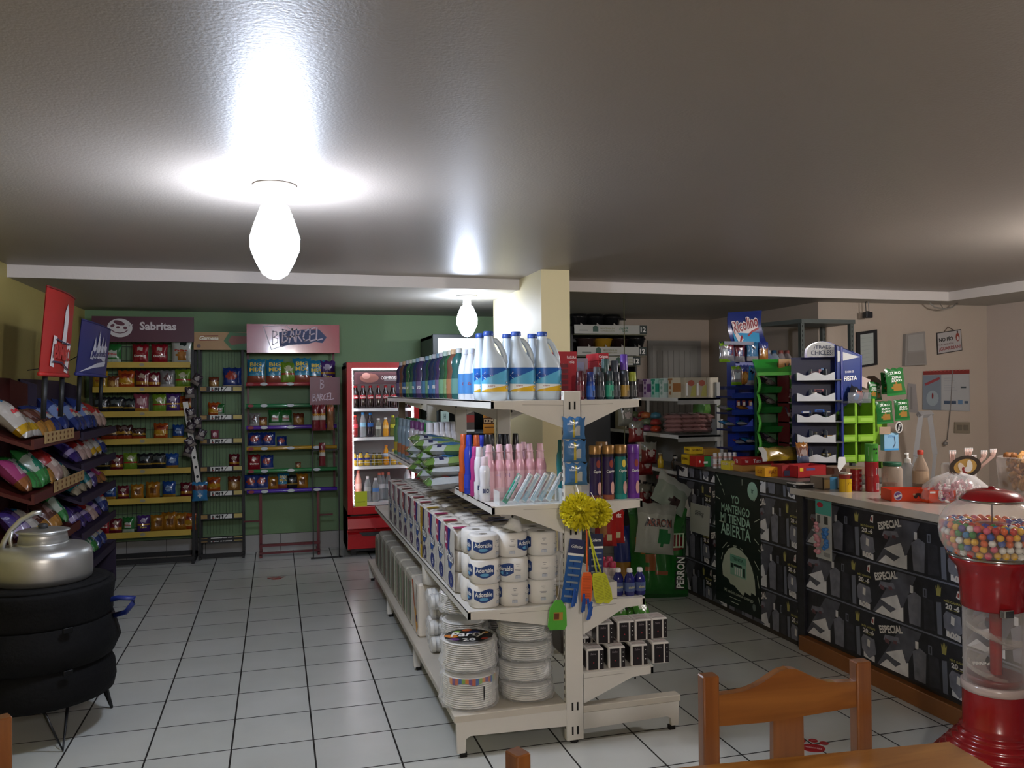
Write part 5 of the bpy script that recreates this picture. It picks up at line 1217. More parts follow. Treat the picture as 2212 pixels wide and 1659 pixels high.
# ================================================================ COUNTER
CXF=3.0
dkc=M('#24252b',rough=.3,bump=.1,bscale=15,coat=.25,var=.75,vscale=16)
ct=thing('shop_counter',(3.3,3.4,0),'long shop counter clad in dark printed plastic sheet with a pale top and wooden kickboard','counter')
part(ct,'carcass',MB().box(CXF+.004,3.6,4.27,5.82,0,.965,M('#3a332c',rough=.6)).box(CXF+.012,3.6,.9,4.27,0,.915,M('#3a332c',rough=.6)))
def clad(y0,y1,z0,z1,x,per,rowh,zoff,yoff):
    """printed plastic sheet: repeating dark panels seen from -x"""
    b=MB();b.box(x,x+.004,y0,y1,z0,z1,dkc)
    f=lambda Y,Z,l=0:Vector((x-l,Y,Z))
    # local panel coords: u to the right in the view (= -Y), v up
    C1=M('#565863',rough=.3,coat=.25,var=.6,vscale=14);C2=M('#e0e2e9',rough=.3,coat=.25,var=.35,vscale=12);C3=M('#787a86',rough=.3,var=.6,vscale=18);C4=M('#a8a05a',rough=.4);C5=M('#6d4a50',rough=.4);C6=M('#dedbd6',rough=.4);C7=M('#6f7482',rough=.3)
    def clipr(pts,m,l):
        P_=[(min(y1,max(y0,a)),min(z1,max(z0,c))) for a,c in pts]
        ys=[a for a,c in P_];zs=[c for a,c in P_]
        if max(ys)-min(ys)<.004 or max(zs)-min(zs)<.004:return
        b.add([Vector((x-l,a,c)) for a,c in P_],[tuple(range(len(P_)))],m)
    z=z0+zoff
    rr=0
    while z<z1:
        y=y1+yoff+(.0 if rr%2==0 else .03)
        while y>y0-per:
            A=lambda pts,m,l:clipr([(y-u*per,z+v*rowh) for u,v in pts],m,l)
            A([(0,.97),(1,.97),(1,1),(0,1)],C7,.0006)
            A([(.0,.03),(.3,.03),(.52,.94),(.3,.94)],C1,.0004)
            A([(.1,.32),(.3,.5),(.36,.2),(.2,.26)],C2,.001);A([(.03,.03),(.37,.03),(.37,.3),(.3,.24),(.22,.12),(.12,.2)],C2,.0008)
            A([(.08,.55),(.28,.6),(.26,.7),(.1,.66)],C3,.0012);A([(.1,.52),(.15,.5),(.15,.58),(.1,.6)],C5,.0014);A([(.2,.55),(.25,.56),(.24,.62),(.2,.61)],C5,.0014)
            A([(.44,.05),(.56,.05),(.57,.6),(.5,.66),(.42,.55)],C3,.0012);A([(.45,.62),(.485,.62),(.485,.76),(.45,.76)],C2,.001);A([(.6,.04),(.72,.08),(.7,.6),(.6,.62)],M('#34353c',rough=.3,var=.7,vscale=20),.0013)
            A([(.59,.62),(.63,.62),(.63,.78),(.59,.78)],C7,.001);A([(.605,.64),(.62,.64),(.62,.76),(.605,.76)],dkc,.0014)
            A([(.74,.04),(.79,.04),(.78,.62),(.73,.6)],C7,.001)
            # crown
            A([(.735,.72),(.775,.72),(.785,.9),(.77,.84),(.762,.93),(.755,.84),(.747,.93),(.74,.84),(.725,.9)],C4,.0016)
            A([(.83,.5),(.97,.47),(.99,.2),(.9,.06),(.81,.2),(.8,.4)],C3,.0012);A([(.875,.3),(.91,.28),(.915,.42),(.88,.44)],C6,.0015);A([(.83,.06),(.97,.03),(.97,.14),(.83,.18)],C2,.001)
            A([(.93,.78),(.97,.76),(.975,.92),(.945,.9)],C6,.0013);A([(.945,.8),(.96,.79),(.96,.87),(.947,.87)],M('#9c3a30'),.0018)
            fr=lambda a,c,l,y=y,z=z:Vector((x-l,y-a,z+c))
            if y-per*.35>y0 and y<y1-.0 and z+rowh*.9<z1:
                b.text(fr,'ESPECIAL',per*.17,rowh*.8,per*.28,rowh*.15,C6,.002,bold=.04,rot=.25)
            if y-per>y0 and y-per*.8<y1 and z+rowh*.7<z1:
                b.text(fr,'MÁS GANAN',per*.895,rowh*.68,per*.17,rowh*.055,C4,.002,bold=.03);b.text(fr,'20 -6',per*.895,rowh*.59,per*.14,rowh*.095,C6,.002,bold=.04);b.rect(fr,per*.86,per*.95,rowh*.535,rowh*.545,C4,.002)
                if z>z0:b.text(fr,'100',per*.9,rowh*.11,per*.11,rowh*.11,C6,.0026,bold=.05)
            y-=per
        z+=rowh;rr+=1
    return b
part(ct,'printed_cover',clad(4.27,5.82,.03,.955,CXF,.52,.30,-.06,.02))
part(ct,'printed_cover',clad(.95,4.24,.1,.905,CXF+.006,.60,.267,.0,-.0))
cl_=MB().box(CXF-.012,CXF+.02,4.235,4.30,0,.96,dkc,.004)
part(ct,'corner_post',cl_)
part(ct,'countertop',MB().box(CXF-.03,3.62,4.27,5.84,.962,.99,M('#57544f',rough=.35),.003),'dark grey top')
part(ct,'countertop',MB().box(CXF-.05,3.62,.9,4.31,.915,.955,M('#bdb5aa',rough=.22,coat=.3),.006),'pale cream top')
wd_=M('#8a5426',rough=.35,coat=.3,var=.25,vscale=3)
part(ct,'kickboard',MB().box(CXF-.035,CXF+.02,.9,4.262,0,.085,wd_,.006),'orange-brown wooden kickboard')
part(ct,'side_return',MB().box(2.99,3.6,5.82,5.84,0,.96,dkc))
# poster on the counter
def V(Y,Z,l=0):return Vector((CXF-.002-l,Y,Z))
py0,py1=4.70,5.27;pz0,pz1=.055,.965
ps=MB().box(CXF-.003,CXF-.0015,py0,py1,pz0,pz1,M('#0f1f1c',rough=.35))
pf=lambda a,c,l=0:Vector((CXF-.003-l,py1-a,pz0+c))   # a: 0..0.57 rightwards, c up
pw,ph=py1-py0,pz1-pz0
mint=M('#9fc8b4',rough=.4);crm=M('#b9c4b0',rough=.4)
for t,y,w_,h_ in (('YO',.80,.1,.055),('MANTENGO',.725,.36,.058),('MI TIENDA',.65,.38,.062),('ABIERTA',.565,.38,.08)):
    ps.text(pf,t,pw*.47,y*ph/.91*.92,w_,h_,mint,.001,bold=.02)
ps.disc(pf,pw*.85,ph*.90,.06,.06,mint,.001,22);ps.text(pf,'tr',pw*.85,ph*.9,.03,.03,M('#1f4a3c'),.002)
for a,c,a2,c2 in ((.03,.97,.09,.9),(.11,.87,.13,.83),(.02,.8,.07,.79),(.06,.62,.14,.62),(.1,.42,.16,.47),(.36,.97,.36,.93),(.5,.83,.53,.86),(.5,.68,.56,.71),(.5,.56,.55,.53),(.55,.49,.57,.48),(.08,.33,.1,.38),(.5,.4,.55,.35),(.53,.3,.55,.22),(.54,.15,.56,.1),(.16,.44,.19,.455),(.24,.46,.28,.465),(.33,.46,.36,.45)):
    ps.stroke(pf,[(a,c*ph),(a2,c2*ph)],.006,crm,.001)
blob=[(.1,.17),(.09,.24),(.12,.31),(.18,.37),(.26,.395),(.34,.385),(.42,.35),(.47,.29),(.5,.22),(.51,.12),(.46,.13),(.45,.105),(.38,.115),(.36,.085),(.28,.115),(.25,.13),(.2,.13),(.17,.16)]
ps.poly(pf,[(a,c*ph/.91+.02) for a,c in blob][::-1],crm,.001)
sx,sy=.2,.2
ps.rect(pf,sx,sx+.2,sy+.02,sy+.15,M('#8fc0a8'),.002);ps.rect(pf,sx,sx+.2,sy+.11,sy+.16,M('#6fa88f'),.003);ps.text(pf,'TIENDA',sx+.1,sy+.135,.14,.022,M('#2a5a48'),.004);ps.rect(pf,sx+.05,sx+.15,sy+.085,sy+.1,M('#1f2f2a'),.004)
for k in range(4):ps.rect(pf,sx+.06+.025*k,sx+.075+.025*k,sy+.03,sy+.08,LBL,.004)
ps.rect(pf,sx+.01,sx+.045,sy+.07,sy+.1,M('#1f3a30'),.004);ps.rect(pf,sx+.165,sx+.19,sy+.03,sy+.09,M('#1f3a30'),.004)
ps.text(pf,'Mi pedido cuenta conmigo',.3,.095,.36,.028,crm,.001);ps.rect(pf,.18,.33,.06,.064,crm,.001);ps.rect(pf,.2,.3,.03,.036,crm,.001);ps.disc(pf,.49,.06,.02,.025,M('#6d7a76'),.001,8)
tag(ps.build('poster'),'tall dark green poster reading YO MANTENGO MI TIENDA ABIERTA taped to the counter front','poster')
pc=MB();P0=[P(1492,1085,X=CXF-.006),P(1534,1096,X=CXF-.006),P(1532,1160,X=CXF-.006),P(1490,1146,X=CXF-.006)]
pc.add(P0+[a+Vector((-.001,0,0)) for a in P0],[(0,1,2,3),(7,6,5,4)],M('#b9bdb4',rough=.6))
c0=(P0[0]+P0[2])/2;pc.text(lambda a,c,l=0:Vector((CXF-.0095,c0.y-a,c0.z+c)),'$36kg',0,.04,.13,.045,M('#4a4a50'),0,bold=0,shear=.2)
tag(pc.build('price_card'),'white hand-written card reading $36kg taped to the counter','price card')
# blister card of bows hanging on near counter
hx=CXF-.055
q0,q1=PY(1762,hx,.85),PY(1796,hx,.85)
bc=thing('hair_bow_card',(hx,(q0+q1)/2,.6),'teal and white card of pink and blue hair clips hanging from the counter edge','hair clip card')
zb,zt=ZP(1780,1207,4.1),ZP(1780,1080,4.1)
zt=P(1780,1082,X=hx).z;zb=P(1780,1208,X=hx).z
cb=MB().box(hx-.001,hx+.001,min(q0,q1),max(q0,q1),zb,zt,M('#b9bcb8',rough=.5));hf=lambda a,c,l=0:Vector((hx-.001-l,q0-a,zb+c));W_=q0-q1;H_=zt-zb
cb.rect(hf,0,W_,H_*.76,H_,M('#4fa89c'),.0008);cb.disc(hf,W_*.3,H_*.92,W_*.2,H_*.045,M('#b32a3c'),.0016,12)
cb.rect(hf,W_*.1,W_*.3,H_*.6,H_*.74,M('#5f625f'),.0008);cb.rect(hf,W_*.55,W_*.78,H_*.6,H_*.74,M('#3f4240'),.0008);cb.rect(hf,W_*.5,W_*.9,H_*.05,H_*.12,M('#8f9290'),.0008)
part(bc,'card',cb)
for s_,c_ in ((.1,'#c98a94'),(.62,'#3a7ac0')):
    m_=MB();rn=random.Random(int(s_*10))
    for k in range(16):
        o_=hf(W_*(s_+rn.uniform(0,.2)),H_*rn.uniform(.1,.62),.012)
        m_.lathe([(.0,-.014),(.012,-.006),(.014,.004),(.0,.013)],M(c_,rough=.2,coat=.6),7,c=tuple(o_))
    part(bc,'clips',m_)
# ================================================================ GOODS ON THE COUNTER
ZA_=.99;ZN=.955
def sbox(px0,px1,Y,z,h,d,col,lab,cat,texts=(),extra=None,rz=0,open_=False,name='carton'):
    X0,X1=PX(px0,Y,z),PX(px1,Y,z);w=X1-X0
    b=MB()
    if open_:
        m=M(col,rough=.45);b.box(-w/2,w/2,-d/2,d/2,0,.003,m).box(-w/2,w/2,-d/2,-d/2+.003,0,h,m).box(-w/2,w/2,d/2-.003,d/2,0,h,m).box(-w/2,-w/2+.003,-d/2,d/2,0,h,m).box(w/2-.003,w/2,-d/2,d/2,0,h,m)
    else:b.box(-w/2,w/2,-d/2,d/2,0,h,M(col,rough=.45),.002)
    f=frame((0,-d/2,0),(1,0,0),(0,0,1))
    for t,x,y,tw,th,c in texts:b.text(f,t,x*w,y*h,tw*w,th*h,M(c),.001,bold=.03)
    fs=frame((-w/2,0,0),(0,-1,0),(0,0,1))
    for t,x,y,tw,th,c in texts:b.text(fs,t,x*d,y*h,min(tw*d,.2),th*h,M(c),.001,bold=.03)
    if extra:extra(b,f,w,d,h)
    o=b.build(name,None,((X0+X1)/2,Y+d/2*0,z));o.rotation_euler=(0,0,rz);return tag(o,lab,cat)
R90=-.0
sbox(1480,1508,5.55,ZA_,.07,.12,'#c9a81c','yellow sweets box at the far end of the counter','sweets box',(('GOMAS',0,.6,.8,.3,'#6a4a1c'),))
sbox(1484,1512,5.62,ZA_+.072,.05,.1,'#d0b02a','yellow sweets box stacked on the far yellow one','sweets box',(('GOMAS',0,.6,.8,.3,'#6a4a1c'),))
sbox(1512,1545,5.62,ZA_,.11,.14,'#a9803a','ochre carton behind the red, green and white box','carton')
def exr(b,f,w,d,h):b.rect(f,-w*.12,w*.2,0,h,M('#2f8a48'),.0008);b.rect(f,w*.2,w*.5,0,h,M('#b0aab0'),.0008);b.disc(f,-w*.33,h*.5,.008,.012,LBL,.001,4);b.rect(f,-w*.15,w*.05,h*.3,h*.5,LBL,.0016)
sbox(1497,1541,5.38,ZA_,.075,.1,'#a8201c','red, green and white striped box near the far counter edge','sweets box',(),exr)
def mk_yog():
    w=M('#c9c5c4',rough=.4);return('yoghurt_bottle',MB().lathe([(.013,0),(.015,.004),(.015,.03),(.011,.036),(.0145,.042),(.012,.052)],w,10).lathe([(.0152,.012),(.0152,.028)],M('#b0887f'),10,cap=False))
for k in range(10):
    px=(1545,1556,1567,1577,1587)[k%5];up=k//5
    single('yog',mk_yog,(PX(px,5.2,1),5.2+.0,ZA_+up*.053),'small white drinkable yoghurt bottle, %s row, %s on the counter'%(('lower','upper')[up],ordn(k%5,5)),'yoghurt bottle','small yoghurt bottles on the counter',sc=1.05)
sbox(1566,1588,5.08,ZA_,.06,.1,'#c4b22c','yellow gum box in front of the small yoghurt bottles','sweets box',(('GUM',0,.7,.7,.3,'#c8b6a8'),),rz=.1)
sbox(1592,1660,4.98,ZA_,.04,.12,'#a87a3c','tan lower carton under the long red sweets box','carton')
sbox(1592,1662,5.0,ZA_+.04,.05,.1,'#941c20','long red sweets box with white lettering on the counter','sweets box',(('Tutsi',0,.5,.25,.5,'#d8cccc'),('Tutsi',-.33,.5,.1,.4,'#d8cccc')))
sbox(1641,1676,4.62,ZA_,.06,.1,'#c28a16','small yellow-orange carton at the counter edge','sweets box',(('KAS',.0,.5,.5,.4,'#8a4a1c'),),rz=.05)
def ex3(b,f,w,d,h):b.rect(f,-w*.35,w*.25,h*.1,h*.55,M('#4a4f6a'),.0008)
sbox(1678,1704,4.58,ZA_,.075,.12,'#8c2426','dark red carton with grey label beside the yellow one','sweets box',(),ex3)
def ex4(b,f,w,d,h):b.rect(f,-w*.42,-w*.3,h*.55,h*.85,M('#d0a81c'),.0008);b.rect(f,-w*.2,w*.1,h*.6,h*.8,M('#4a4a7c'),.0008)
sbox(1706,1768,4.52,ZA_,.075,.16,'#9c1c1e','wide red open sweets carton near the step of the counter','sweets box',(),ex4,open_=True)
defbag('chips_l',.3,.1,.05,'#a88a3c',((.0,.35,'#c2a02a'),(.75,1,'#8f7a40')),((-.85,.5,.18,.5,'#c9c6c0'),),(('chips',.1,.3,.5,.3,'#8a6a1c'),))
bag('chips_l',(PX(1694,4.75,1.1),4.78,ZA_+.078),'long golden snack bag lying on top of the red cartons',None,rot=(-.5,.0,.05),name='snack_bag')
defbag('chips_s',.09,.13,.04,'#8a5a4a',((.0,.3,'#5f6a86'),(.75,1,'#b0702c')),((0,.5,.5,.15,'#b9a49c'),))
bag('chips_s',(PX(1750,4.55,1.1),4.62,ZA_+.076),'upright brownish snack bag leaning at the foot of the blue gum rack',None,rot=(-.15,0,0))
sbox(1712,1764,4.28,ZN,.022,.12,'#1a1a1c','flat black card box with white top at the counter step','flat box',(('FIFO',.2,.5,.2,.5,'#d8d8d8'),),lambda b,f,w,d,h:b.box(-w/2,w/2,-d/2,d/2,h,h+.004,M('#b9b4ac')))
def ex5(b,f,w,d,h):b.rect(f,w*.1,w*.14,0,h,M('#2a6aa0'),.001);b.rect(f,w*.14,w*.3,h*.1,h*.9,M('#a9c0cc'),.001);b.rect(f,-w*.45,-w*.2,h*.1,h*.8,M('#a38a5a'),.001);b.rect(f,-w*.2,w*.1,0,h,M('#4f8fb8'),.0008)
sbox(1764,1812,4.2,ZN,.07,.12,'#7a6c5c','open brown and blue carton near the step of the counter','carton',(),ex5,open_=True)
sbox(1790,1845,4.5,ZN+.04,.05,.2,'#7b6250','brown open carton flap leaning behind the yellow tin','carton',(),None,rz=.3)
# yellow drink carton, tins
def mk_milo():
    b=MB().lathe([(.034,0),(.034,.1)],M('#c9a414',rough=.35),20).lathe([(.0342,.075),(.0342,.1)],M('#8c2a1c'),20,cap=False).lathe([(.036,.1),(.036,.106),(.03,.108)],M('#b9b0a0',rough=.3,metal=.4),20)
    fn=lambda x,y,l:Vector((math.sin(x/.034)*(.0346+l),-math.cos(x/.034)*(.0346+l),y))
    b.rect(fn,-.055,-.02,0,.075,M('#6d2a1c'),.0);b.disc(fn,.015,.085,.009,.009,BLACK,.0006,10);b.stroke(fn,[(-.01,.04),(0,.055),(.014,.05)],.002,M('#5a4a1c'),.0006)
    return('drink_tin',b)
p=P(1825,1052,Z=ZN);single('milo',mk_milo,(PX(1826,4.02,1),4.02,ZN),'yellow and brown drink tin on the pale counter top','tin',None,sc=1.0)
defbag('candypk',.06,.05,.03,'#d8d4d0',(),())
def mk_redtin(h,r,g=False):
    def f():
        b=MB();c='#3f8f2f' if g else '#92161f'
        b.lathe([(r,0),(r*1.02,.003),(r,.006),(r,h-.006),(r*1.02,h-.003),(r,h)],M(c,rough=.3,coat=.3),22)
        fn=lambda x,y,l:Vector((math.sin(x/r)*(r+.0006+l),-math.cos(x/r)*(r+.0006+l),y))
        if g:
            b.rect(fn,-r*1.2,r*.7,h*.35,h*.85,M('#b9c0b4'),0);
            for a,c_ in ((-.3,.72),(.1,.72),(.1,.5)):b.disc(fn,r*a,h*c_,.006,.006,BLACK,.0008,8)
        else:
            b.rect(fn,-.0,r*.5,h*.15,h*.6,LBL,0)
            for k in range(5):b.rect(fn,r*.05+k*.003,r*.05+k*.003+.0014,h*.2,h*.55,M('#55555a'),.0006)
            b.disc(fn,r*1.1,h*.6,.009,.012,M('#c9b9a8'),0,10)
        return('food_tin',b)
    return f
p=PX(1884,3.98,1)
single('rt1',mk_redtin(.085,.037),(p,3.98,ZN),'dark red tin at the bottom of the pile beside the yellow tin','tin','red tins on the counter')
single('rt1',mk_redtin(.085,.037),(p-.003,3.98,ZN+.0855),'dark red tin in the middle of the pile under the green tin','tin','red tins on the counter')
single('gt1',mk_redtin(.1,.036,True),(p-.002,3.98,ZN+.171),'green and white tin on top of the two dark red tins','tin',None)
p=PX(1852,4.05,1)
for k in range(4):single('rt2',mk_redtin(.03,.032),(p,4.06,ZN+k*.0305),'flat round red tin in the low pile, %s from the counter'%ORDS[k],'tin','flat red tins on the counter')
# glass jar with green lid
def mk_jar():
    b=[('jar_body',MB().lathe([(.05,0),(.056,.01),(.057,.12),(.048,.135),(.045,.14)],glass('#c8b8a8',.05,.3),20),[]),('contents',MB().lathe([(.045,.008),(.05,.012),(.05,.04),(.0,.045)],M('#8c4a3a',bump=.8,bscale=60,var=.5,vscale=60),16),[]),('lid',MB().lathe([(.048,.139),(.05,.142),(.05,.158),(.047,.161)],M('#1f5a40',rough=.5),20),[])]
    return('candy_jar',b)
put('jar',mk_jar,(PX(1930,3.98,1),3.99,ZN),'clear jar with a dark green lid and coloured sweets on the counter','jar',None)
def mk_pump():
    c=glass('#d0d4d8',.05,.35)
    return('pump_bottle',[('body',MB().lathe([(.03,0),(.033,.008),(.033,.1),(.02,.125),(.014,.13)],c,18),[]),('pump',MB().lathe([(.014,.128),(.016,.13),(.016,.15),(.006,.153),(.006,.175)],LBL,12).box(-.03,.008,-.006,.006,.172,.18,LBL,.002),[])])
put('pump',mk_pump,(PX(1966,4.02,1),4.04,ZN),'clear sanitiser pump bottle with a white pump on the counter','pump bottle',None,rz=.6,sc=1.15)
def mk_vin():
    c=glass('#c8b09a',.05,.3)
    return('sauce_bottle',[('body',MB().lathe([(.038,0),(.043,.008),(.043,.11),(.03,.15),(.014,.185),(.013,.2)],c,20),[]),('liquid',MB().lathe([(.036,.003),(.041,.01),(.041,.03),(.0,.031)],M('#6a3418',rough=.2),18),[]),('label',MB().lathe([(.0436,.035),(.0436,.105)],M('#a88f76'),20,cap=False),[]),('cap',MB().lathe([(.0165,.198),(.0165,.22),(.014,.222)],M('#b8361e'),14),[])])
put('vin',mk_vin,(PX(1986,3.98,1),3.97,ZN),'large clear sauce bottle with an orange-red cap on the counter','bottle',None,sc=1.02)
# orange gum boxes
def exo(b,f,w,d,h):
    for cx in (-.35,):
        b.disc(f,w*cx,h*.5,h*.36,h*.4,M('#b9b4c4'),.001,14);b.disc(f,w*cx,h*.5,h*.28,h*.32,M('#6a4a8c'),.0016,14);b.text(f,'Bubba',w*cx,h*.5,h*.6,h*.22,LBL,.0022,bold=.04,rot=.4)
    b.disc(f,w*.12,h*.45,h*.42,h*.28,M('#2a1614'),.001,10);b.disc(f,w*.02,h*.6,h*.12,h*.1,M('#b98a6a'),.0016,8);b.disc(f,w*.22,h*.6,h*.12,h*.1,M('#b98a6a'),.0016,8);b.poly(f,[(w*.06,h*.2),(w*.18,h*.2),(w*.12,h*.5)],M('#c8321c'),.0018)
sbox(1922,1998,3.62,ZN,.06,.13,'#d2401c','open orange gum box at the counter edge, left one of the pair','gum box',(),exo,rz=-.3,open_=True)
def exo2(b,f,w,d,h):
    b.disc(f,0,h*.5,h*.36,h*.4,M('#b9b4c4'),.001,14);b.disc(f,0,h*.5,h*.28,h*.32,M('#8c3a7c'),.0016,14);b.text(f,'Bubba',0,h*.5,h*.6,h*.22,LBL,.0022,bold=.04,rot=.4);b.rect(f,-w*.45,-w*.25,h*.75,h*.9,LBL,.001)
sbox(1996,2048,3.52,ZN,.065,.1,'#e0481a','open orange gum box at the counter edge, right one of the pair','gum box',(),exo2,rz=-.15,open_=True)
for k in range(7):
    a=RND.uniform(0,6);o=MB().lathe([(.0,-.006),(.01,-.004),(.012,.0),(.01,.004),(0,.006)],M(('#c98a3a','#4a9a8c','#b8402c','#d8b8a0')[k%4],rough=.3),8).build('wrapped_sweet',None,(PX(1900+12*k,3.82,1),3.8+.02*(k%3),ZN+.007))
    tag(o,'small wrapped %s sweet loose on the counter, %s one rightwards'%(('amber','teal','red','beige')[k%4],ORDS[k]),'sweet','loose sweets on the counter')
# bagged pink sweets, straws, round dark sign, snack jar behind
bp=thing('sweets_bag',(PX(2080,3.45,1),3.5,ZN),'large clear bag of pink and white wrapped sweets on the counter behind the gumball machine','sweets bag')
rn=random.Random(5);m_=MB();bx0=bp.location
pk=[M('#b9707c',rough=.25,coat=.4),M('#d8cfcd',rough=.25,coat=.4),M('#c08a90',rough=.25,coat=.4),M('#e2ddda',rough=.25,coat=.4)]
for k in range(150):
    t=rn.uniform(0,2*PI);r=rn.uniform(0,1)**.5;x=r*.17*math.cos(t);y=r*.10*math.sin(t);z=rn.uniform(.0,.12)*(1-r*.75)+.008
    R_=Matrix.Translation((bx0.x+x,bx0.y+y,bx0.z+z))@Euler((rn.uniform(0,3),rn.uniform(0,3),rn.uniform(0,3))).to_matrix().to_4x4()
    m_.T=R_;m_.box(-.018,.018,-.009,.009,-.005,.005,pk[k%4],.004);m_.add([(-.018,0,0),(-.032,.009,0),(-.032,-.009,0)],[(0,1,2)],pk[k%4]);m_.add([(.018,0,0),(.032,-.009,0),(.032,.009,0)],[(0,1,2)],pk[k%4])
m_.T=None
ow=m_.build('wrapped_sweets',bp);ow.matrix_parent_inverse=Matrix.Translation(tuple(-c for c in bp.location));ow['kind']='stuff'
fm=MB();N=22;vs=[]
for (r,z) in ((.9,.0),(1.05,.03),(.95,.08),(.6,.125),(.2,.145)):
    for i in range(N):
        a=2*PI*i/N;k=1+rn.uniform(-.05,.05);vs.append((bx0.x+.19*r*k*math.cos(a),bx0.y+.12*r*k*math.sin(a),bx0.z+z+(rn.uniform(-.008,.008) if z else .001)))
fm.add(vs,[(j*N+i,j*N+(i+1)%N,(j+1)*N+(i+1)%N,(j+1)*N+i) for j in range(4) for i in range(N)],glass('#ffffff',.1,.03),True)
part(bp,'clear_film',fm)
# small tub with round dark sticker and straws
tb=thing('straw_tub',(PX(2080,3.75,1.1),3.78,ZN),'clear tub of wrapped straws with a round dark sticker behind the pink sweets','straw tub')
tx_,ty_=tb.location.x,tb.location.y
part(tb,'tub',MB().lathe([(.07,0),(.085,.01),(.09,.15),(.085,.16)],glass('#d8cfc8',.05,.25),22,c=(tx_,ty_,ZN)))
rs=P(2085,1008,Y=3.62);n_=Vector((-.35,-.9,.25)).normalized();r_=Vector((.9,-.35,.3)).normalized();u_=n_.cross(r_)*-1;u_=r_.cross(n_)*-1
sf=frame(rs,r_,(n_.cross(r_)))
sg_=MB();sg_.prism(sf,[(.083*math.cos(a*PI/12),.058*math.sin(a*PI/12)) for a in range(24)],-.004,0,M('#3a3029',rough=.35))
sg_.disc(sf,0,0,.06,.04,M('#a8823c'),.001,20);sg_.disc(sf,-.02,-.0,.016,.028,M('#c9b9a8'),.002,12);sg_.disc(sf,.024,.0,.014,.03,M('#cfcac0'),.002,12,rot=-.3);sg_.disc(sf,.006,-.018,.018,.016,M('#cfcac4'),.0026,12);sg_.disc(sf,-.012,-.02,.012,.022,M('#7c1c14'),.0024,10)
part(tb,'round_sticker',sg_)
for g,(px,py,n) in enumerate(((2052,975,4),(2085,970,5),(2100,985,3),(2120,975,4),(2140,972,4))):
    p=P(px,py,Y=3.8)
    for k in range(n):
        m_=MB().tube([(tx_+.03*(g-2)*.5,3.8,ZN+.03),(p.x+.009*k,p.y,p.z-.035),(p.x+.012*k,p.y+.0,p.z)],.0042,M('#b9978a',rough=.35),6).box(p.x+.012*k-.005,p.x+.012*k+.005,p.y-.002,p.y+.002,p.z-.015,p.z+.006,M('#d8d4d2',rough=.4))
        part(tb,'straw',m_)
jb=thing('snack_tub',(PX(2195,3.7,1),3.6,ZN),'big clear tub of golden fried snacks at the right edge behind the gumball machine','snack tub')
jx,jy=jb.location.x,jb.location.y
part(jb,'tub',MB().lathe([(.13,0),(.16,.02),(.17,.18),(.165,.2)],glass('#d8cfc8',.05,.2),26,c=(jx,jy,ZN)))
g_=MB();rn=random.Random(9)
for k in range(170):
    t=rn.uniform(0,2*PI);r=rn.uniform(.2,1)**.5*.13;z=.03+rn.uniform(0,.18)
    g_.T=Matrix.Translation((jx+r*math.cos(t),jy+r*math.sin(t),ZN+z))@Euler((rn.uniform(0,3),rn.uniform(0,3),0)).to_matrix().to_4x4();g_.lathe([(0,-.006),(.022,-.002),(.02,.004),(0,.008)],M(('#b5813f','#c2924e','#8f5a2a')[k%3],rough=.6),7)
g_.T=None;o=part(jb,'fried_snacks',g_);o['kind']='stuff'
# ================================================================ SWEET RACKS STANDING ON THE COUNTER
bl=M('#142a86',rough=.3,coat=.3);bld=M('#0f1a4a',rough=.4)
# blue rack with curved sign
Yr=5.45;X0,X1=PX(1588,Yr,1.5),PX(1661,Yr,1.5)
rr=thing('sweets_rack',((X0+X1)/2,Yr,ZA_),'tall blue sweets rack with a sign reading Ricolino at the far end of the counter','sweets rack')
zt=ZP(1620,745,Yr)
part(rr,'back_panel',MB().box(X0,X1,Yr+.1,Yr+.115,ZA_,zt,bl).box(X0,X0+.03,Yr,Yr+.1,ZA_,zt,bl).box(X1-.035,X1,Yr,Yr+.1,ZA_,zt,bl).box(X0,X1,Yr,Yr+.11,zt-.02,zt,bl))
for py in (785,835):
    z=ZP(1620,py,Yr);part(rr,'hook_bar',MB().box(X0,X1,Yr-.01,Yr+.0,z-.015,z+.018,bl))
for py in (855,890,925,965):
    z=ZP(1620,py,Yr);part(rr,'tray',MB().box(X0-.1,X1-.03,Yr-.12,Yr+.1,z-.012,z,bld).box(X0-.1,X1-.03,Yr-.125,Yr-.12,z-.015,z+.022,M('#1a2f7c',rough=.35)))
for py in (742,838):
    z=ZP(1580,py,Yr-.1);xa=PX(1556,Yr-.1,1.6);part(rr,'side_arm',MB().box(xa,X0+.06,Yr-.16,Yr-.1,z-.012,z+.012,bld))
sb=MB();n=8
sx0,sx1=PX(1582,Yr-.03,2),PX(1655,Yr-.03,2);z0_,z1_=ZP(1620,748,Yr-.03),ZP(1620,673,Yr-.03)
def sfr(x,y,l=0):
    v=(y-z0_)/(z1_-z0_);return Vector((x-.035*v*1.0+.012*(1-v),Yr-.04-.04*(v-.5)**2*4+.05-l,y+.02*((x-sx0)/(sx1-sx0)-.5)))
vs=[sfr(sx0+(sx1-sx0)*i/n,z0_+(z1_-z0_)*j/6,l) for l in (0,-.004) for j in range(7) for i in range(n+1)];fs=[];
for s in (0,1):
    for j in range(6):
        for i in range(n):
            a=s*7*(n+1)+j*(n+1)+i;q=(a,a+1,a+n+2,a+n+1);fs.append(q if s==0 else q[::-1])
sb.add(vs,fs,M('#16276a',rough=.3,coat=.3),True)
cxr=(sx0+sx1)/2;hh=z1_-z0_;ww=sx1-sx0
sb.poly(sfr,[(cxr-ww*.42,z0_+hh*.1),(cxr+ww*.3,z0_+hh*.1),(cxr+ww*.38,z0_+hh*.36),(cxr+ww*.1,z0_+hh*.42),(cxr-ww*.38,z0_+hh*.45)],M('#2a8ab8'),.002)
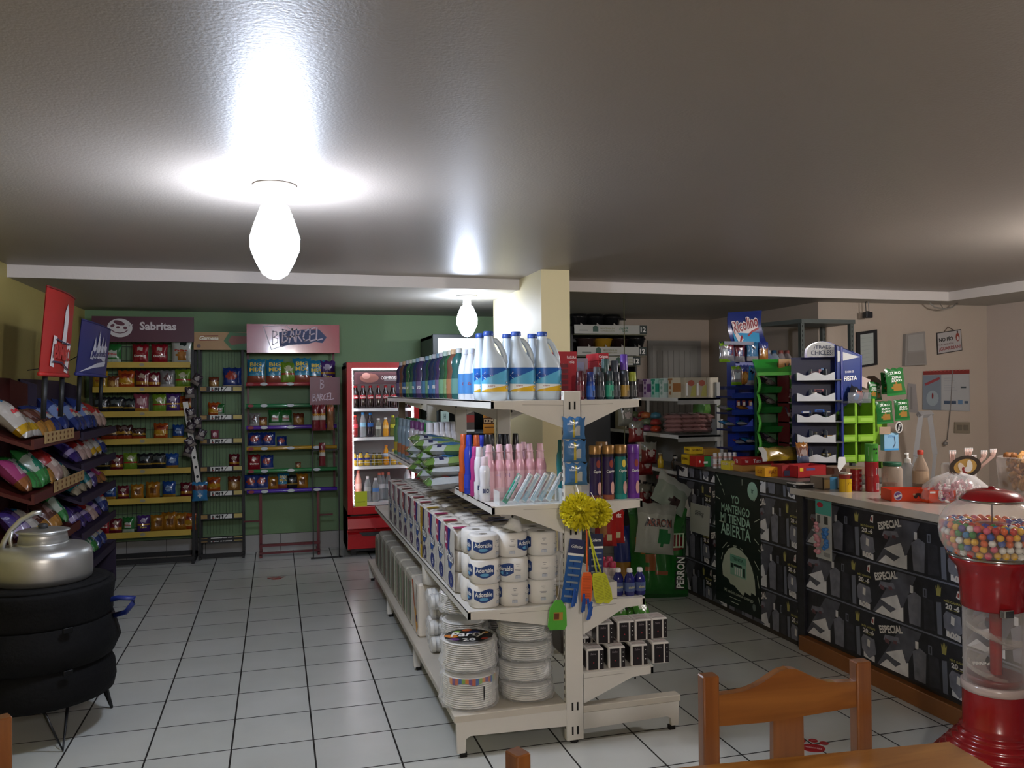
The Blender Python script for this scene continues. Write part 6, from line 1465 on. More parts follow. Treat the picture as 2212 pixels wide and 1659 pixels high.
sb.poly(sfr,[(cxr-ww*.36,z0_+hh*.45),(cxr-ww*.3,z0_+hh*.05),(cxr-.0,z0_+hh*.34),(cxr+ww*.4,z0_+hh*.48),(cxr+ww*.38,z0_+hh*.56)],M('#cfc6c6'),.003)
sb.stroke(sfr,[(cxr-ww*.3,z0_+hh*.1),(cxr-ww*.12,z0_+hh*.34),(cxr-ww*.02,z0_+hh*.26),(cxr+ww*.18,z0_+hh*.42),(cxr+ww*.38,z0_+hh*.5)],.014,M('#8c1c28'),.005)
sb.text(sfr,'Ricolino',cxr,z0_+hh*.64,ww*.8,hh*.38,M('#d8d0d0'),.004,bold=.09,shear=.2,rot=.22);sb.text(sfr,'Ricolino',cxr,z0_+hh*.64,ww*.77,hh*.34,M('#7c1826'),.006,bold=.02,shear=.2,rot=.22)
part(rr,'header_sign',sb)
defbag('swblue',.1,.14,.035,'#2a7ab0',((.0,.25,'#a8a4a8'),),((0,.7,.4,.08,'#1a1a2a'),))
defbag('swlime',.09,.14,.035,'#8f8a90',((.8,1,'#86b82a'),(.0,.15,'#7fae2a')),((0,.5,.6,.2,'#c9d4da'),))
defbag('swred',.09,.13,.035,'#7c2a3c',((.0,.3,'#8a8a94'),),((0,.5,.5,.15,'#3a4a8c'),))
defbag('sworange',.08,.14,.035,'#b0702c',((.7,1,'#3a4a9c'),),((0,.4,.5,.2,'#d8a04a'),))
for k,(px,py,key,nm) in enumerate(((1566,782,'swlime','lime-topped'),(1574,780,'swred','dark red'),(1598,782,'swred','dark red'),(1626,780,'swblue','sky blue'),(1650,780,'sworange','orange and blue'),(1591,832,'swlime','lime-topped'),(1608,830,'sworange','orange and blue'),(1622,832,'swblue','sky blue'),(1634,832,'sworange','orange and blue'))):
    Y_=Yr-.05 if k>1 else Yr-.14
    bag(key,(PX(px,Y_,1.7),Y_,ZP(px,py,Y_)),'%s sweets bag hanging on the blue sweets rack, %s row, %s'%(nm,('upper','lower')[k>4],('first','second','third','fourth','fifth')[k if k<5 else k-5]+' from left'),'sweets bags on the blue sweets rack',cat='sweets bag',name='sweets_bag')
for k,(px,py,key,nm) in enumerate(((1580,890,'swlime','lime and grey'),(1612,888,'sworange','orange'),(1580,923,'swblue','blue'),(1606,922,'swblue','blue'),(1600,962,'swred','dark red'),(1625,960,'swblue','blue'))):
    Y_=Yr-.06;bag(key,(PX(px,Y_,1.3),Y_,ZP(px,py-2,Y_)+.01),'%s sweets bag lying low on the blue sweets rack, %s counting down'%(nm,ORDS[k]),'sweets bags on the blue sweets rack',rot=(-1.35,0,RND.uniform(-.5,.5)),sc=.8,cat='sweets bag',name='sweets_bag')
for k,px in enumerate((1595,1607,1621)):
    o=MB().box(-.012,.012,-.004,.004,0,.04,M('#8a3a2c'),.002).rect(frame((0,-.004,0),(1,0,0),(0,0,1)),-.009,.009,.004,.03,M('#c9c4bc'),.001)
    tag(o.build('sweets_packet',None,(PX(px,Yr-.1,1.4),Yr-.1,ZP(px,877,Yr-.1))),'small pale and brown packet standing on the blue rack tray, '+ordn(k,3),'sweets packet','packets on the blue sweets rack')
# green wavy rack
Yg=5.12;X0,X1=PX(1640,Yg,1.4),PX(1698,Yg,1.4)
gn=M('#2f9a36',rough=.3,coat=.3);gd_=M('#1c5a24',rough=.4);ge=M('#5fc04a',rough=.3)
gr_=thing('sweets_rack',((X0+X1)/2,Yg,ZA_),'bright green wavy plastic sweets rack on the counter beside the blue gum rack','sweets rack')
zs=[ZP(1668,py,Yg) for py in (810,850,893,935,978)]
part(gr_,'back_panel',MB().box(X0+.01,X1-.01,Yg+.1,Yg+.108,ZA_,zs[0],gd_))
for xx in (X0,X1-.012):
    pts=[];
    for a,b_ in zip(zs[:-1],zs[1:]):
        for k in range(7):
            t=k/6;pts.append((Yg-.0-.085*math.sin(t*PI),a+(b_-a)*t))
    b=MB();f=frame((xx,0,0),(0,1,0),(0,0,1));poly=[(y,z) for y,z in pts]+[(Yg+.1,zs[-1]),(Yg+.1,zs[0])]
    b.tube([(xx+.006,y-.003,z) for y,z in pts],.011,ge,7);b.box(xx,xx+.006,Yg+.03,Yg+.1,ZA_,zs[0],gd_)
    part(gr_,'wavy_side',b)
for a,b_ in zip(zs[:-1],zs[1:]):
    part(gr_,'curved_tray',MB().prism(frame((X0+.012,0,0),(0,1,0),(0,0,1)),[(Yg-.05,b_+.05),(Yg-.03,b_+.015),(Yg+.1,b_+.07),(Yg+.1,b_+.062),(Yg-.03,b_+.005),(Yg-.056,b_+.048)][::-1],0,X1-X0-.024,gd_))
zt=zs[0];hd=MB();z2=ZP(1690,778,Yg)-.04
hd.prism(frame((X0-.01,0,0),(0,1,0),(0,0,1)),[(Yg-.07,zt),(Yg-.07,zt+.014),(Yg+.1,z2+.05),(Yg+.1,z2+.035),(Yg-.05,zt)][::-1],0,X1-X0+.05,gn)
hd.box(X0-.01,X1+.01,Yg-.08,Yg-.07,zt-.004,zt+.018,ge)
part(gr_,'sloped_header',hd);gr_.rotation_euler=(0,0,-.38)
for k,py in enumerate((835,876,960)):
    bag('sachet',(PX(1672,Yg,1.3),Yg,ZP(1672,py,Yg)+.015),'grey sweets pouch lying in the green wavy rack, %s tray from the top'%('first','second','fourth')[k],'pouches in the green wavy rack',rot=(-1.1,0,.5),sc=1.2,cat='sweets pouch',name='sweets_pouch')
# dark red rack with orange header
Yv=5.0;X0,X1=PX(1700,Yv,1.4),PX(1748,Yv,1.4)
vr=thing('sweets_rack',((X0+X1)/2,Yv,ZA_),'dark red sweets rack with an orange header between the green and blue racks','sweets rack')
mr2=M('#4a1014',rough=.4)
part(vr,'body_panel',MB().box(X0,X1,Yv+.1,Yv+.11,ZA_,ZP(1710,783,Yv),mr2).box(X0,X0+.008,Yv-.02,Yv+.1,ZA_,ZP(1710,810,Yv),mr2))
h=MB().box(X0,X1,Yv+.09,Yv+.1,ZP(1700,812,Yv),ZP(1700,775,Yv),M('#9a6a2c',rough=.4));h.text(frame((0,Yv+.09,0),(1,0,0),(0,0,1)),'V',(X0+X1)/2-.02,ZP(1700,793,Yv),.05,.06,BLACK,.001,bold=.02,shear=.2)
part(vr,'header_sign',h)
for py,c in ((862,'#a8842c'),(905,'#a08a2c'),(950,'#6d8478'),(985,'#5a2a2c')):
    z=ZP(1720,py,Yv-.05);part(vr,'tray',MB().box(X0,X1,Yv-.06,Yv+.1,z-.03,z-.02,M('#6d6460')).box(X0,X1,Yv-.065,Yv-.06,z-.03,z+.012,M(c,rough=.4)))
for k,(px,py) in enumerate(((1712,852),(1728,850),(1710,893),(1725,896),(1715,940))):
    bag('swred' if k%2 else 'sachet',(PX(px,Yv-.02,1.3),Yv-.02,ZP(px,py+6,Yv)),'small dark sweets bag in the dark red rack, %s from the top'%ORDS[k],'bags in the dark red rack',rot=(-.5,0,RND.uniform(-.4,.4)),sc=.75,cat='sweets bag',name='sweets_bag')
# big blue gum rack
Yb_=4.72;X0,X1=PX(1728,Yb_,1.4),PX(1806,Yb_,1.4)
gk=thing('gum_rack',((X0+X1)/2,Yb_,ZA_),'tall blue gum rack with white scalloped trays and a sign reading TRAES CHICLES','gum rack')
zt=ZP(1780,770,Yb_);Xs=PX(1862,Yb_+.3,1.5)
part(gk,'back_panel',MB().box(X0-.02,X1+.02,Yb_+.14,Yb_+.15,ZA_,zt,bld))
part(gk,'side_post',MB().box(X1,X1+.014,Yb_-.04,Yb_+.15,ZA_,ZP(1800,750,Yb_),bl,.003))
ht=MB();f=frame((0,Yb_-.02,0),(1,0,0),(0,0,1));zc=ZP(1775,772,Yb_);w2=(X1-X0)*.4;cx_=X1-w2
arch=[(cx_-w2,zc),(cx_+w2,zc)]+[(cx_+w2*math.cos(a*PI/12),zc+.03+.075*math.sin(a*PI/12)) for a in range(13)]
ht.prism(f,arch,-.014,-.001,bl);ht.poly(f,[(cx_+(x-cx_)*.86,zc+.006+(z-zc)*.9) for x,z in arch],M('#b9bab8',rough=.4),.001)
ht.text(f,'¿TRAES',cx_,zc+.064,w2*.95,.028,M('#2a3450'),.002,bold=.01);ht.text(f,'CHICLES?',cx_,zc+.03,w2*1.25,.03,M('#2a3450'),.002,bold=.01)
part(gk,'arched_sign',ht)
for py in (812,857,903,947,990):
    z=ZP(1770,py,Yb_-.12);w=X1-X0
    b=MB();gm=M('#4d5054',rough=.4)
    b.box(X0,X1,Yb_-.12,Yb_+.14,z-.03,z-.022,gm).box(X0,X0+.004,Yb_-.12,Yb_+.14,z-.03,z+.02,gm)
    for q in (.33,.66):b.box(X0+w*q,X0+w*q+.003,Yb_-.1,Yb_+.14,z-.02,z+.045,M('#8f9294'))
    part(gk,'tray',b)
    f=frame((0,Yb_-.122,0),(1,0,0),(0,0,1));tp=[]
    for k in range(17):
        t=k/16;tp.append((X1-.045-(w-.045)*t,z+.014+.01*math.cos(t*4*PI)))
    part(gk,'scalloped_front',MB().prism(f,[(X0,z-.028),(X1-.045,z-.028)]+tp,0,.004,M('#cdd0d2',rough=.35)))
side=MB();xs=X1+.021;f=frame((xs,0,0),(0,1,0),(0,0,1))
# side wing facing the camera on the right
wx0,wx1=PX(1806,Yb_-.1,1.6),PX(1861,Yb_-.1,1.6);fz=lambda px,py:ZP(px,py,Yb_-.1)
fw=frame((0,Yb_-.1,0),(1,0,0),(0,0,1));gk.rotation_euler=(0,0,-.55)
pts=[(wx0,fz(1812,890)),(wx1-.005,fz(1858,850)),(wx1,fz(1862,768)),(wx0,fz(1808,745))]
side.prism(fw,pts,-.012,0,M('#1f3474',rough=.3,coat=.3));side.tube([tuple(fw(x,z,.0)) for x,z in pts],.006,bl,6,closed=True)
side.poly(fw,[(wx0+.012,fz(1812,782)),(wx1-.012,fz(1858,771)),(wx0+.012,fz(1812,757))],M('#b9bab8'),.002)
cw=(wx0+wx1)/2;side.text(fw,'ES HORA DE',cw+.004,fz(1835,803),.065,.014,LBL,.002,rot=.05);side.text(fw,'FIESTA',cw+.012,fz(1835,817),.1,.03,LBL,.002,bold=.03,rot=.08)
part(gk,'side_wing',side)
pb=MB().box(wx0+.01,wx1-.01,Yb_-.2,Yb_-.1,fz(1830,870),fz(1830,866),glass('#b8bcc4',.05,.08)).box(wx0+.01,wx1-.01,Yb_-.202,Yb_-.2,fz(1830,870),fz(1830,848),glass('#b8bcc4',.05,.08))
part(gk,'clear_pocket',pb)
for k,(px,py,c1) in enumerate(((1760,808,'#8c5a5c'),(1775,803,'#b98a90'),(1785,800,'#6a8ab0'),(1758,852,'#a8a498'),(1772,846,'#a86a6a'),(1748,893,'#4a5f9c'),(1768,890,'#3a6ab8'),(1788,892,'#2a4a9c'),(1790,905,'#4f9a2c'),(1788,945,'#a8844a'),(1770,938,'#7c786c'),(1790,985,'#8a7a3c'),(1780,990,'#6a6438'))):
    o=MB().box(-.03,.03,-.008,.008,0,.016,M(c1,rough=.3,coat=.3),.003).rect(frame((0,-.008,0),(1,0,0),(0,0,1)),-.02,.02,.003,.012,LBL if k%2 else M('#2a2a3c'),.001)
    oo=o.build('gum_pack',None,(PX(px,Yb_-.05,1.4),Yb_-.06+.02*(k%3),ZP(px,py,Yb_-.05)));oo.rotation_euler=(0,.0,RND.uniform(-.9,.9))
    tag(oo,'small %s gum pack in the scalloped trays of the blue rack'%('dusty red','pink','pale blue','grey','red','dull blue','blue','dark blue','green','tan','taupe','olive','dark olive')[k],'gum pack','gum packs in the blue rack')
defbag('bluor',.12,.1,.05,'#23303c',((.5,1,'#2a2c34'),),((.2,.5,.5,.3,'#b0503a'),(-.1,.3,.3,.2,'#3a86c4')))
bag('bluor',(PX(1845,Yb_-.14,1.5),Yb_-.14,ZP(1845,868,Yb_-.14)),'dark pouch with orange and blue marks in the clear pocket of the gum rack',None,rot=(-.2,.5,0),cat='sweets pouch',name='sweets_pouch')
# lime green crate rack
Yl=4.78;lm=M('#7cae2c',rough=.35,coat=.2);ld_=M('#4f6e1c',rough=.5)
X0,X1=PX(1806,Yl,1.3),PX(1934,Yl,1.3)
lr=thing('crate_rack',((X0+X1)/2,Yl,ZA_),'lime green plastic crate rack on the counter right of the blue gum rack','rack')
part(lr,'back_panel',MB().box(X0,PX(1882,Yl,1.3),Yl+.1,Yl+.106,ZP(1850,1000,Yl),ZP(1850,862,Yl),ld_).box(PX(1884,Yl,1.3),X1,Yl+.08,Yl+.09,ZP(1850,965,Yl),ZP(1850,868,Yl),lm))
for px in (1808,1843,1882):
    x=PX(px,Yl,1.3);part(lr,'upright',MB().box(x-.01,x+.01,Yl-.03,Yl+.1,ZP(1850,1000,Yl),ZP(1850,862 if px>1810 else 870,Yl),lm,.004))
for a,b_ in ((1808,1843),(1845,1882)):
    for py in (907,947,990):
        xa,xb=PX(a,Yl,1.3),PX(b_,Yl,1.3);z=ZP(1850,py,Yl);part(lr,'bin_front',MB().box(xa,xb,Yl-.04,Yl-.03,z-.02,z+.028,lm,.003).box(xa,xb,Yl-.03,Yl+.1,z-.024,z-.018,lm).rect(frame((0,Yl-.04,0),(1,0,0),(0,0,1)),xa+.02,xb-.02,z-.008,z+.014,M('#93bf45'),.001))
part(lr,'stand_leg',MB().box(X0+.02,X0+.05,Yl,Yl+.06,ZA_,ZP(1850,1000,Yl),ld_).box(X1-.12,X1-.09,Yl,Yl+.06,ZA_,ZP(1850,1000,Yl),ld_))
for k,(px,py) in enumerate(((1825,905),(1822,945))):
    bag('sachet' if k==0 else 'tan',(PX(px,Yl,1.2),Yl+.02,ZP(px,py,Yl)),'%s pouch in a bin of the lime green rack'%('grey','brown')[k],None,rot=(-.8,0,.3),sc=.7,cat='sweets pouch',name='sweets_pouch')
# drink powder packets
defbag('zuko',.125,.19,.02,'#217a34',((.0,.08,'#2f9a44'),),((.05,.3,.55,.16,'#b8863a'),),(('ZUKO',0,.83,.6,.1,LBL and '#e6ece4'),('ZUKO',.05,.66,.5,.09,'#e6ece4'),('ZUKO',.05,.54,.55,.09,'#dfe6dc')))
for k,(px,py,key,r,sc,nm) in enumerate(((1937,854,'zuko',-.08,(1.25,1,.98),'top right'),(1912,915,'zuko',-.05,(1.1,1,.8),'lower left'),(1949,908,'zuko',-.03,(1,1,.75),'lower right'),(1917,852,'zuko',.0,.8,'top left, half hidden'),(1885,862,'zuko',.1,.62,'small one at far left'),(1896,865,'zuko',-.1,.6,'small second from left'))):
    Y_=Yl-.06+.02*k
    bag(key,(PX(px,Y_,1.5),Y_,ZP(px,py,Y_)),'green drink powder packet with white lettering on the lime rack, %s'%nm,'green drink powder packets',rot=(-.05,r,0),sc=sc,cat='drink powder packet',name='powder_packet')
def exz(b,f,w,d,h):b.text(f,'STEVIA',w*.0,h*.8,w*.5,h*.12,M('#4a7ab0'),.001);b.stroke(f,[(w*.2,h*.75),(w*.25,h*.4),(w*.1,h*.15)],.006,M('#2a2c3c'),.001);b.rect(f,-w*.5,w*.5,0,h*.1,M('#3a8ac0'),.001)
sbox(1906,1937,Yl-.02,ZP(1920,972,Yl),.12,.04,'#86b4d2','pale blue and white sweetener box leaning on the lime rack','sweetener box',(),exz)
o=MB().box(-.045,.045,-.002,.002,0,.05,M('#a08a74')).build('cardboard_tag',None,(PX(1910,Yl-.04,1.3),Yl-.045,ZP(1910,937,Yl)));tag(o,'plain brown cardboard tag on the lime green rack','cardboard tag')
o=MB();f=frame((0,0,0),(1,0,0),(0,0,1));o.prism(f,[(.03*math.cos(a*PI/8),.04*math.sin(a*PI/8)) for a in range(16)],-.002,0,M('#c9c6c0'));o.disc(f,0,0,.022,.032,BLACK,.001,12);o.text(f,'PETER',0,0,.05,.014,LBL,.002,rot=1.3)
tag(o.build('round_tag',None,(PX(1942,Yl-.06,1.3),Yl-.06,ZP(1942,922,Yl))),'small oval white and black tag hanging beside the lime green rack','tag')
for k,(px,c) in enumerate(((1868,'#b9a8a0'),(1893,'#5a4638'),(1905,'#4a3a30'))):
    o=MB().box(-.045,.045,-.03,.03,0,.07,M(c,rough=.6),.002).build('carton',None,(PX(px,Yl+.02,1.6),Yl+.06+.03*k,ZP(px,828,Yl)-.03));o.rotation_euler=(0,(.3,-.3,.5)[k],.2);tag(o,('white and pink','brown open','dark brown')[k]+' small carton lying tilted on top of the lime rack packets','carton')
o=MB();f=frame((0,0,0),(1,0,0),(0,0,1));o.prism(f,[(-.03,.0),(-.022,.06),(.026,.06),(.03,.02),(-.015,-.03)],-.002,0,M('#e2e4e2',rough=.3));tag(o.build('white_tag',None,(PX(1830,4.25,1.05),4.3,ZP(1830,1008,4.3))),'small bright white tag standing up above the yellow tin','tag')

# bars and flat packets strewn behind the boxes
for k in range(18):
    c_,nm=[('#5a5650','grey'),('#6d3a34','brick red'),('#4a3a30','brown'),('#7a8a5a','sage green'),('#8a8478','beige'),('#3a3f5a','dull blue')][k%6]
    b=MB().box(-.06,.06,-.022,.022,0,.018,M(c_,rough=.25,coat=.4),.006).rect(frame((0,0,.018),(1,0,0),(0,1,0)),-.035,.035,-.012,.012,M(('#b8b2a6','#2a2a2e')[k%2]),.001)
    o=b.build('sweets_bar',None,(PX(1572+7.6*k,5.25-.02*(k%5),1.02),5.3-.022*(k%7),ZA_+(.02 if k%3 else .045)));o.rotation_euler=(.25*(k%3),.12*((k%4)-1),RND.uniform(-.9,.9))
    tag(o,'%s sweets bar behind the red counter boxes, %s towards the gum rack'%(nm,ORDS[k]),'sweets bar','sweets bars strewn on the counter')
# ================================================================ WALL SHELVES BEHIND THE COUNTER'S FAR END
gs=M('#8f8f8a',rough=.45);ws=M('#cfcfca',rough=.4)
WX0,WX1,WY0,WY1=3.08,3.46,5.98,7.35
su=thing('wall_shelving',((WX0+WX1)/2,WY1,0),'grey metal shelving with white front edges beyond the far end of the counter','shelving unit')
part(su,'back_sheet',MB().box(WX1,WX1+.02,WY0,WY1,0,1.3,gs))
for y in (WY0+.02,WY1-.03):part(su,'post',MB().box(WX1-.03,WX1,y-.015,y+.015,0,1.6,gs))
LV=[1.475,1.175,.885,.55,.2]
for z in LV:
    part(su,'shelf_board',MB().box(WX0,WX1,WY0,WY1,z-.015,z,gs).box(WX0,WX1,WY0,WY0+.01,z-.05,z,gs))
    part(su,'front_edge',MB().box(WX0-.01,WX0,WY0,WY1,z-.024,z+.004,ws),'white front edge')
kb=[('#c9c0a8','#6a3a2a'),('#b9d0a0','#3f8a3c'),('#d8c86a','#4a8a3c'),('#8a7a8c','#5a4a5c'),('#c4b0c8','#6a3a7c'),('#9fd0c0','#2a9a7c'),('#c8d8d0','#8ab0a0'),('#c8c0a8','#9c6a3a')]
nmz=['cream and brown','green and white','yellow and green','mauve','lilac and white','mint','pale green','beige']
for i in range(8):
    y=7.25-.16*i
    b=MB().box(-.03,.045,-.04,.04,0,.165,M(kb[i][0],rough=.4),.002);f=frame((-.03,0,0),(0,-1,0),(0,0,1))
    for q in range(3):b.disc(f,.0,.04+.045*q,.02,.016,M(kb[i][1]),.001,8)
    b.rect(f,-.04,.04,.145,.16,M(kb[i][1]),.001);f=frame((0,-.04,0),(1,0,0),(0,0,1));b.rect(f,-.03,.045,.05,.12,M(kb[i][1]),.001)
    tag(b.build('food_carton',None,(WX0+.04,y,LV[0])),'%s food carton standing upright along the top wall shelf, %s from the back'%(nmz[i],ORDS[i]),'carton','upright cartons on the top wall shelf')
for k,px in enumerate((1487,1510,1535)):
    b=MB().box(-.05,.05,-.05,.05,0,.165,M('#a8a08c',rough=.4),.003);f=frame((0,-.05,0),(1,0,0),(0,0,1))
    if k<2:b.disc(f,.005,.12,.03,.025,M('#a85a48'),.001,9);b.poly(f,[(-.005,.01),(.045,.01),(.045,.11),(.01,.09)],M('#a8a45a'),.0012);b.rect(f,-.04,-.025,.02,.12,LBL,.001)
    tag(b.build('food_carton',None,(PX(px,6.06,1.5),6.07,LV[0])),('beige carton with red and olive print, %s on the top wall shelf'%('left','middle')[k]) if k<2 else 'plain pale green carton at the right end of the top wall shelf','carton','near cartons on the top wall shelf')
# trays of bread and wrapped pink packs
for lv in range(3):
    for k in range(4):
        c=['#b86a3a','#3a6a7a','#8a4a6a','#c84a2c','#6a7a5a','#a83a3a'][(lv*2+k)%6]
        b=MB().lathe([(.0,0),(.045,.003),(.05,.02),(.04,.045),(.0,.055)],M(c,rough=.3,coat=.4),12).lathe([(.02,.045),(.022,.048),(.0,.05)],LBL,10)
        tag(b.build('wrapped_bun',None,(WX0+.07+.03*(k%2),6.98-.13*k,LV[1]+.004+lv*.058)),'small wrapped %s bun in the wall shelf stack, %s layer, %s from the back'%('orange' if 'b8' in c or 'c8' in c else 'dark',ORDS[lv],ORDS[k]),'wrapped bun','wrapped buns on the second wall shelf')
def mk_ham():
    b=bagmesh(.2,.2,.06,'#b98a84',((.3,.7,'#c9a49c'),),((.0,.5,.4,.2,'#d8c4bc'),(-.5,.3,.2,.15,'#8c3a3c')))
    return('pink_pack',b)
for lv in range(4):
    for k in range(4):
        single('ham',mk_ham,(PX((1452,1478,1505,1532)[k],6.14,1.2),6.10+.02*(lv%2),LV[1]+.034+lv*.035),'pink vacuum pack in the wall shelf stack, %s layer, %s'%(ORDS[lv],ordn(k,4)),'pink pack','pink vacuum packs on the second wall shelf',rot=(-PI/2+.08,0,.3*(k-1.5)),sc=(.85,.85,.85))
o=bagmesh(.3,.3,.2,'#3f7a34',(),((.2,.4,.4,.3,'#5f9a3c'),));o=o.build('herb_bag',None,(PX(1535,6.3,1.3),6.45,LV[1]+.14));o.scale=(.6,.6,.5);tag(o,'green bag on top of the pink packs on the wall shelf','bag')
cr=MB().box(-.06,.06,-.1,.1,0,.002,M('#a89f84')).box(-.06,-.056,-.1,.1,0,.2,M('#a89f84')).box(-.06,.06,.096,.1,0,.2,M('#a89f84'));tag(cr.build('paper_sleeve',None,(WX0+.08,7.2,LV[1])),'beige open paper sleeve at the far end of the second wall shelf','sleeve')
# third shelf: small goods
for k in range(9):
    nm,c,cc=[('dark','#2a2622','#b9b4a8'),('orange','#a85a2c','#c9c4bc'),('yellow','#c9a81c','#8a6a1c'),('brown','#4a3428','#1c1c1e')][k%4]
    b=MB().lathe([(.022,0),(.025,.004),(.025,.06),(.014,.08),(.014,.1)],M(c,rough=.25,coat=.4),12).lathe([(.016,.098),(.016,.112),(.012,.114)],M(cc,rough=.3),10)
    tag(b.build('condiment_bottle',None,(WX0+.045+.06*(k%2),7.2-.135*k,LV[2]),),'%s little condiment bottle on the third wall shelf, %s from the back'%(nm,ORDS[k]),'condiment bottle','condiment bottles on the third wall shelf')
# fourth: dark wine-red bottles with red caps
for k in range(10):
    b=MB().lathe([(.034,0),(.036,.006),(.036,.15),(.016,.2),(.014,.24)],M('#1c0c10',rough=.15,coat=.5),14).lathe([(.017,.238),(.017,.262),(.013,.265)],M('#8c2430',rough=.35),10)
    tag(b.build('syrup_bottle',None,(WX0+.05+.085*(k%3),6.12+.11*(k//3)+.0,LV[3])),'tall dark bottle with a dark red cap on the fourth wall shelf','syrup bottle','dark red-capped bottles on the fourth wall shelf')
for k in range(5):
    b=MB().lathe([(.04,0),(.042,.01),(.042,.12),(.03,.15),(.02,.16)],M('#c4bcb4',rough=.35),14).lathe([(.0425,.03),(.0425,.08)],M(('#3a3a6a','#7a3a5c','#6a5a4a')[k%3]),14,cap=False).lathe([(.022,.158),(.022,.18)],M('#2a2a2e'),10)
    tag(b.build('food_jar',None,(WX0+.06,6.6+.14*k,LV[3])),'white jar with printed band on the fourth wall shelf, %s going back'%ORDS[k],'jar','white jars on the fourth wall shelf')
# red bags hanging behind the island
def mk_hb(c):
    def f():
        return('hanging_bag',bagmesh(.16,.2,.09,c,((.7,1,'#8a8a7c'),),((.1,.5,.4,.2,'#c8b8b0'),)))
    return f
hbk=thing('hanging_hook',(2.66,6.2,1.45),'thin hanging wire with red and clear bags beyond the right side of the island','hook')
part(hbk,'wire',MB().tube([(2.72,6.2,2.33),(2.72,6.2,1.5),(2.7,6.18,.9),(2.72,6.15,.6)],.004,M('#5a5a3c'),6))
for k,(px,py,c,nm) in enumerate(((1352,920,'#8a8a7c','clear and grey'),(1372,955,'#8c2a2c','red'),(1388,1025,'#8c1c1c','deep red'),(1384,1090,'#8c2024','deep red'),(1392,1000,'#7a1a1c','dark red'))):
    single('hb'+c,mk_hb(c),(PX(px,6.1,1.2),6.1-.02*k,ZP(px,py,6.1)),'%s bag in the hanging string right of the island, %s from top'%(nm,ORDS[k]),'hanging bag','bags hanging in a string right of the island',sc=.85)
# ================================================================ STACKED TRAYS WITH BOWLS
tx0,tx1=PX(1241,7.9,2.1),PX(1398,7.9,2.1);td=M('#26292b',rough=.5)
tr=thing('tray_rack',((tx0+tx1)/2,8.3,0),'dark rack of trays with white edge strips ending in the number 12','rack')
part(tr,'post',MB().box(tx0-.02,tx0,7.95,8.44,0,2.2,td).box(tx0,tx1-.1,8.42,8.44,.3,2.25,td).box(tx1-.12,tx1-.1,7.95,8.44,0,2.1,td))
lv=[ZP(1320,721,7.9),ZP(1320,768,7.9),ZP(1300,789,7.9)]
for k,z in enumerate(lv):
    xa=tx0+(0,.03,.25)[k];xb=tx1-(0,.01,.08)[k]
    part(tr,'tray',MB().box(xa,xb,7.92,8.42,z-.012,z-.004,M('#5c6040')))
    h=.09;b=MB().box(xa,xb,7.9,7.91,z,z+h,M('#b7bab4',rough=.4));f=frame((0,7.9,0),(1,0,0),(0,0,1))
    b.rect(f,xb-.085,xb,z,z+h,M('#20302c'),.001);b.text(f,'12',xb-.045,z+h*.5,.06,h*.6,LBL,.002,bold=.04)
    b.rect(f,xa+.05,xa+.15,z+.03,z+.036,M('#3a4a44'),.001);b.poly(f,[(xa+.2,z+.02),(xa+.26,z+.02),(xa+.26,z+.07),(xa+.23,z+.085),(xa+.2,z+.07)],M('#2f5a4c'),.001)
    b.text(f,'MANTENGA EN',xa+.36,z+.055,.15,.018,M('#8a8a5c'),.001);b.text(f,'CONGELACION',xa+.36,z+.03,.15,.016,M('#8a8a5c'),.001)
    if k==0:b.text(f,'Fresca',xa+.54,z+.06,.1,.03,M('#2f6a54'),.001,shear=.4,rot=.1);b.text(f,'Vida',xa+.56,z+.03,.06,.025,M('#2f6a54'),.001,shear=.4)
    part(tr,'edge_strip',b)
def mk_bowl(c,lid=True):
    def f():
        m=M(c,rough=.25,coat=.4);r=[('bowl',MB().lathe([(.05,0),(.055,.004),(.078,.085),(.084,.09),(.084,.094)],m,22),[])]
        r[0][1].disc(frame((0,-.069,.035),(1,0,0),(0,-.25,1)),0,0,.014,.018,M('#b9b4ac'),.006,3)
        if lid:r.append(('lid',MB().lathe([(.086,.092),(.088,.097),(.08,.104),(.075,.12),(.06,.124)],M('#17181a',rough=.15,coat=.6),22),[]))
        return('food_bowl',r)
    return f
for k,px in enumerate((1248,1283,1319)):
    put('bowl1',mk_bowl('#1c1d20'),(PX(px,8.05,2.2),8.05,lv[0]+.05),'black lidded plastic bowl on the top tray, '+ordn(k,3),'bowl','bowls on the top tray',sc=1.35)
put('cupw',lambda:('paper_cup',[('cup',MB().lathe([(.03,0),(.04,.08)],M('#b9b2a6'),18),[]),('lid',MB().lathe([(.043,.078),(.043,.09),(.036,.1)],M('#1a1a1c'),18),[])]),(PX(1342,8.02,2.2),8.02,lv[0]+.06),'pale cup with a black lid at the right of the top tray','cup',None,sc=1.1)
for k,(px,c,nm) in enumerate(((1265,'#3a2a28','dark printed'),(1301,'#b38a26','yellow'),(1336,'#2a1c1c','dark brown'),(1372,'#1c1d20','black'))):
    put('bowl'+c,mk_bowl(c,k==3),(PX(px,8.03,2.0),8.03,lv[1]+.055),'%s bowl on the second tray under the black lidded ones, %s'%(nm,ordn(k,4)),'bowl','bowls on the second tray',sc=1.3)
